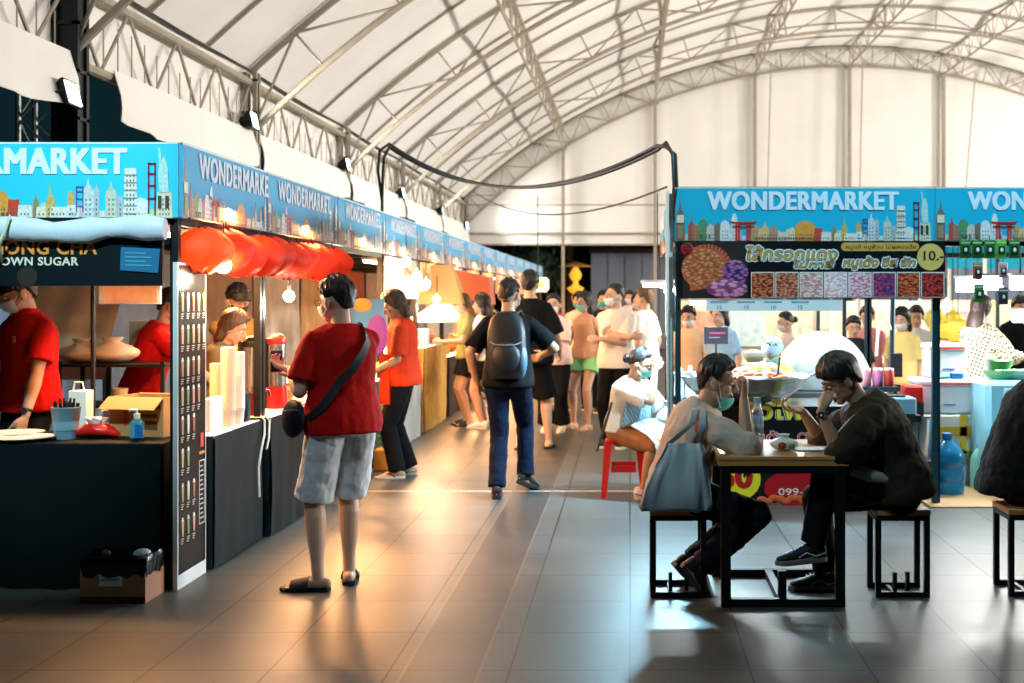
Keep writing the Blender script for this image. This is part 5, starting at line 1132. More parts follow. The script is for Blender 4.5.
for t, px, wp in (('ย่าง', 741, 16), ('เด้ง', 760, 26), ('CE', 797, 14)):
    T = lambda d: FRONT(X_(px,Yp), Yp-d, Z_(441,Yp)); b.text(t, .09, T(.003), WHT, ex=.001, off=.05, width=wp/F*Yp*1.06); b.text(t, .09, T(.0045), PK, ex=.001, off=.015, width=wp/F*Yp)
b.build('pink_lettering', e, smooth=False)
b = MB(); b.prism([(.19*math.cos(rad(a)), .17*math.sin(rad(a))) for a in range(0,360,15)], .003, FRONT(X_(736,Yp), Yp, Z_(479,Yp)), YEL); b.text('50', .24, FRONT(X_(718,Yp), Yp-.003, Z_(487,Yp)), cm(176,26,26,.4), ex=.002, off=.05, width=.27); b.build('price_splash', e, smooth=False)
b = MB(); b.prism([(.30*math.cos(rad(a)), .15*math.sin(rad(a))) for a in range(0,360,15)], .003, FRONT(X_(803,Yp), Yp, Z_(488,Yp)), cm(170,20,30,.4)); b.text('099-', .075, FRONT(X_(778,Yp), Yp-.003, Z_(495,Yp)), WHT, ex=.001, off=.006, width=.19)
b.tube([V((X_(760+q*2.2,Yp), Yp-.004, Z_(463+1.6*math.sin(q*1.5),Yp))) for q in range(20)], .006, WHT, n=5); b.build('phone_splash', e, smooth=False)
b = MB()
for q in range(9):
    x = 762+q*6; b.ell((X_(x,Yp), Yp-.003, Z_(499+2*math.sin(q*2),Yp)), (.04,.003,.022), cm(206,100,50,.5), nu=10, nv=6)
for q in range(3): b.ell((X_(779+q*4,Yp), Yp-.004, Z_(469-q,Yp)), (.02,.003,.03), cm(226,140,40,.5), nu=10, nv=6)
b.build('food_print', e)
# wok
e = empty('steel_wok', (X_(744,9.75), 9.75, .76), 'large shallow steel wok full of sausages behind the two dining men', 'wok')
wx = X_(744,9.75); b = MB(); b.lathe([(.10,0),(.22,.02),(.34,.07),(.44,.14),(.50,.22),(.525,.225),(.53,.215),(.52,.208),(.505,.20),(.45,.12),(.35,.05),(.2,.005),(.1,-.01)], (wx,9.75,.765), ST, 48, T=M.Identity(4)); b.build('bowl', e)
b = MB(); 
for s_ in (-1,1): b.tube([(wx+s_*.52,9.68,.985),(wx+s_*.58,9.70,1.0),(wx+s_*.58,9.80,1.0),(wx+s_*.52,9.82,.985)], .010, ST)
b.build('handle', e)
R3 = random.Random(5); sm = [cm(176,90,50,.4), cm(196,120,70,.4), cm(150,60,36,.4), cm(206,150,90,.45)]
b = MB(); b.ell((wx,9.75,.90), (.43,.43,.07), sm[2]); tag(b.build('sausage_heap'), 'bed of small sausages filling the steel wok', 'sausages', kind='stuff')
for q in range(42):
    a = R3.uniform(0,2*PI); r = .40*math.sqrt(R3.random()); z = .945+.05*(1-r/.42)+R3.uniform(0,.02); t = R3.uniform(0,PI); p = V((wx+r*math.cos(a), 9.75+r*math.sin(a), z)); d = V((math.cos(t), math.sin(t), R3.uniform(-.2,.2)))*.035
    b = MB(); b.tube([p-d, p+V((0,0,.006)), p+d], .012, sm[q % 4], n=8, rnd=True); tag(b.build('sausage'), 'small browned sausage lying on the heap in the steel wok', 'sausage', 'sausages heaped in the wok')
b = MB(); b.tube([(X_(778,9.8),9.8,.99),(X_(780,9.8),9.82,1.12)], .009, BLK); tag(b.build('tongs_handle'), 'dark tongs handle standing up in the sausage heap', 'tongs')
# white cover dome
b = MB(); b.ell((X_(822,10.9),10.9,.80), (.44,.35,.50), cm(170,184,196,.6,bump=.2,bscale=5), nu=32, nv=20, a0=PI*.5); tag(b.build('cover_dome'), 'large white cloth food cover dome behind the man in the dark jacket', 'food cover')
b = MB(); b.b2((1.1,10.4,.74),(2.3,11.3,.79), ST); 
for x in (1.15,2.25): 
    for y in (10.45,11.25): b.box((x,y,.37),(.03,.03,.74),BLK)
tag(b.build('work_table', smooth=False), 'steel work table under the white food cover dome', 'table')
# jars, scales, pots right of the dark jacket
for q, (px, c_) in enumerate([(866,(226,150,160)), (878,(206,120,170)), (889,(190,60,50))]):
    p = W(px, 393, 10.2); e = empty('sauce_jar', (p.x,10.2,.86), '%s food jar on the grey shelf behind the dark jacket' % ['pale pink', 'pink purple', 'deep red'][q], 'jar')
    b = MB(); b.lathe([(.035,0),(.042,.01),(.042,.12),(.036,.135)], (p.x,10.2,.86), cm(*c_, .4)); b.build('jar_body', e); b = MB(); b.lathe([(.037,.133),(.038,.15),(.001,.152)], (p.x,10.2,.86), WHT); b.build('lid', e)
b = MB(); b.b2((X_(848,10.2),10.1,.82),(X_(897,10.2),10.35,.86), cm(40,60,66,.4)); b.b2((X_(850,10.2),10.12,0),(X_(853,10.2),10.15,.82),BLK); b.b2((X_(892,10.2),10.12,0),(X_(895,10.2),10.15,.82),BLK); tag(b.build('jar_shelf', smooth=False), 'dark narrow shelf carrying the three food jars', 'shelf')
e = empty('cash_box', (X_(895,9.85), 9.85, .0), 'pale blue grey metal box on a black stand behind the dark jacket', 'box')
b = MB(); b.b2((X_(876,9.85),9.75,.66),(X_(914,9.85),10.0,.80), cm(130,166,180,.35,.2), bev=.012); b.build('box_body', e)
b = MB(); b.b2((X_(884,9.85),9.8,.80),(X_(904,9.85),9.95,.815), cm(30,40,46)); b.build('lid_plate', e, smooth=False)
b = MB(); b.b2((X_(874,9.85),9.74,.61),(X_(918,9.85),10.02,.66), cm(14,18,20)); b.b2((X_(880,9.85),9.8,0),(X_(884,9.85),9.84,.61), BLK); b.b2((X_(906,9.85),9.8,0),(X_(910,9.85),9.84,.61), BLK); b.build('stand', e, smooth=False)
b = MB(); b.b2((X_(903,10.3),10.2,.72),(X_(921,10.3),10.4,.86), cm(196,36,30,.4), bev=.01); b.b2((X_(903,10.3),10.2,0),(X_(921,10.3),10.4,.72), cm(20,22,24)); tag(b.build('red_crate'), 'red plastic crate left of the white coolers', 'crate')
p = W(914, 450, 10.0); b = MB(); b.lathe([(.001,0),(.12,0),(.125,.01),(.125,.33),(.13,.335),(.12,.335),(.115,.02)], (p.x,9.95,.29), ST, 28); tag(b.build('stock_pot'), 'tall steel stock pot behind the back of the dark jacket', 'pot')
b = MB(); b.b2((p.x-.15,9.8,0),(p.x+.15,10.1,.29), cm(30,36,40)); tag(b.build('pot_stand', smooth=False), 'dark low stand under the steel stock pot', 'stand')
b = MB(); b.cyl((X_(889,10.5),10.5,0),(X_(893,10.5),10.5,1.62),.022,TEAL); b.tube([(X_(893,10.5),10.5,1.3),(X_(884,10.5),10.45,1.42),(X_(876,10.5),10.4,1.36),(X_(874,10.5),10.4,1.1)],.012,WHT); b.box((X_(895,10.5),10.48,1.02),(.10,.08,.2),cm(40,50,60)); tag(b.build('lamp_stand'), 'dark teal stand with a white curved hose between the stall and the coolers', 'stand')
# coolers and crates
CW = cm(222,236,244,.4)
def cooler(p0, p1, lid, label):
    e = empty('cooler_box', ((p0[0]+p1[0])/2,(p0[1]+p1[1])/2,p0[2]), label, 'cooler'); b = MB(); b.b2(p0, (p1[0],p1[1],p1[2]-.05), CW, bev=.02); b.build('cooler_body', e)
    b = MB(); b.b2((p0[0]-.012,p0[1]-.012,p1[2]-.055),(p1[0]+.012,p1[1]+.012,p1[2]), CW, bev=.015); b.build('lid', e)
    b = MB(); b.b2((p0[0]+.16*(lid=='band'),p0[1]-.018,p1[2]-.045),(p1[0]-.02,p1[1]*.0+p0[1]-.010,p1[2]-.022), cm(216,60,50,.4), bev=.003); b.build('red_handle', e)
    b = MB(); b.b2(((p0[0]+p1[0])/2-.05,p0[1]-.003,p0[2]+.08),((p0[0]+p1[0])/2+.05,p0[1]+.001,p0[2]+.09), cm(80,130,190)); b.build('maker_mark', e)
cooler((2.46,10.45,.60),(2.97,10.85,.90),'band','large white cooler with red lid band, on the yellow banded foam box')
cooler((2.56,10.50,.90),(2.88,10.80,1.20),'full','smaller white cooler on top of the large white cooler')
e = empty('foam_box', (2.72,10.65,.27), 'white foam box with yellow tape bands under the large white cooler', 'box')
b = MB(); b.b2((2.45,10.44,.27),(2.98,10.86,.60), cm(226,230,220,.6), bev=.012); b.build('box_body', e); b = MB(); yt = cm(226,180,50,.4)
for a, c in (((2.45,.27),(2.98,.30)), ((2.55,.27),(2.61,.60)), ((2.80,.27),(2.86,.60)), ((2.45,.42),(2.98,.50)), ((2.45,.30),(2.62,.42))): b.b2((a[0],10.434,a[1]),(c[0],10.44,c[1]), yt)
b.build('tape', e, smooth=False)
b = MB(); b.b2((2.48,10.5,0),(2.95,10.84,.27), cm(190,206,210,.6), bev=.01); tag(b.build('base_crate'), 'pale crate on the floor under the foam box', 'crate')
b = MB(); b.b2((2.6,10.5,1.20),(2.66,10.6,1.205), BLK); b.b2((2.73,10.46,.9),(2.84,10.5,.96), cm(30,110,200,.5), bev=.01); b.b2((2.60,10.46,.9),(2.72,10.5,.93), cm(40,150,170,.5), bev=.008); tag(b.build('folded_cloth'), 'blue and teal folded cloths lying on the edge of the large white cooler', 'cloth')
e = empty('water_jug', (X_(951,10.0), 10.0, 0), 'big translucent blue water jug on the floor in front of the coolers', 'water jug'); jx = X_(947,10.0)
JB = cm(40,140,190,.08,trans=.55); b = MB(); pr = [(.10,0),(.133,.015),(.135,.08),(.128,.095),(.128,.11),(.135,.125),(.135,.19),(.128,.205),(.128,.22),(.135,.235),(.135,.31),(.125,.34),(.10,.38),(.05,.43),(.035,.44),(.035,.485),(.03,.485)]
b.lathe(pr, (jx,9.99,0), JB, 32); b.build('bottle', e); b = MB(); b.lathe([(.038,.45),(.040,.455),(.040,.495),(.001,.498)], (jx,9.99,0), cm(30,110,170,.4)); b.build('cap', e)
e = empty('drink_bottle', (X_(981,10.25),10.25,0), 'smaller pale green bottle with blue cap right of the water jug', 'bottle')
b = MB(); b.lathe([(.08,0),(.09,.01),(.09,.25),(.05,.33),(.03,.35),(.03,.36)], (X_(981,10.25),10.25,0), cm(150,220,200,.15,trans=.4)); b.build('bottle', e); b = MB(); b.lathe([(.034,.345),(.034,.38),(.001,.38)], (X_(981,10.25),10.25,0), cm(60,140,200,.4)); b.build('cap', e)
b = MB(); b.b2((X_(978,10.7),10.62,0),(X_(990,10.7),10.95,.74), cm(20,50,150,.5), bev=.02); tag(b.build('blue_bin'), 'tall deep blue bin between the coolers and the drinks fridge', 'bin')
e = empty('drinks_fridge', (3.25,10.1,0), 'light cyan drinks fridge with rounded front at the right edge', 'fridge'); fx0, fx1 = X_(986,10.0), X_(1045,10.0)
b = MB(); b.b2((fx0,9.98,0),(fx1,10.5,.92), cm(140,204,220,.3), bev=.04); b.build('fridge_body', e); b = MB(); b.b2((X_(1003,10),9.965,.30),(fx1-.03,9.99,.86), cm(200,214,216,.25), bev=.01); b.build('front_panel', e); b = MB(); b.b2((fx0+.01,9.97,.04),(fx1-.02,9.985,.44), cm(30,60,70,.4)); b.build('lower_grille', e, smooth=False)
for q, (px, z, c_, r) in enumerate([(1000,.92,(120,190,130),.14),(1000,1.0,(60,150,70),.11),(1018,.92,(160,206,180),.13),(990,.92,(210,236,240),.05)]):
    p = X_(px,10.2); b = MB(); b.lathe([(r*.6,0),(r*.95,.04),(r,.075),(r*.93,.07),(r*.5,.02)] if q < 3 else [(.04,0),(.05,.17),(.03,.2),(.001,.21)], (p,10.2,z), cm(*c_, .3)); tag(b.build('plastic_bowl' if q < 3 else 'white_canister'), ['pale green bowl on top of the fridge','dark green bowl stacked in the pale green bowl','mint bowl at the right end of the fridge top','white canister at the left end of the fridge top'][q], 'bowl' if q < 3 else 'canister')
b = MB(); b.b2((2.28,9.32,0.001),(4.6,10.7,.012), cm(168,130,88,.6,var=.15,vscale=4)); tag(b.build('floor_mat', smooth=False), 'brown plywood sheet on the floor below the coolers and the fridge', 'mat')
# hanging packets
def packet(x, y, w_, h_, c, label, Y=9.44, cat='packet', up=True):
    e = empty('snack_packet', (X_(x,Y), Y, Z_(y,Y)), label, cat, 'hanging snack packets'); xx, zz = X_(x,Y), Z_(y,Y)
    b = MB(); rs = []
    for k, t in ((.004,0),(.012,.1),(.018,.5),(.012,.9),(.004,1)): rs.append([V((xx+a*w_/2, Y+s_*k, zz+h_/2-h_*t)) for a, s_ in ((-1,-.3),(-.5,-1),(.5,-1),(1,-.3),(1,.3),(.5,1),(-.5,1),(-1,.3))])
    b.rings(rs, cm(*c, .35)); b.build('pouch', e, sharp=60)
    b = MB(); b.b2((xx-w_*.3,Y-.021,zz-h_*.25),(xx+w_*.3,Y-.0185,zz+h_*.15), cm(24,44,34,.4)); b.ell((xx,Y-.022,zz-h_*.05),(w_*.15,.003,h_*.12),WHT,nu=10,nv=6); b.b2((xx-w_*.42,Y-.018,zz+h_*.28),(xx+w_*.42,Y-.0165,zz+h_*.36), cm(200,190,150,.4)); b.build('label_print', e, smooth=False)
    b = MB(); b.cyl((xx,Y,zz+h_/2-.005),(xx,Y,zz+h_/2+.03),.003,BLK,5); b.build('clip', e)
for q, (x, c_) in enumerate([(965,(30,110,50)),(977,(24,104,46)),(989.5,(30,116,52)),(1001,(90,170,70)),(1014,(26,108,48))]): packet(x, 249, .082, .145, c_, 'green snack packet in the top hanging row at right, %s from the sign' % ordn[q])
packet(977.5, 271, .075, .13, (150,90,70), 'brown red packet hanging below the second green packet'); packet(979, 293, .078, .14, (40,130,60), 'green packet hanging lowest, over the long haired woman')
packet(1003, 270, .07, .12, (190,150,170), 'pinkish packet hanging below the lighter green packet'); packet(1003, 296, .075, .13, (60,60,80), 'dark packet hanging lowest near the right edge')
b = MB(); b.cyl((2.43,9.45,Z_(240,9.45)),(4.4,9.45,Z_(240,9.45)),.006,BLK,6); tag(b.build('packet_rail'), 'thin rail that the green snack packets hang from', 'rail')
for q, (x, y, Y) in enumerate([(966,285,10.6),(991,283,10.4),(1020,283,10.5),(1021,316,11.5)]):
    e = empty('work_lamp', W(x,y,Y), 'glaring white box lamp behind the hanging packets, %s from the left' % ordn[q], 'lamp', 'white box lamps in the second right stall'); p = W(x,y,Y)
    b = MB(); b.box(p,(.17,.06,.12), mat('lampbox',(1,1,1),.4,emit=14,ecol=(1,.97,.92)), bev=.015); b.build('lens', e); b = MB(); b.box(p+V((0,0,.07)),(.19,.10,.02),WHT); b.cyl(p+V((0,0,.07)),(p.x,p.y,2.42),.004,BLK,6); b.build('holder', e)
    lamp('AREA', p+V((0,-.05,-.07)), 26, (1,.96,.9), .2, p+V((-.1,-.5,-1.5)))
bulb(tuple(W(946,306,11)), 'small round bulb between the black pole and the long haired woman', .045, (.9,.97,1), 18, 18)
# background stalls seen through and beyond the sausage stall
def backstall(x0, x1, y, i, cols):
    e = empty('stall_booth', ((x0+x1)/2, y, 0), '', 'stall booth', None)
    pan, pos = cols
    b = MB(); b.b2((x0,y+1.9,0),(x1,y+1.93,1.55), cm(*pan, .7)); b.build('back_panel', e, smooth=False)
    for x in (x0+.03, x1-.03):
        for yy in (y, y+1.9): b = MB(); b.box((x,yy,1.2),(.04,.04,2.4), WHT if i % 2 else TEAL); b.build('post', e, smooth=False)
    b = MB(); b.b2((x0,y-.02,.0),(x1,y+.02,.82), cm(*pos, .7)); b.b2((x0,y-.02,.82),(x1,y+.6,.86), WHT); b.build('counter_front', e, smooth=False)
    b = MB(); b.b2((x0,y-.03,2.03),(x1,y,2.42), CY); b.b2((x0,y,2.42),(x1,y+1.95,2.44), cm(120,124,126)); b.build('fascia', e, smooth=False)
    lamp('AREA', ((x0+x1)/2, y+.7, 2.3), 65, (1,.88,.72), 1.2, ((x0+x1)/2, y+.6, 0), sy=.3)
    for q in range(3): 
        bb = MB(); p = (x0+.4+q*.55, y+.5, 1.75); bb.ell(p, .045, mat('bulb_bg',(1,1,1),.4,emit=16,ecol=(1,.9,.75)), nu=12, nv=8); bb.cyl(p,(p[0],p[1],2.4),.004,BLK,6); bb.build('bulb', e)
    return e
bs = [(.45,2.4,13.6,((226,206,186),(236,210,180)),'cream'),(2.5,4.5,13.6,((216,212,200),(236,220,160)),'pale yellow'),(4.6,6.6,13.6,((240,226,200),(200,220,220)),'ivory'),(.6,2.6,18.6,((226,190,170),(220,160,130)),'salmon'),(2.7,4.7,18.6,((214,206,200),(230,190,110)),'light grey'),(4.8,6.8,18.6,((236,210,150),(200,120,90)),'sand')]
for i, (x0, x1, y, c_, nm) in enumerate(bs):
    o = backstall(x0, x1, y, i, c_); o['label'] = '%s market booth in the %s row behind the sausage stall, %s from the aisle' % (nm, 'nearer' if y < 15 else 'farther', ordn[i % 3])
    cl = list(colw)
    for q in range(5):
        cn = cl[(i*2+q*3) % 8]; x = x0+.25+q*.35; m = cm(*[int(v*.5+115) for v in colw[cn]], .5); kd = kinds[(q+i) % 4]; z = .86; yy = y+.25
        lab = '%s %s on the counter of the %s booth, %s from the left' % (cn, {'box':'packed box','jar':'tall jar','bowl':'basin','bag':'filled bag'}[kd], nm, ordn[q])
        if kd == 'bag': bag('goods_bag', (x,yy,z), .12,.11,.30, m, lab, seed=i*5+q)
        elif kd == 'box':
            e = empty('goods_box', (x,yy,z), lab, 'box'); b = MB(); b.box((x,yy,z+.13),(.24,.2,.26),m,bev=.01); b.build('box_body', e); b = MB(); b.box((x,yy-.101,z+.14),(.14,.003,.10),PAP); b.build('box_label', e)
        elif kd == 'jar':
            e = empty('goods_jar', (x,yy,z), lab, 'jar'); b = MB(); b.lathe([(.06,0),(.08,.01),(.08,.20),(.06,.23)], (x,yy,z), m); b.build('jar_body', e); b = MB(); b.lathe([(.062,.228),(.066,.235),(.066,.265),(.001,.27)], (x,yy,z), WHT); b.build('lid', e)
        else:
            e = empty('basin', (x,yy,z), lab, 'basin'); b = MB(); b.lathe([(.07,0),(.13,.06),(.15,.11),(.155,.11),(.13,.09),(.001,.08)], (x,yy,z), ST); b.build('bowl', e); b = MB(); b.ell((x,yy,z+.09),(.12,.12,.06),m,nu=12,nv=8); b.build('food', e)
    for q in range(3):
        c3 = [(216,150,130),(236,214,170),(170,196,206),(230,190,190),(190,206,180),(206,170,180)][(i+q*2) % 6]
        b = MB(); x = x0+.2+q*.6; b.b2((x,y+1.86,.98),(x+.45,y+1.89,1.42), mat('post%d%d%d' % c3, tuple((v/255)**2.2 for v in c3), .6, var=.7, vscale=11)); tag(b.build('wall_poster', smooth=False), '%s poster on the back panel of the %s booth' % (['left', 'middle', 'right'][q], nm), 'poster')
for q, (x, y, Y, r) in enumerate([(953,322,12,.12),(947,330,11.9,.10),(958,330,11.8,.13),(941,328,12.2,.12),(935,318,12.2,.11)]):
    b = MB(); p = W(x,y,Y); rs = []; b.lathe([(.01,-r),(r*.7,-r*.8),(r,-.1*r),(r*.75,.6*r),(r*.2,.9*r),(r*.25,1.1*r)], p, cm(236,214,80,.4)); b.cyl(p+V((0,0,r)),(p.x,p.y,2.1),.004,BLK,6); tag(b.build('yellow_bag'), 'yellow filled bag hanging right of the black pole, %s of the bunch' % ordn[q], 'bag', 'yellow bags by the black pole')
e = empty('black_menu_card', W(717,345,10.3), 'dark menu card with pink writing standing at the left end of the sausage stall', 'menu')
b = MB(); fp(b, 704, 327, 728, 344, cm(60,70,90,.5), 10.3, .01); b.build('card', e, smooth=False); b = MB(); fp(b, 709, 332, 725, 334, cm(226,120,180), 10.29, .002); fp(b, 709, 337, 720, 338, cm(200,200,210), 10.29, .002); b.build('writing', e, smooth=False)
b = MB(); b.cyl(W(716,344,10.3), (X_(716,10.3),10.3,.76), .008, BLK, 6); b.build('holder_rod', e)
b = MB(); b.b2((.40,10.28,.72),(1.0,10.6,.76), ST); 
for x in (.44,.96): b.b2((x-.015,10.3,0),(x+.015,10.33,.72),BLK)
tag(b.build('side_table', smooth=False), 'narrow steel side table at the left end of the sausage stall', 'table')
for q, (px, h_) in enumerate([(679,.30),(690,.26)]):
    b = MB(); x = X_(px,10.4); b.lathe([(.04,0),(.045,.02),(.035,h_*.7),(.015,h_*.85),(.014,h_)], (x,10.4,.76), CW); tag(b.build('squeeze_bottle'), ['taller white squeeze bottle at the stall corner','shorter white squeeze bottle beside the taller one'][q], 'bottle')
PBG = cm(226,240,246,.3,trans=.25,bump=.6,bscale=30)
for q, (px, py, Y, r, h_) in enumerate([(672,447,9.75,.13,.24),(690,440,9.8,.14,.30),(702,447,9.7,.11,.26),(682,415,9.9,.12,.22),(668,420,9.95,.10,.24)]):
    z = .30 if q < 3 else .52; bag('carrier_bag', (X_(px,Y),Y,z), r, .11, h_, PBG, 'white plastic carrier bag beside the seated woman, %s' % ['lower left','lower middle','lower right','upper right','upper left'][q], seed=q*3)
b = MB(); b.b2((.22,9.55,0),(.70,10.1,.30), cm(24,26,30), bev=.01); b.b2((.25,9.8,.3),(.62,10.1,.52), cm(200,214,220), bev=.01); tag(b.build('bag_bench'), 'low dark box bench carrying the white carrier bags', 'bench')
# ------------------------------------------------------------------ dining table and stools in the foreground
WOOD = mat('oiled_wood', (.55,.27,.09), .28, var=.25, vscale=3, bump=.1, bscale=12, coat=.3); EDGEW = cm(200,134,70,.5)
IRON = cm(10,12,14,.5,.2)
tz = .78; tx0, tx1, ty0, ty1 = .45, 1.13, 6.33, 7.08
e = empty('dining_table', ((tx0+tx1)/2,(ty0+ty1)/2,0), 'small wooden dining table with black square steel frame between the two eating men', 'table')
b = MB(); b.b2((tx0,ty0,tz-.022),(tx1,ty1,tz), WOOD, bev=.003); b.build('tabletop', e); b = MB(); b.b2((tx0+.005,ty0+.005,tz-.05),(tx1-.005,ty1-.005,tz-.022), EDGEW); b.build('edge_band', e, smooth=False)
q_ = .021
for x in (tx0+.045, tx1-.045):
    for y in (ty0+.03, ty1-.03): b = MB(); b.box((x,y,(tz-.05)/2),(.05,.05,tz-.05), IRON, bev=.003); b.build('leg', e)
b = MB()
for y in (ty0+.03, ty1-.03): b.b2((tx0+.045,y-q_,.0),(tx1-.045,y+q_,.042), IRON)
b.b2((tx0+.34-q_,ty0+.03,.0),(tx0+.34+q_,ty1-.03,.042), IRON); b.box((tx0+.34,ty0+.06,.09),(.042,.042,.18),IRON)
for y in (ty0+.03, ty1-.03): b.b2((tx0+.045,y-q_,tz-.09),(tx1-.045,y+q_,tz-.05), IRON)
for x in (tx0+.045, tx1-.045): b.b2((x-q_,ty0,tz-.09),(x+q_,ty1,tz-.05), IRON)
b.build('frame_rails', e, smooth=False)
def stool(x0, x1, y0, y1, label):
    e = empty('wooden_stool', ((x0+x1)/2,(y0+y1)/2,0), label, 'stool', 'wood topped stools with black steel frames'); z = .467
    b = MB(); b.b2((x0,y0,z-.03),(x1,y1,z), WOOD, bev=.004); b.b2((x0+.002,y0-.001,z-.028),(x1-.002,y0+.002,z-.004), EDGEW); b.build('seat', e)
    for x in (x0+.018, x1-.018):
        for y in (y0+.018, y1-.018): b = MB(); b.box((x,y,(z-.03)/2),(.03,.03,z-.03), IRON, bev=.002); b.build('leg', e)
    b = MB()
    for zz in (.015, z-.045):
        for y in (y0+.018, y1-.018): b.b2((x0+.01,y-.014,zz-.014),(x1-.01,y+.014,zz+.014), IRON)
    for x in (x0+.018, x1-.018): b.b2((x-.014,y0,z-.06),(x+.014,y1,z-.031), IRON); 
    b.b2((x0+.1,y0+.02,.03),(x0+.12,y0+.05,.13), IRON); b.b2((x0+.19,y0+.12,.0),(x0+.21,y0+.15,.11), IRON); b.b2((x0+.10,y0+.02,.0),(x0+.12,y1-.02,.02), IRON)
    b.build('frame_rails', e, smooth=False); return e
stool(.106,.41,6.54,6.86,'wood topped stool with black frame under the man in the beige shirt'); stool(1.305,1.60,6.54,6.80,'wood topped stool with black frame under the man in the dark jacket'); stool(2.02,2.34,6.56,6.86,'wood topped stool with black frame cut by the right edge of the picture')
# things on the table
bx, by = X_(757,6.55), 6.55; e = empty('water_bottle', (bx,by,tz), 'clear water bottle with pale blue cap and label on the dining table', 'bottle')
PET = cm(206,226,236,.06,trans=.75); b = MB(); b.lathe([(.030,0),(.034,.006),(.034,.07),(.031,.08),(.034,.09),(.034,.20),(.028,.23),(.014,.255),(.014,.27)], (bx,by,tz), PET, 28); bt_ = b.build('bottle', e)
b = MB(); b.lathe([(.0345,.10),(.0352,.102),(.0352,.185),(.0345,.187)], (bx,by,tz), cm(150,206,232,.4), 28); b.lathe([(.0354,.125),(.0356,.126),(.0356,.145),(.0354,.146)], (bx,by,tz), WHT, 28); b.build('bottle_label', bt_)
b = MB(); b.lathe([(.017,.258),(.018,.262),(.018,.285),(.001,.288)], (bx,by,tz), cm(110,190,210,.4)); b.build('cap', bt_)
bag('food_bag', (X_(785,6.55),6.6,tz), .075,.06,.085, cm(226,232,220,.3,trans=.15,bump=.5,bscale=30), 'small tied white plastic bag of food right of the water bottle', seed=9)
b = MB(); b.ell((X_(782,6.54),6.535,tz+.03),(.022,.015,.02),cm(150,50,40,.5)); b.ell((X_(792,6.54),6.545,tz+.025),(.018,.012,.018),cm(120,130,60,.5)); tag(b.build('food_filling'), 'red and green food showing through the small food bag', 'food')
b = MB(); b.T = M.Translation((X_(812,6.6),6.62,tz)) @ M.Rotation(.2,4,'Z'); b.box((0,0,.004),(.20,.14,.004),PAP); b.box((.02,-.05,.008),(.12,.10,.003),PAP); tag(b.build('paper_wrapper', smooth=False), 'flat white paper wrapper on the dining table in front of the dark jacket', 'paper')
b = MB(); b.box((X_(744,6.62),6.66,tz+.006),(.15,.075,.010),cm(12,14,18,.2),bev=.004); tag(b.build('phone'), 'dark phone lying on the dining table left of the bottle', 'phone')
# ------------------------------------------------------------------ people
P_ = lambda px, py, Y: W(px, py, Y)
cl = lambda n, c, r=.85, **k: mat('cloth_'+n, tuple((v/255)**2.2 for v in c), r, bump=.12, bscale=60, spec=.2, **k)
REDT = cl('red', (176,20,18)); WHITEC = cl('white', (226,224,216)); BLACKC = cl('black', (16,18,22)); DENIM = cl('denim', (11,26,48), var=.25, vscale=9); LBLUE = cl('lightblue', (214,222,230), var=.06, vscale=12)
MASKW = cm(226,232,236,.7); MASKT = cm(70,190,180,.6); MASKG = cm(120,206,200,.6); RUB = cm(16,17,18,.6); WSOLE = cm(214,210,200,.6)
# --- man in the red T-shirt
A = person('man in red T-shirt and pale shorts standing at the left drinks counter', (-1.585,6.79), H=1.72, ang=125, hy=24, hp=8, fat=1.05, hair='short', mask=MASKW, glasses=True, vox=.005,
    lf=(-1.70,6.70), rf=(-1.57,6.88), lfd=180, rfd=100, lh=P_(291,371,6.86), lpole=(-.15,-.35,-1), rh=(-1.95,7.12,1.13), rpole=(.5,.3,-.8), lhand=dict(d=(-.75,.45,.25), n=(0,0,1), c=.55, t=(-.3,-.7,.3)), rhand=dict(d=(-.9,-.1,.2), n=(0,0,1), c=.5),
    shirt=dict(m=REDT, sleeve=.80, hem=-.16, loose=.010, sr=.078, wr=.016, ws=.09), trousers=dict(m=LBLUE, len=.99, loose=.012, wr=.018, ws=.07, name='shorts'), shoes=('slide', RUB, RUB), sk='l', neck=(-1.605,6.83,1.445), chang=128)
def strap_path(A, pts, r, m, name, parent=None, w=.022, label=None):
    b = MB(); out = []
    for t, a, k in pts:       # t along spine, angle around the torso (0 = right, 90 = front), k = inflation
        c = A['bz'](t); s_ = A['sect'](t, *k, k=72); out.append(s_[int(a/5) % 72])
    # ribbon
    vs = []; fs = []
    for i, p in enumerate(out):
        d = (out[min(i+1, len(out)-1)]-out[max(0, i-1)]).normalized(); c = A['bz'](max(0,min(1,pts[i][0]))); n = (p-c).normalized(); sd = d.cross(n).normalized()
        for u, v in ((-1,0),(1,0),(1,1),(-1,1)): vs.append(p+sd*u*w+n*v*.006)
    rs = [vs[i*4:i*4+4] for i in range(len(out))]; b.rings(rs, m); return b
kk = lambda t: (.214,.168) if t < .5 else ((.218,.172) if t < .72 else ((.222-.02*(t-.72)/.1,.172-.015*(t-.72)/.1) if t < .82 else (.20-.09*(t-.82)/.15,.158-.045*(t-.82)/.15)))
pts = [(t, a, kk(t)) for t, a in [(.95,30),(.985,355),(.97,330),(.90,310),(.80,298),(.70,287),(.6,276),(.5,265),(.4,254),(.3,243),(.2,232),(.12,220),(.05,208),(.02,196),(.0,184)]]
e = empty('shoulder_bag', A['bz'](.05)-A['cr']*.24, 'black shoulder bag worn across the back of the man in the red T-shirt', 'bag')
b = strap_path(A, pts, 0, cm(20,22,28,.6), 'strap', w=.024); b.build('strap', e, sharp=60)
b = MB(); c = A['bz'](.02)-A['cr']*.27+A['cf']*.04; ax = (A['cf'], A['cr'], V((0,0,1))); b.ell(c, (.12,.045,.105), cl('navy',(18,26,44),.6,var=.4,vscale=10), ax=ax, nu=24, nv=14); b.build('pouch', e)
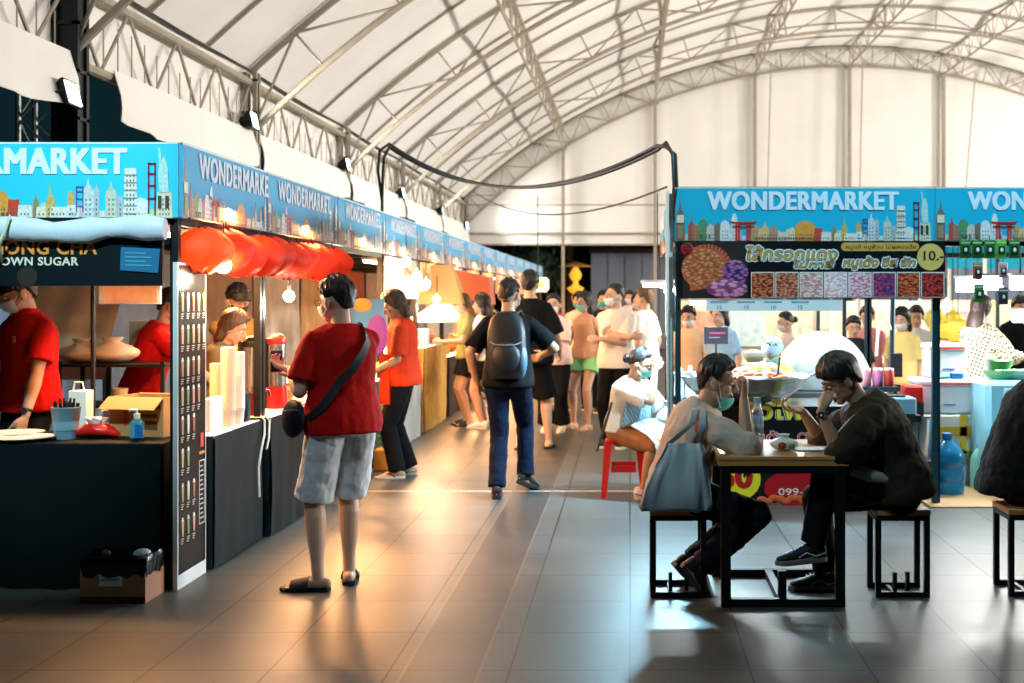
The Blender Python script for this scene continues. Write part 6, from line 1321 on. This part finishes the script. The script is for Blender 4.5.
b = MB(); b.tube([c+A['cf']*(.10*math.cos(t))-A['cr']*.045*abs(math.sin(t)+.2)+V((0,0,.045)) for t in [i*PI/8 for i in range(9)]], .003, cm(150,150,150,.3,.8), n=5); b.build('zip', e)
e = empty('payment_phone', P_(287,365,6.6), 'small dark card held in the hands of the man in the red T-shirt', 'phone'); b = MB(); b.T = M.Translation(A['WL']+V((-.10,.07,.05))) @ M.Rotation(.7,4,'Z'); b.box((0,0,0),(.07,.012,.12),cm(24,22,26,.3),bev=.004); b.build('case', e)
# --- backpack man
Bk = person('man in a black T-shirt and dark jeans walking away up the aisle with a backpack', (-.98,9.9), H=1.74, ang=92, hy=-22, hair='crew', mask=MASKW, vox=.006, fat=1.0,
    lf=(-1.06,9.78), rf=(-.86,10.12,.05), lfd=95, rfd=(.5,.75,-.35), lk=(.1,1,0), lh=P_(477,383,9.85), lpole=(-.6,-.5,-.2), rh=(-.72,10.15,1.12), rpole=(.7,-.4,-.3), shirt=dict(m=BLACKC, sleeve=.85, hem=-.12, loose=.012, sr=.072), trousers=dict(m=DENIM, len=1.97, r1=.068, loose=.006, wr=.02, ws=.09, name='jeans'), shoes=('sneaker', cm(14,14,16,.6), cm(30,30,32,.6)), sk='m')
c = A_ = None; u = Bk; c0 = u['bz'](.52)-u['cf']*.205
e = empty('backpack', c0-V((0,0,.26)), 'black and grey blue backpack on the back of the man walking away', 'backpack')
T = M((u['cr'], u['cf'], V((0,0,1)))).transposed().to_4x4(); T.translation = c0
b = MB(); b.T = T; rs = []
for z, w_, d_ in ((-.27,.10,.05),(-.265,.135,.075),(-.2,.15,.09),(-.05,.155,.095),(.1,.15,.085),(.2,.125,.07),(.25,.08,.045),(.262,.03,.02)): rs.append([V((w_*math.copysign(abs(math.cos(2*PI*j/28))**.6, math.cos(2*PI*j/28)), d_*math.copysign(abs(math.sin(2*PI*j/28))**.6, math.sin(2*PI*j/28)), z)) for j in range(28)])
b.rings(rs, cm(20,22,26,.5)); b.build('pack_body', e)
b = MB(); b.T = T; b.ell((0,-.085,-.10),(.115,.045,.12), cm(26,28,32,.5), nu=20, nv=12); fp_ = b.build('front_pocket', e)
b = MB(); b.T = T; b.ell((.12,-.02,-.12),(.045,.075,.14), cm(60,90,116,.4), nu=16, nv=12); b.build('side_panel', e)
b = MB(); b.T = T; b.tube([(-.125,-.075,.02),(-.08,-.115,-.0),(0,-.128,-.005),(.08,-.115,0),(.125,-.075,.02)], .005, cm(130,130,130,.4), n=6); b.build('zip', fp_)
b = MB(); b.T = T
for q in (-1,1): b.tube([(q*.07,.06,.24),(q*.10,.13,.27),(q*.12,.22,.22),(q*.13,.27,.05),(q*.14,.22,-.12),(q*.13,.08,-.2)], .014, cm(18,20,24,.6), n=8)
b.build('shoulder_straps', e)
# --- tall man in black behind
person('tall man in black T-shirt and knee shorts just beyond the backpack man', (-1.06,12.9), H=1.86, ang=80, hy=0, hair='short', vox=.007, lf=(-1.16,12.9), rf=(-.86,13.0), shirt=dict(m=BLACKC, sleeve=.95, hem=-.18, loose=.03, sr=.085), trousers=dict(m=cl('shortblk',(22,20,24)), len=.95, loose=.03, name='shorts'), shoes=('slide', RUB, RUB), lh=(-1.30,13.2,1.15), rh=(-.75,13.1,1.02), sk='l')
# --- vendors in red, left
Vd = person('vendor in red polo shirt and white mask behind the black front counter', (-3.78,7.75), H=1.76, ang=238, hy=-25, hp=22, hair='short', mask=MASKW, vox=.006, lh=P_(24,424,7.45), lpole=(.8,.1,-.2), rh=P_(-30,420,7.45), rpole=(-.8,.2,-.2), lhand=dict(d=(-.25,-.2,-1), n=(-.6,.2,0), c=.5), shirt=dict(m=REDT, sleeve=.72, hem=-.12, loose=.016, sr=.075, collar=True, wr=.014, ws=.09), trousers=dict(m=BLACKC, len=2), shoes=('sneaker', RUB, WSOLE), hat=('cap', cm(14,14,16,.7)), fat=1.06)
b = MB(); t = (Vd['WL']-Vd['EL']).normalized(); x,y,z = frame(t); b.tube([Vd['WL']-t*.03+x*.030*math.cos(q*PI/6)+y*.028*math.sin(q*PI/6) for q in range(12)], .009, cm(20,22,26,.4), n=8, closed=True); f_ = Vd['WL']-t*.03+V((.0,-.034,0)); b.cyl(f_, f_+V((0,-.012,0)), .02, cm(40,44,50,.3), 16); tag(b.build('wrist_watch'), 'dark watch on the wrist of the red shirted vendor at far left', 'watch')
b = MB(); pb = Vd['bz'](.72)+Vd['cf']*.148-Vd['cr']*.08; b.T = TM(pb, -Vd['cr'] if Vd['cr'].x < 0 else Vd['cr'], V((0,0,1))); b.box((0,0,.0),(.035,.045,.01),cm(200,120,50,.6),bev=.004); o = b.build('shirt_badge', Vd['root'])
person('second vendor in a red shirt working bent forward behind the menu board', (-3.56,8.95), H=1.70, ang=20, hp=20, hair='short', vox=.007, neck=(-3.41,8.98,1.41), hipz=.92, lh=(-3.0,9.2,.95), rh=(-2.98,8.85,.98), shirt=dict(m=REDT, sleeve=.7, hem=-.12, loose=.014), trousers=dict(m=BLACKC, len=2), shoes=('sneaker', RUB, RUB))
person('worker with a black cap and dark mask in the stall behind the paper cup towers', (-3.18,9.9), H=1.70, ang=-50, hp=15, hair='short', mask=cm(18,20,24,.7), vox=.008, shirt=dict(m=cl('khaki',(120,100,60)), sleeve=1.8, hem=-.12), trousers=dict(m=BLACKC, len=2), shoes=('sneaker', RUB, RUB), hat=('cap', cm(12,12,14,.7)), rh=(-2.9,9.6,1.0), lh=(-2.8,9.8,1.0))
person('brown haired worker in a khaki top bending over the cup towers', (-3.12,9.1), H=1.60, ang=0, hp=25, hair='bob', hairm=mat('hair_brown',(.06,.03,.015),.5), vox=.008, fem=True, neck=(-3.0,9.1,1.26), shirt=dict(m=cl('khaki2',(110,96,70)), sleeve=.7, hem=-.12), trousers=dict(m=BLACKC, len=2), rh=(-2.7,9.0,.92), lh=(-2.72,9.25,.95), shoes=('sneaker', RUB, RUB))
# --- vendor in orange red with hanging cloth
OR_ = cl('orangered',(206,62,34)); V2 = person('vendor in an orange red T-shirt and black trousers facing a counter in the left row', (-2.02,10.95), H=1.66, ang=188, hp=28, hair='bob', hairm=mat('hair_dkbrown',(.03,.016,.01),.5), vox=.0065, lf=(-2.05,10.84), rf=(-1.98,11.06), lh=P_(372,372,10.75), rh=P_(372,368,11.1), lpole=(.5,0,-.8), rpole=(.5,0,-.8), shirt=dict(m=OR_, sleeve=.85, hem=-.16, loose=.014, sr=.075), trousers=dict(m=BLACKC, len=2, loose=.016, r1=.075), shoes=('flip', RUB, cm(190,186,176,.6)), sk='m')
b = MB(); drape(b, [(-2.20,10.80),(-2.10,10.74)], .66, 1.10, .02, OR_, seed=2); o = b.build('hanging_cloth', V2['root'], sharp=80)
# --- woman with lit hair and others in the left row
person('woman with brown hair in an olive top and black shorts browsing the left row', (-2.02,15.3), H=1.64, ang=200, hp=22, hair='long', hairm=mat('hair_honey',(.10,.045,.012),.5), vox=.008, fem=True, shirt=dict(m=cl('olive',(130,126,80)), sleeve=.7, hem=-.1), trousers=dict(m=BLACKC, len=.6, loose=.012, name='shorts'), shoes=('slide', RUB, RUB), lh=(-2.3,15.1,1.05), rh=(-2.25,15.5,1.05))
person('person in white shoes and dark shorts half hidden left of the backpack man', (-1.78,15.0), H=1.62, ang=170, hair='bob', vox=.009, shirt=dict(m=WHITEC, sleeve=.6, hem=-.1), trousers=dict(m=BLACKC, len=.6, name='shorts'), shoes=('sneaker', WSOLE, WSOLE), face=False)
# --- centre group
person('masked woman in a pale pink blouse and wide black trousers facing the camera', (-.90,14.6), H=1.62, ang=262, hair='bun', mask=MASKW, vox=.0075, fem=True, shirt=dict(m=cl('blush',(232,206,196)), sleeve=.8, hem=-.14, loose=.02, sr=.085), trousers=dict(m=BLACKC, len=1.9, loose=.03, r1=.10), shoes=('sneaker', WSOLE, WSOLE), sk='l', lh=(-.95,14.35,1.0), rh=(-.98,14.35,.98))
G = person('masked woman in a tan top and mint green shorts looking left', (-.53,14.9), H=1.64, ang=238, hy=-18, hair='bob', mask=MASKG, vox=.0075, fem=True, shirt=dict(m=cl('tan',(196,150,118)), sleeve=.0, hem=-.04), trousers=dict(m=cl('mint',(140,206,140)), len=.42, loose=.02, name='shorts'), shoes=('flip', cm(170,120,80), cm(190,150,110)), sk='l', lf=(-.50,14.78), rf=(-.68,14.95), lh=(-.30,14.70,.86), rh=(-.82,14.80,.95))
person('man in a white T-shirt with folded arms, masked and looking left', (-.14,13.1), H=1.73, ang=245, hy=-38, hair='crew', mask=MASKW, vox=.007, lh=(-.30,12.84,1.16), rh=(-.0,12.80,1.18), lpole=(.9,.1,-.5), rpole=(-.9,.2,-.5), lhand=dict(d=(-1,.1,.1), n=(0,1,0)), rhand=dict(d=(1,.1,.1), n=(0,1,0)), shirt=dict(m=WHITEC, sleeve=.8, hem=-.16, loose=.014, sr=.075), trousers=dict(m=BLACKC, len=2, loose=.01), shoes=('sneaker', RUB, WSOLE), sk='l', fat=1.04)
person('man in a white shirt turned away, partly hidden by the stall corner post', (.19,14.3), H=1.70, ang=150, hair='short', vox=.008, shirt=dict(m=WHITEC, sleeve=.8, hem=-.14), trousers=dict(m=BLACKC, len=2), shoes=('sneaker', RUB, RUB), hairm=mat('hair_tan',(.12,.06,.03),.5), sk='l')
bg = [((-.72,17.5),1.66,'short',(226,210,190),'background man in a cream shirt between the blush blouse and the green shorts',260),((-1.15,18.5),1.62,'bob',(200,60,50),'background woman in a red top far down the aisle',250),((-.36,17.0),1.68,'short',(40,44,52),'background person in dark clothes left of the man with folded arms',270),((.12,17.8),1.64,'bob',(236,230,220),'background woman in a white blouse far behind the man with folded arms',255),((-1.62,20.5),1.68,'short',(60,70,90),'background man in slate blue beside the left row',280),((-.95,22.5),1.66,'short',(30,30,34),'background man in black farthest down the aisle',270),((-.5,21.5),1.60,'long',(190,160,150),'background woman with long hair in dusty pink farthest down the aisle',265),((.0,22.0),1.70,'short',(210,210,214),'background man in light grey farthest down the aisle',260)]
for i, (bs_, H, hr_, c_, lab, an) in enumerate(bg):
    person(lab, bs_, H=H, ang=an, hair=hr_, vox=.010, mask=MASKW if i % 2 else MASKT, face=False, fem=hr_ != 'short', shirt=dict(m=cl('bg%d' % i, c_), sleeve=.8, hem=-.14), trousers=dict(m=BLACKC if i % 2 else DENIM, len=2), shoes=('sneaker', RUB, WSOLE), sk='l')
# --- seated woman with apron
s0 = (-.03,9.98)
e = empty('plastic_stool', (s0[0]-.02,s0[1]-.02,0), 'tall red plastic stool under the seated woman in the striped apron', 'stool'); RP = cm(196,30,24,.35)
b = MB(); b.box((s0[0]-.02,s0[1]-.02,.44),(.30,.30,.03),RP,bev=.012,seg=2); b.build('seat', e)
for dx in (-1,1):
    for dy in (-1,1): b = MB(); b.rings([[V((s0[0]-.02+dx*(.125+.035*k)+a*w_, s0[1]-.02+dy*(.125+.035*k)+c*w_, .43*(1-k))) for a, c in ((-1,-1),(1,-1),(1,1),(-1,1))] for k, w_ in ((0,.03),(1,.022))], RP); b.build('leg', e, smooth=False)
b = MB(); 
for dx in (-1,1): b.b2((s0[0]-.02+dx*.137-.006,s0[1]-.12,.20),(s0[0]-.02+dx*.137+.006,s0[1]+.08,.25),RP); b.b2((s0[0]-.12,s0[1]-.02+dx*.137-.006,.20),(s0[0]+.08,s0[1]-.02+dx*.137+.006,.25),RP)
b.build('brace', e, smooth=False)
SW = person('seated woman with hair bun, white T-shirt, teal mask and striped apron', s0, H=1.64, ang=-38, hy=22, hp=18, hipz=.54, hair='bun', mask=MASKG, fem=True, vox=.006, fat=1.08, neck=P_(634,379,9.90), mid=.03,
    rh=P_(655,372,9.76), rpole=(.1,-.3,-1), lh=(.40,9.86,.72), lpole=(.2,.5,-.8), rhand=dict(d=(.25,.0,.95), n=(-.2,.9,0), c=.5), rf=(.10,9.72), lf=(.42,9.90), rk=(.6,-.6,.5), lk=(.8,-.2,.5), rfd=-10, lfd=0,
    shirt=dict(m=WHITEC, sleeve=.85, hem=-.02, loose=.012, sr=.072), trousers=dict(m=cl('brownshort',(150,104,74)), len=1.08, loose=.02, r1=.085, name='shorts'), shoes=('sneaker', cm(226,206,200,.6), WSOLE, cm(120,50,120,.6)), sk='m')
m = bpy.data.materials.new('striped_apron'); m.use_nodes = True; nt = m.node_tree; bs_ = nt.nodes['Principled BSDF']; tc = nt.nodes.new('ShaderNodeTexCoord'); wv = nt.nodes.new('ShaderNodeTexWave'); wv.inputs['Scale'].default_value = 14; wv.bands_direction = 'DIAGONAL'
nt.links.new(tc.outputs['Object'], wv.inputs['Vector']); cr = nt.nodes.new('ShaderNodeValToRGB'); nt.links.new(wv.outputs['Fac'], cr.inputs[0]); cr.color_ramp.elements[0].color = (.20,.34,.44,1); cr.color_ramp.elements[1].color = (.50,.60,.64,1); nt.links.new(cr.outputs[0], bs_.inputs['Base Color']); bs_.inputs['Roughness'].default_value = .8
u = SW; rows = []; fwd = u['fw']; rt_ = u['rt']; KM = (u['KL']+u['KR'])/2
for t, c_, w_, in [(0, u['bz'](.86)+u['cf']*.125, .12),(1, u['bz'](.6)+u['cf']*.155, .18),(2, u['bz'](.3)+u['cf']*.165, .20),(3, u['P']+u['cf']*.16+V((0,0,.07)), .20),(4, lerp(u['P'],KM,.55)+V((0,0,.125)), .24),(5, KM+V((0,0,.095)), .27),(6, KM+fwd*.085+V((0,0,.0)), .28),(7, KM+fwd*.10+V((0,0,-.13)), .28)]:
    rows.append((c_, w_))
vs = []; NN = 14
for i, (c_, w_) in enumerate(rows):
    for j in range(NN+1): q = -1+2*j/NN; vs.append(c_+rt_*w_*q-fwd*(.05*q*q if i < 4 else 0)-V((0,0,(.03 if 3 < i < 6 else 0)*q*q))+fwd*.008*math.sin(j*2.2+i))
fs = [(i*(NN+1)+j, i*(NN+1)+j+1, (i+1)*(NN+1)+j+1, (i+1)*(NN+1)+j) for i in range(len(rows)-1) for j in range(NN)]
n1 = len(vs); b = MB(); b.add(vs+[v-fwd*.006-V((0,0,.006)) for v in vs], fs+[[k+n1 for k in f[::-1]] for f in fs], m); o = b.build('apron', u['root'], sharp=80)
b = MB(); b.tube([P_(612,402,9.7), P_(604,428,9.68), P_(597,452,9.66)], [.010,.014,.008], cm(30,24,22,.5)); tag(b.build('umbrella_stick'), 'thin dark umbrella stick slanting down behind the seated woman', 'stick')
# --- man in beige shirt, left of the table
BEI = cl('beige',(196,176,160), .85); 
L = person('man in beige shirt eating at the table, teal mask pulled down', (.26,6.70), H=1.72, ang=0, hipz=.565, hipoff=(0,0), hy=-4, hp=10, hair='short', mask=(MASKT, True), vox=.005, neck=(.415,6.70,1.015), mid=.05, fat=1.02,
    rh=P_(744,399,6.50), rpole=(.35,-.35,-1), lh=(.53,6.80,.70), lpole=(-.2,.4,-.8), rhand=dict(d=(.10,.05,1), n=(-.9,.35,.1), c=.95, t=(-.3,.9,.2), th=.9), lhand=dict(d=(.7,-.5,-.2), n=(0,0,-1), c=.4),
    rf=(.37,6.60,.07), lf=(.33,6.83,.04), rk=(1,-.1,.5), lk=(1,.15,.5), rfd=(.55,-.1,-.75), lfd=(.6,.1,-.7), shirt=dict(m=BEI, sleeve=1.12, hem=-.08, loose=.022, sr=.080, wr=.024, ws=.08, sm=6), trousers=dict(m=cl('navytrs',(14,24,34)), len=1.95, loose=.012, r1=.07, wr=.018), shoes=('sneaker', RUB, cm(60,64,66,.6)), sk='m')
b = MB(); b.tube([L['bz'](.96)+L['cr']*.065*math.cos(a)*1.05+L['cf']*.07*math.sin(a)+V((0,0,.012*math.sin(a))) for a in [i*PI/12 for i in range(24)]], .012, cl('collar',(60,50,46)), n=8, closed=True); b.build('collar', L['root'])
e = empty('tote_bag', (.24,6.46,.467), 'pale grey cloth tote bag hanging from the shoulder of the man in beige', 'bag')
TOTE = cl('tote',(176,186,192), .8); vs = []; b = MB(); rs = []
for z, x0, x1, d_ in ((.475,.06,.425,.055),(.50,.045,.435,.07),(.60,.075,.425,.07),(.70,.125,.41,.06),(.78,.17,.40,.045),(.83,.19,.385,.03)):
    rs.append([V(((x0+x1)/2+(x1-x0)/2*math.copysign(abs(math.cos(2*PI*j/40))**.7, math.cos(2*PI*j/40)), 6.49+d_*math.sin(2*PI*j/40)+.012*math.sin(j*1.9+z*9)+.010*math.sin(j*.8-z*14), z+.006*math.sin(j*.9))) for j in range(40)])
b.rings(rs, TOTE); b.build('bag_body', e, sharp=80)
sp = L['SR']+V((-.01,-.035,.068)); b = MB()
for (xa, ya, xb) in ((.21,6.465,-.02),(.37,6.47,.02)):
    P0 = V((xa,ya,.83)); pts_ = [P0, lerp(P0, sp+V((xb,-.04,-.05)), .5)+V((-.0,-.03,0)), lerp(P0, sp+V((xb,-.045,-.05)), .85)+V((0,-.03,0)), sp+V((xb,-.01,0)), sp+V((xb,.06,.0))]
    vs = []
    for i, p in enumerate(pts_):
        for q, v in ((-1,0),(1,0),(1,1),(-1,1)): vs.append(p+V((q*.016,-v*.005,v*.004)))
    b.rings([vs[i*4:i*4+4] for i in range(len(pts_))], TOTE)
b.build('handle', e, sharp=80)
# --- man in dark jacket, right of the table
JK = cl('jacket',(48,40,28), .75); 
D = person('man in dark olive jacket with glasses and watch, eating at the table', (1.45,6.66), H=1.72, ang=180, hipz=.57, hy=2, hp=30, hair='fringe', glasses=True, vox=.005, neck=(1.235,6.66,1.045), mid=.07, fat=1.05,
    lh=P_(821,412,6.46), lpole=(-.1,-.3,-1), rh=P_(803,412,6.78), rpole=(-.1,.5,-1), lhand=dict(d=(.35,.1,.75), n=(.6,.5,-.2), c=.75, t=(-.6,.5,.3)), rhand=dict(d=(-.9,-.05,.25), n=(0,-.3,1), c=.55, t=(-.2,-.8,.5)),
    rf=(1.07,6.72), lf=(.97,6.54,.19), rk=(-.9,.05,.6), lk=(-.9,-.1,.8), rfd=180, lfd=(-1,-.05,-.08), shirt=dict(m=JK, sleeve=1.28, hem=-.10, loose=.035, sr=.086, wr=.03, ws=.10, sm=6, name='jacket'), trousers=dict(m=BLACKC, len=1.93, loose=.012, r1=.066), shoes=('sneaker', cm(15,16,18,.6), cm(120,118,110,.6), WSOLE), sk='d')
t = (D['WL']-D['EL']).normalized(); x,y,z = frame(t); wc = D['WL']-t*.018; e = empty('wrist_watch', wc, 'steel wrist watch on the near wrist of the man in the dark jacket', 'watch')
b = MB(); b.tube([wc+x*.031*math.cos(q*PI/8)+y*.029*math.sin(q*PI/8) for q in range(16)], .007, cm(20,20,22,.5), n=8, closed=True); b.build('strap', e)
n = V((-.35,-1,.15)).normalized(); n = (n-t*n.dot(t)).normalized(); f_ = wc+n*.030; b = MB(); b.cyl(f_, f_+n*.010, .021, cm(170,176,180,.25,.9), 24); b.build('watch_case', e); b = MB(); b.cyl(f_+n*.010, f_+n*.0115, .016, cm(30,40,50,.2), 24); b.cyl(f_+n*.0115, f_+n*.012, .005, WHT, 12); b.build('dial', e)
b = MB(); b.tube([D['WR']+V((-.12,.0,.045)), D['WR']+V((-.17,-.02,.07))], .004, cm(190,150,90,.6), n=6); tag(b.build('skewer'), 'thin wooden skewer held in the far hand of the man in the dark jacket', 'skewer')
b = MB(); rs = []
for i in range(11): t_ = i/10; rs.append([V((1.10+.30*t_, 6.475+.035*math.cos(2*PI*j/16)*math.sin(PI*(.1+.8*t_)), .70-.07*t_+.035*math.sin(PI*(.1+.8*t_))*math.sin(2*PI*j/16)*(1+.6*noise.noise(V((i*.7,j*.8,2)))))) for j in range(16)])
b.rings(rs, cm(150,146,134,.75))
tag(b.build('grey_cloth', sharp=80), 'crumpled grey cloth on the lap of the man in the dark jacket', 'cloth')
# --- person cut by the right edge
person('person in dark jacket seated on the last stool at the right edge', (2.16,6.85), H=1.78, ang=-8, hipz=.57, hair='short', vox=.008, neck=(2.36,6.85,1.08), mid=.06, fat=1.1, lh=(2.95,7.0,.78), rh=(2.95,6.7,.78), lf=(2.75,6.95), rf=(2.75,6.7), lk=(1,0,.6), rk=(1,0,.6), shirt=dict(m=BLACKC, sleeve=1.95, hem=-.16, loose=.06, sr=.09, wr=.03, ws=.1, name='jacket'), trousers=dict(m=BLACKC, len=2), shoes=('sneaker', RUB, RUB))
# --- sausage vendor and people beyond
person('vendor with hair net, teal mask and lime green shirt looking down at the steel wok', (X_(772,10.75),10.75), H=1.56, ang=240, hipz=.62, hy=-12, hp=28, hair='bun', mask=MASKG, hat=('net', cm(150,190,210,.5)), fem=True, vox=.0065, neck=(X_(776,10.6),10.62,1.02), lh=(1.25,10.25,.98), rh=(.85,10.25,.98), lf=(1.15,10.8), rf=(1.35,10.85), shirt=dict(m=cl('lime',(206,222,110)), sleeve=.8, hem=-.1, loose=.014), trousers=dict(m=BLACKC, len=2), sk='l', shoes=('flip', RUB, RUB))
more = [(722,12.6,1.53,'bob',(150,190,220),'cook in a blue patterned top behind the dark menu card',230,False),(790,13.0,1.44,'bun',(240,214,200),'woman in a cream top right of the hair netted vendor, seen in profile',190,True),(690,12.9,1.50,'short',(226,190,150),'man in a beige shirt beside the stall corner post, inside',250,True),(853,12.4,1.40,'short',(50,54,60),'dark haired person just above the white food cover dome',265,False),(904,12.2,1.48,'bob',(226,204,130),'vendor with dark bobbed hair in a yellow top right of the teal stand',235,True),(916,13.0,1.5,'short',(226,226,230),'person in white behind the vendor in the yellow top',260,False),(868,13.2,1.50,'short',(226,150,160),'person in a pink shirt deep behind the white food cover dome',250,False),(760,17.6,1.62,'short',(90,100,120),'blurred customer in slate between the nearer and farther booths, left',90,False),(850,17.4,1.66,'short',(230,214,180),'blurred customer in cream between the booths, middle',100,False),(1018,12.8,1.60,'short',(20,22,26),'person in black at the right edge behind the hanging packets',270,False)]
for i, (px, Y, H, hr_, c_, lab, an, mk) in enumerate(more):
    person(lab, (X_(px,Y),Y), H=H, ang=an, hair=hr_, hp=12, vox=.0085, mask=MASKW if mk else None, fem=hr_ != 'short', shirt=dict(m=cl('mr%d' % i, c_, var=.3 if i == 0 else 0, vscale=25), sleeve=.8, hem=-.14), trousers=dict(m=BLACKC, len=2), shoes=('sneaker', RUB, RUB), sk='l')
ck = bpy.data.materials.new('checked_cloth'); ck.use_nodes = True; nt = ck.node_tree; bs_ = nt.nodes['Principled BSDF']; tc = nt.nodes.new('ShaderNodeTexCoord'); mp = nt.nodes.new('ShaderNodeMapping'); mp.inputs['Rotation'].default_value = (.3,.35,.5); c2 = nt.nodes.new('ShaderNodeTexChecker'); c2.inputs['Scale'].default_value = 42; c2.inputs[1].default_value = (.75,.62,.38,1); c2.inputs[2].default_value = (.05,.04,.035,1)
nt.links.new(tc.outputs['Object'], mp.inputs[0]); nt.links.new(mp.outputs[0], c2.inputs['Vector']); nt.links.new(c2.outputs['Color'], bs_.inputs['Base Color']); bs_.inputs['Roughness'].default_value = .8
person('woman with long straight brown hair in a checked shirt standing behind the white coolers', (X_(978,11.2),11.2), H=1.60, ang=40, hp=10, hair='long', hairm=mat('hair_reddish',(.035,.014,.010),.5), fem=True, vox=.007, shirt=dict(m=ck, sleeve=1.7, hem=-.16, loose=.03, sr=.085), trousers=dict(m=BLACKC, len=2), rh=(3.55,11.2,1.05), lh=(3.5,11.5,1.05), shoes=('sneaker', RUB, RUB))
# ------------------------------------------------------------------ extra lights that the place has, sky, camera
w = bpy.data.worlds.new('night'); SC.world = w; w.use_nodes = True; bg_ = w.node_tree.nodes['Background']; bg_.inputs[0].default_value = (.004,.016,.020,1); bg_.inputs[1].default_value = 1.0
c = bpy.data.cameras.new('camera'); cam = bpy.data.objects.new('camera', c); COL.objects.link(cam); cam.location = (0, 0, CH); cam.rotation_euler = (PI/2, 0, 0)
c.sensor_width = 36; c.sensor_fit = 'HORIZONTAL'; c.lens = F*36/1024; c.shift_x = -(CX-512)/1024; c.shift_y = -(341.5-HY)/1024*1.0
c.clip_end = 200; c.dof.use_dof = True; c.dof.focus_distance = 6.7; c.dof.aperture_fstop = 2.8
SC.camera = cam
vs_ = SC.view_settings; vs_.view_transform = 'Standard'; vs_.look = 'None'; vs_.gamma = 1; vs_.use_curve_mapping = False; vs_.exposure = 0.0
SC.cycles.use_denoising = True; SC.cycles.max_bounces = 6; SC.cycles.diffuse_bounces = 3; SC.cycles.glossy_bounces = 3; SC.cycles.transmission_bounces = 5; SC.cycles.transparent_max_bounces = 6; SC.cycles.sample_clamp_indirect = 6; SC.cycles.caustics_reflective = False; SC.cycles.caustics_refractive = False
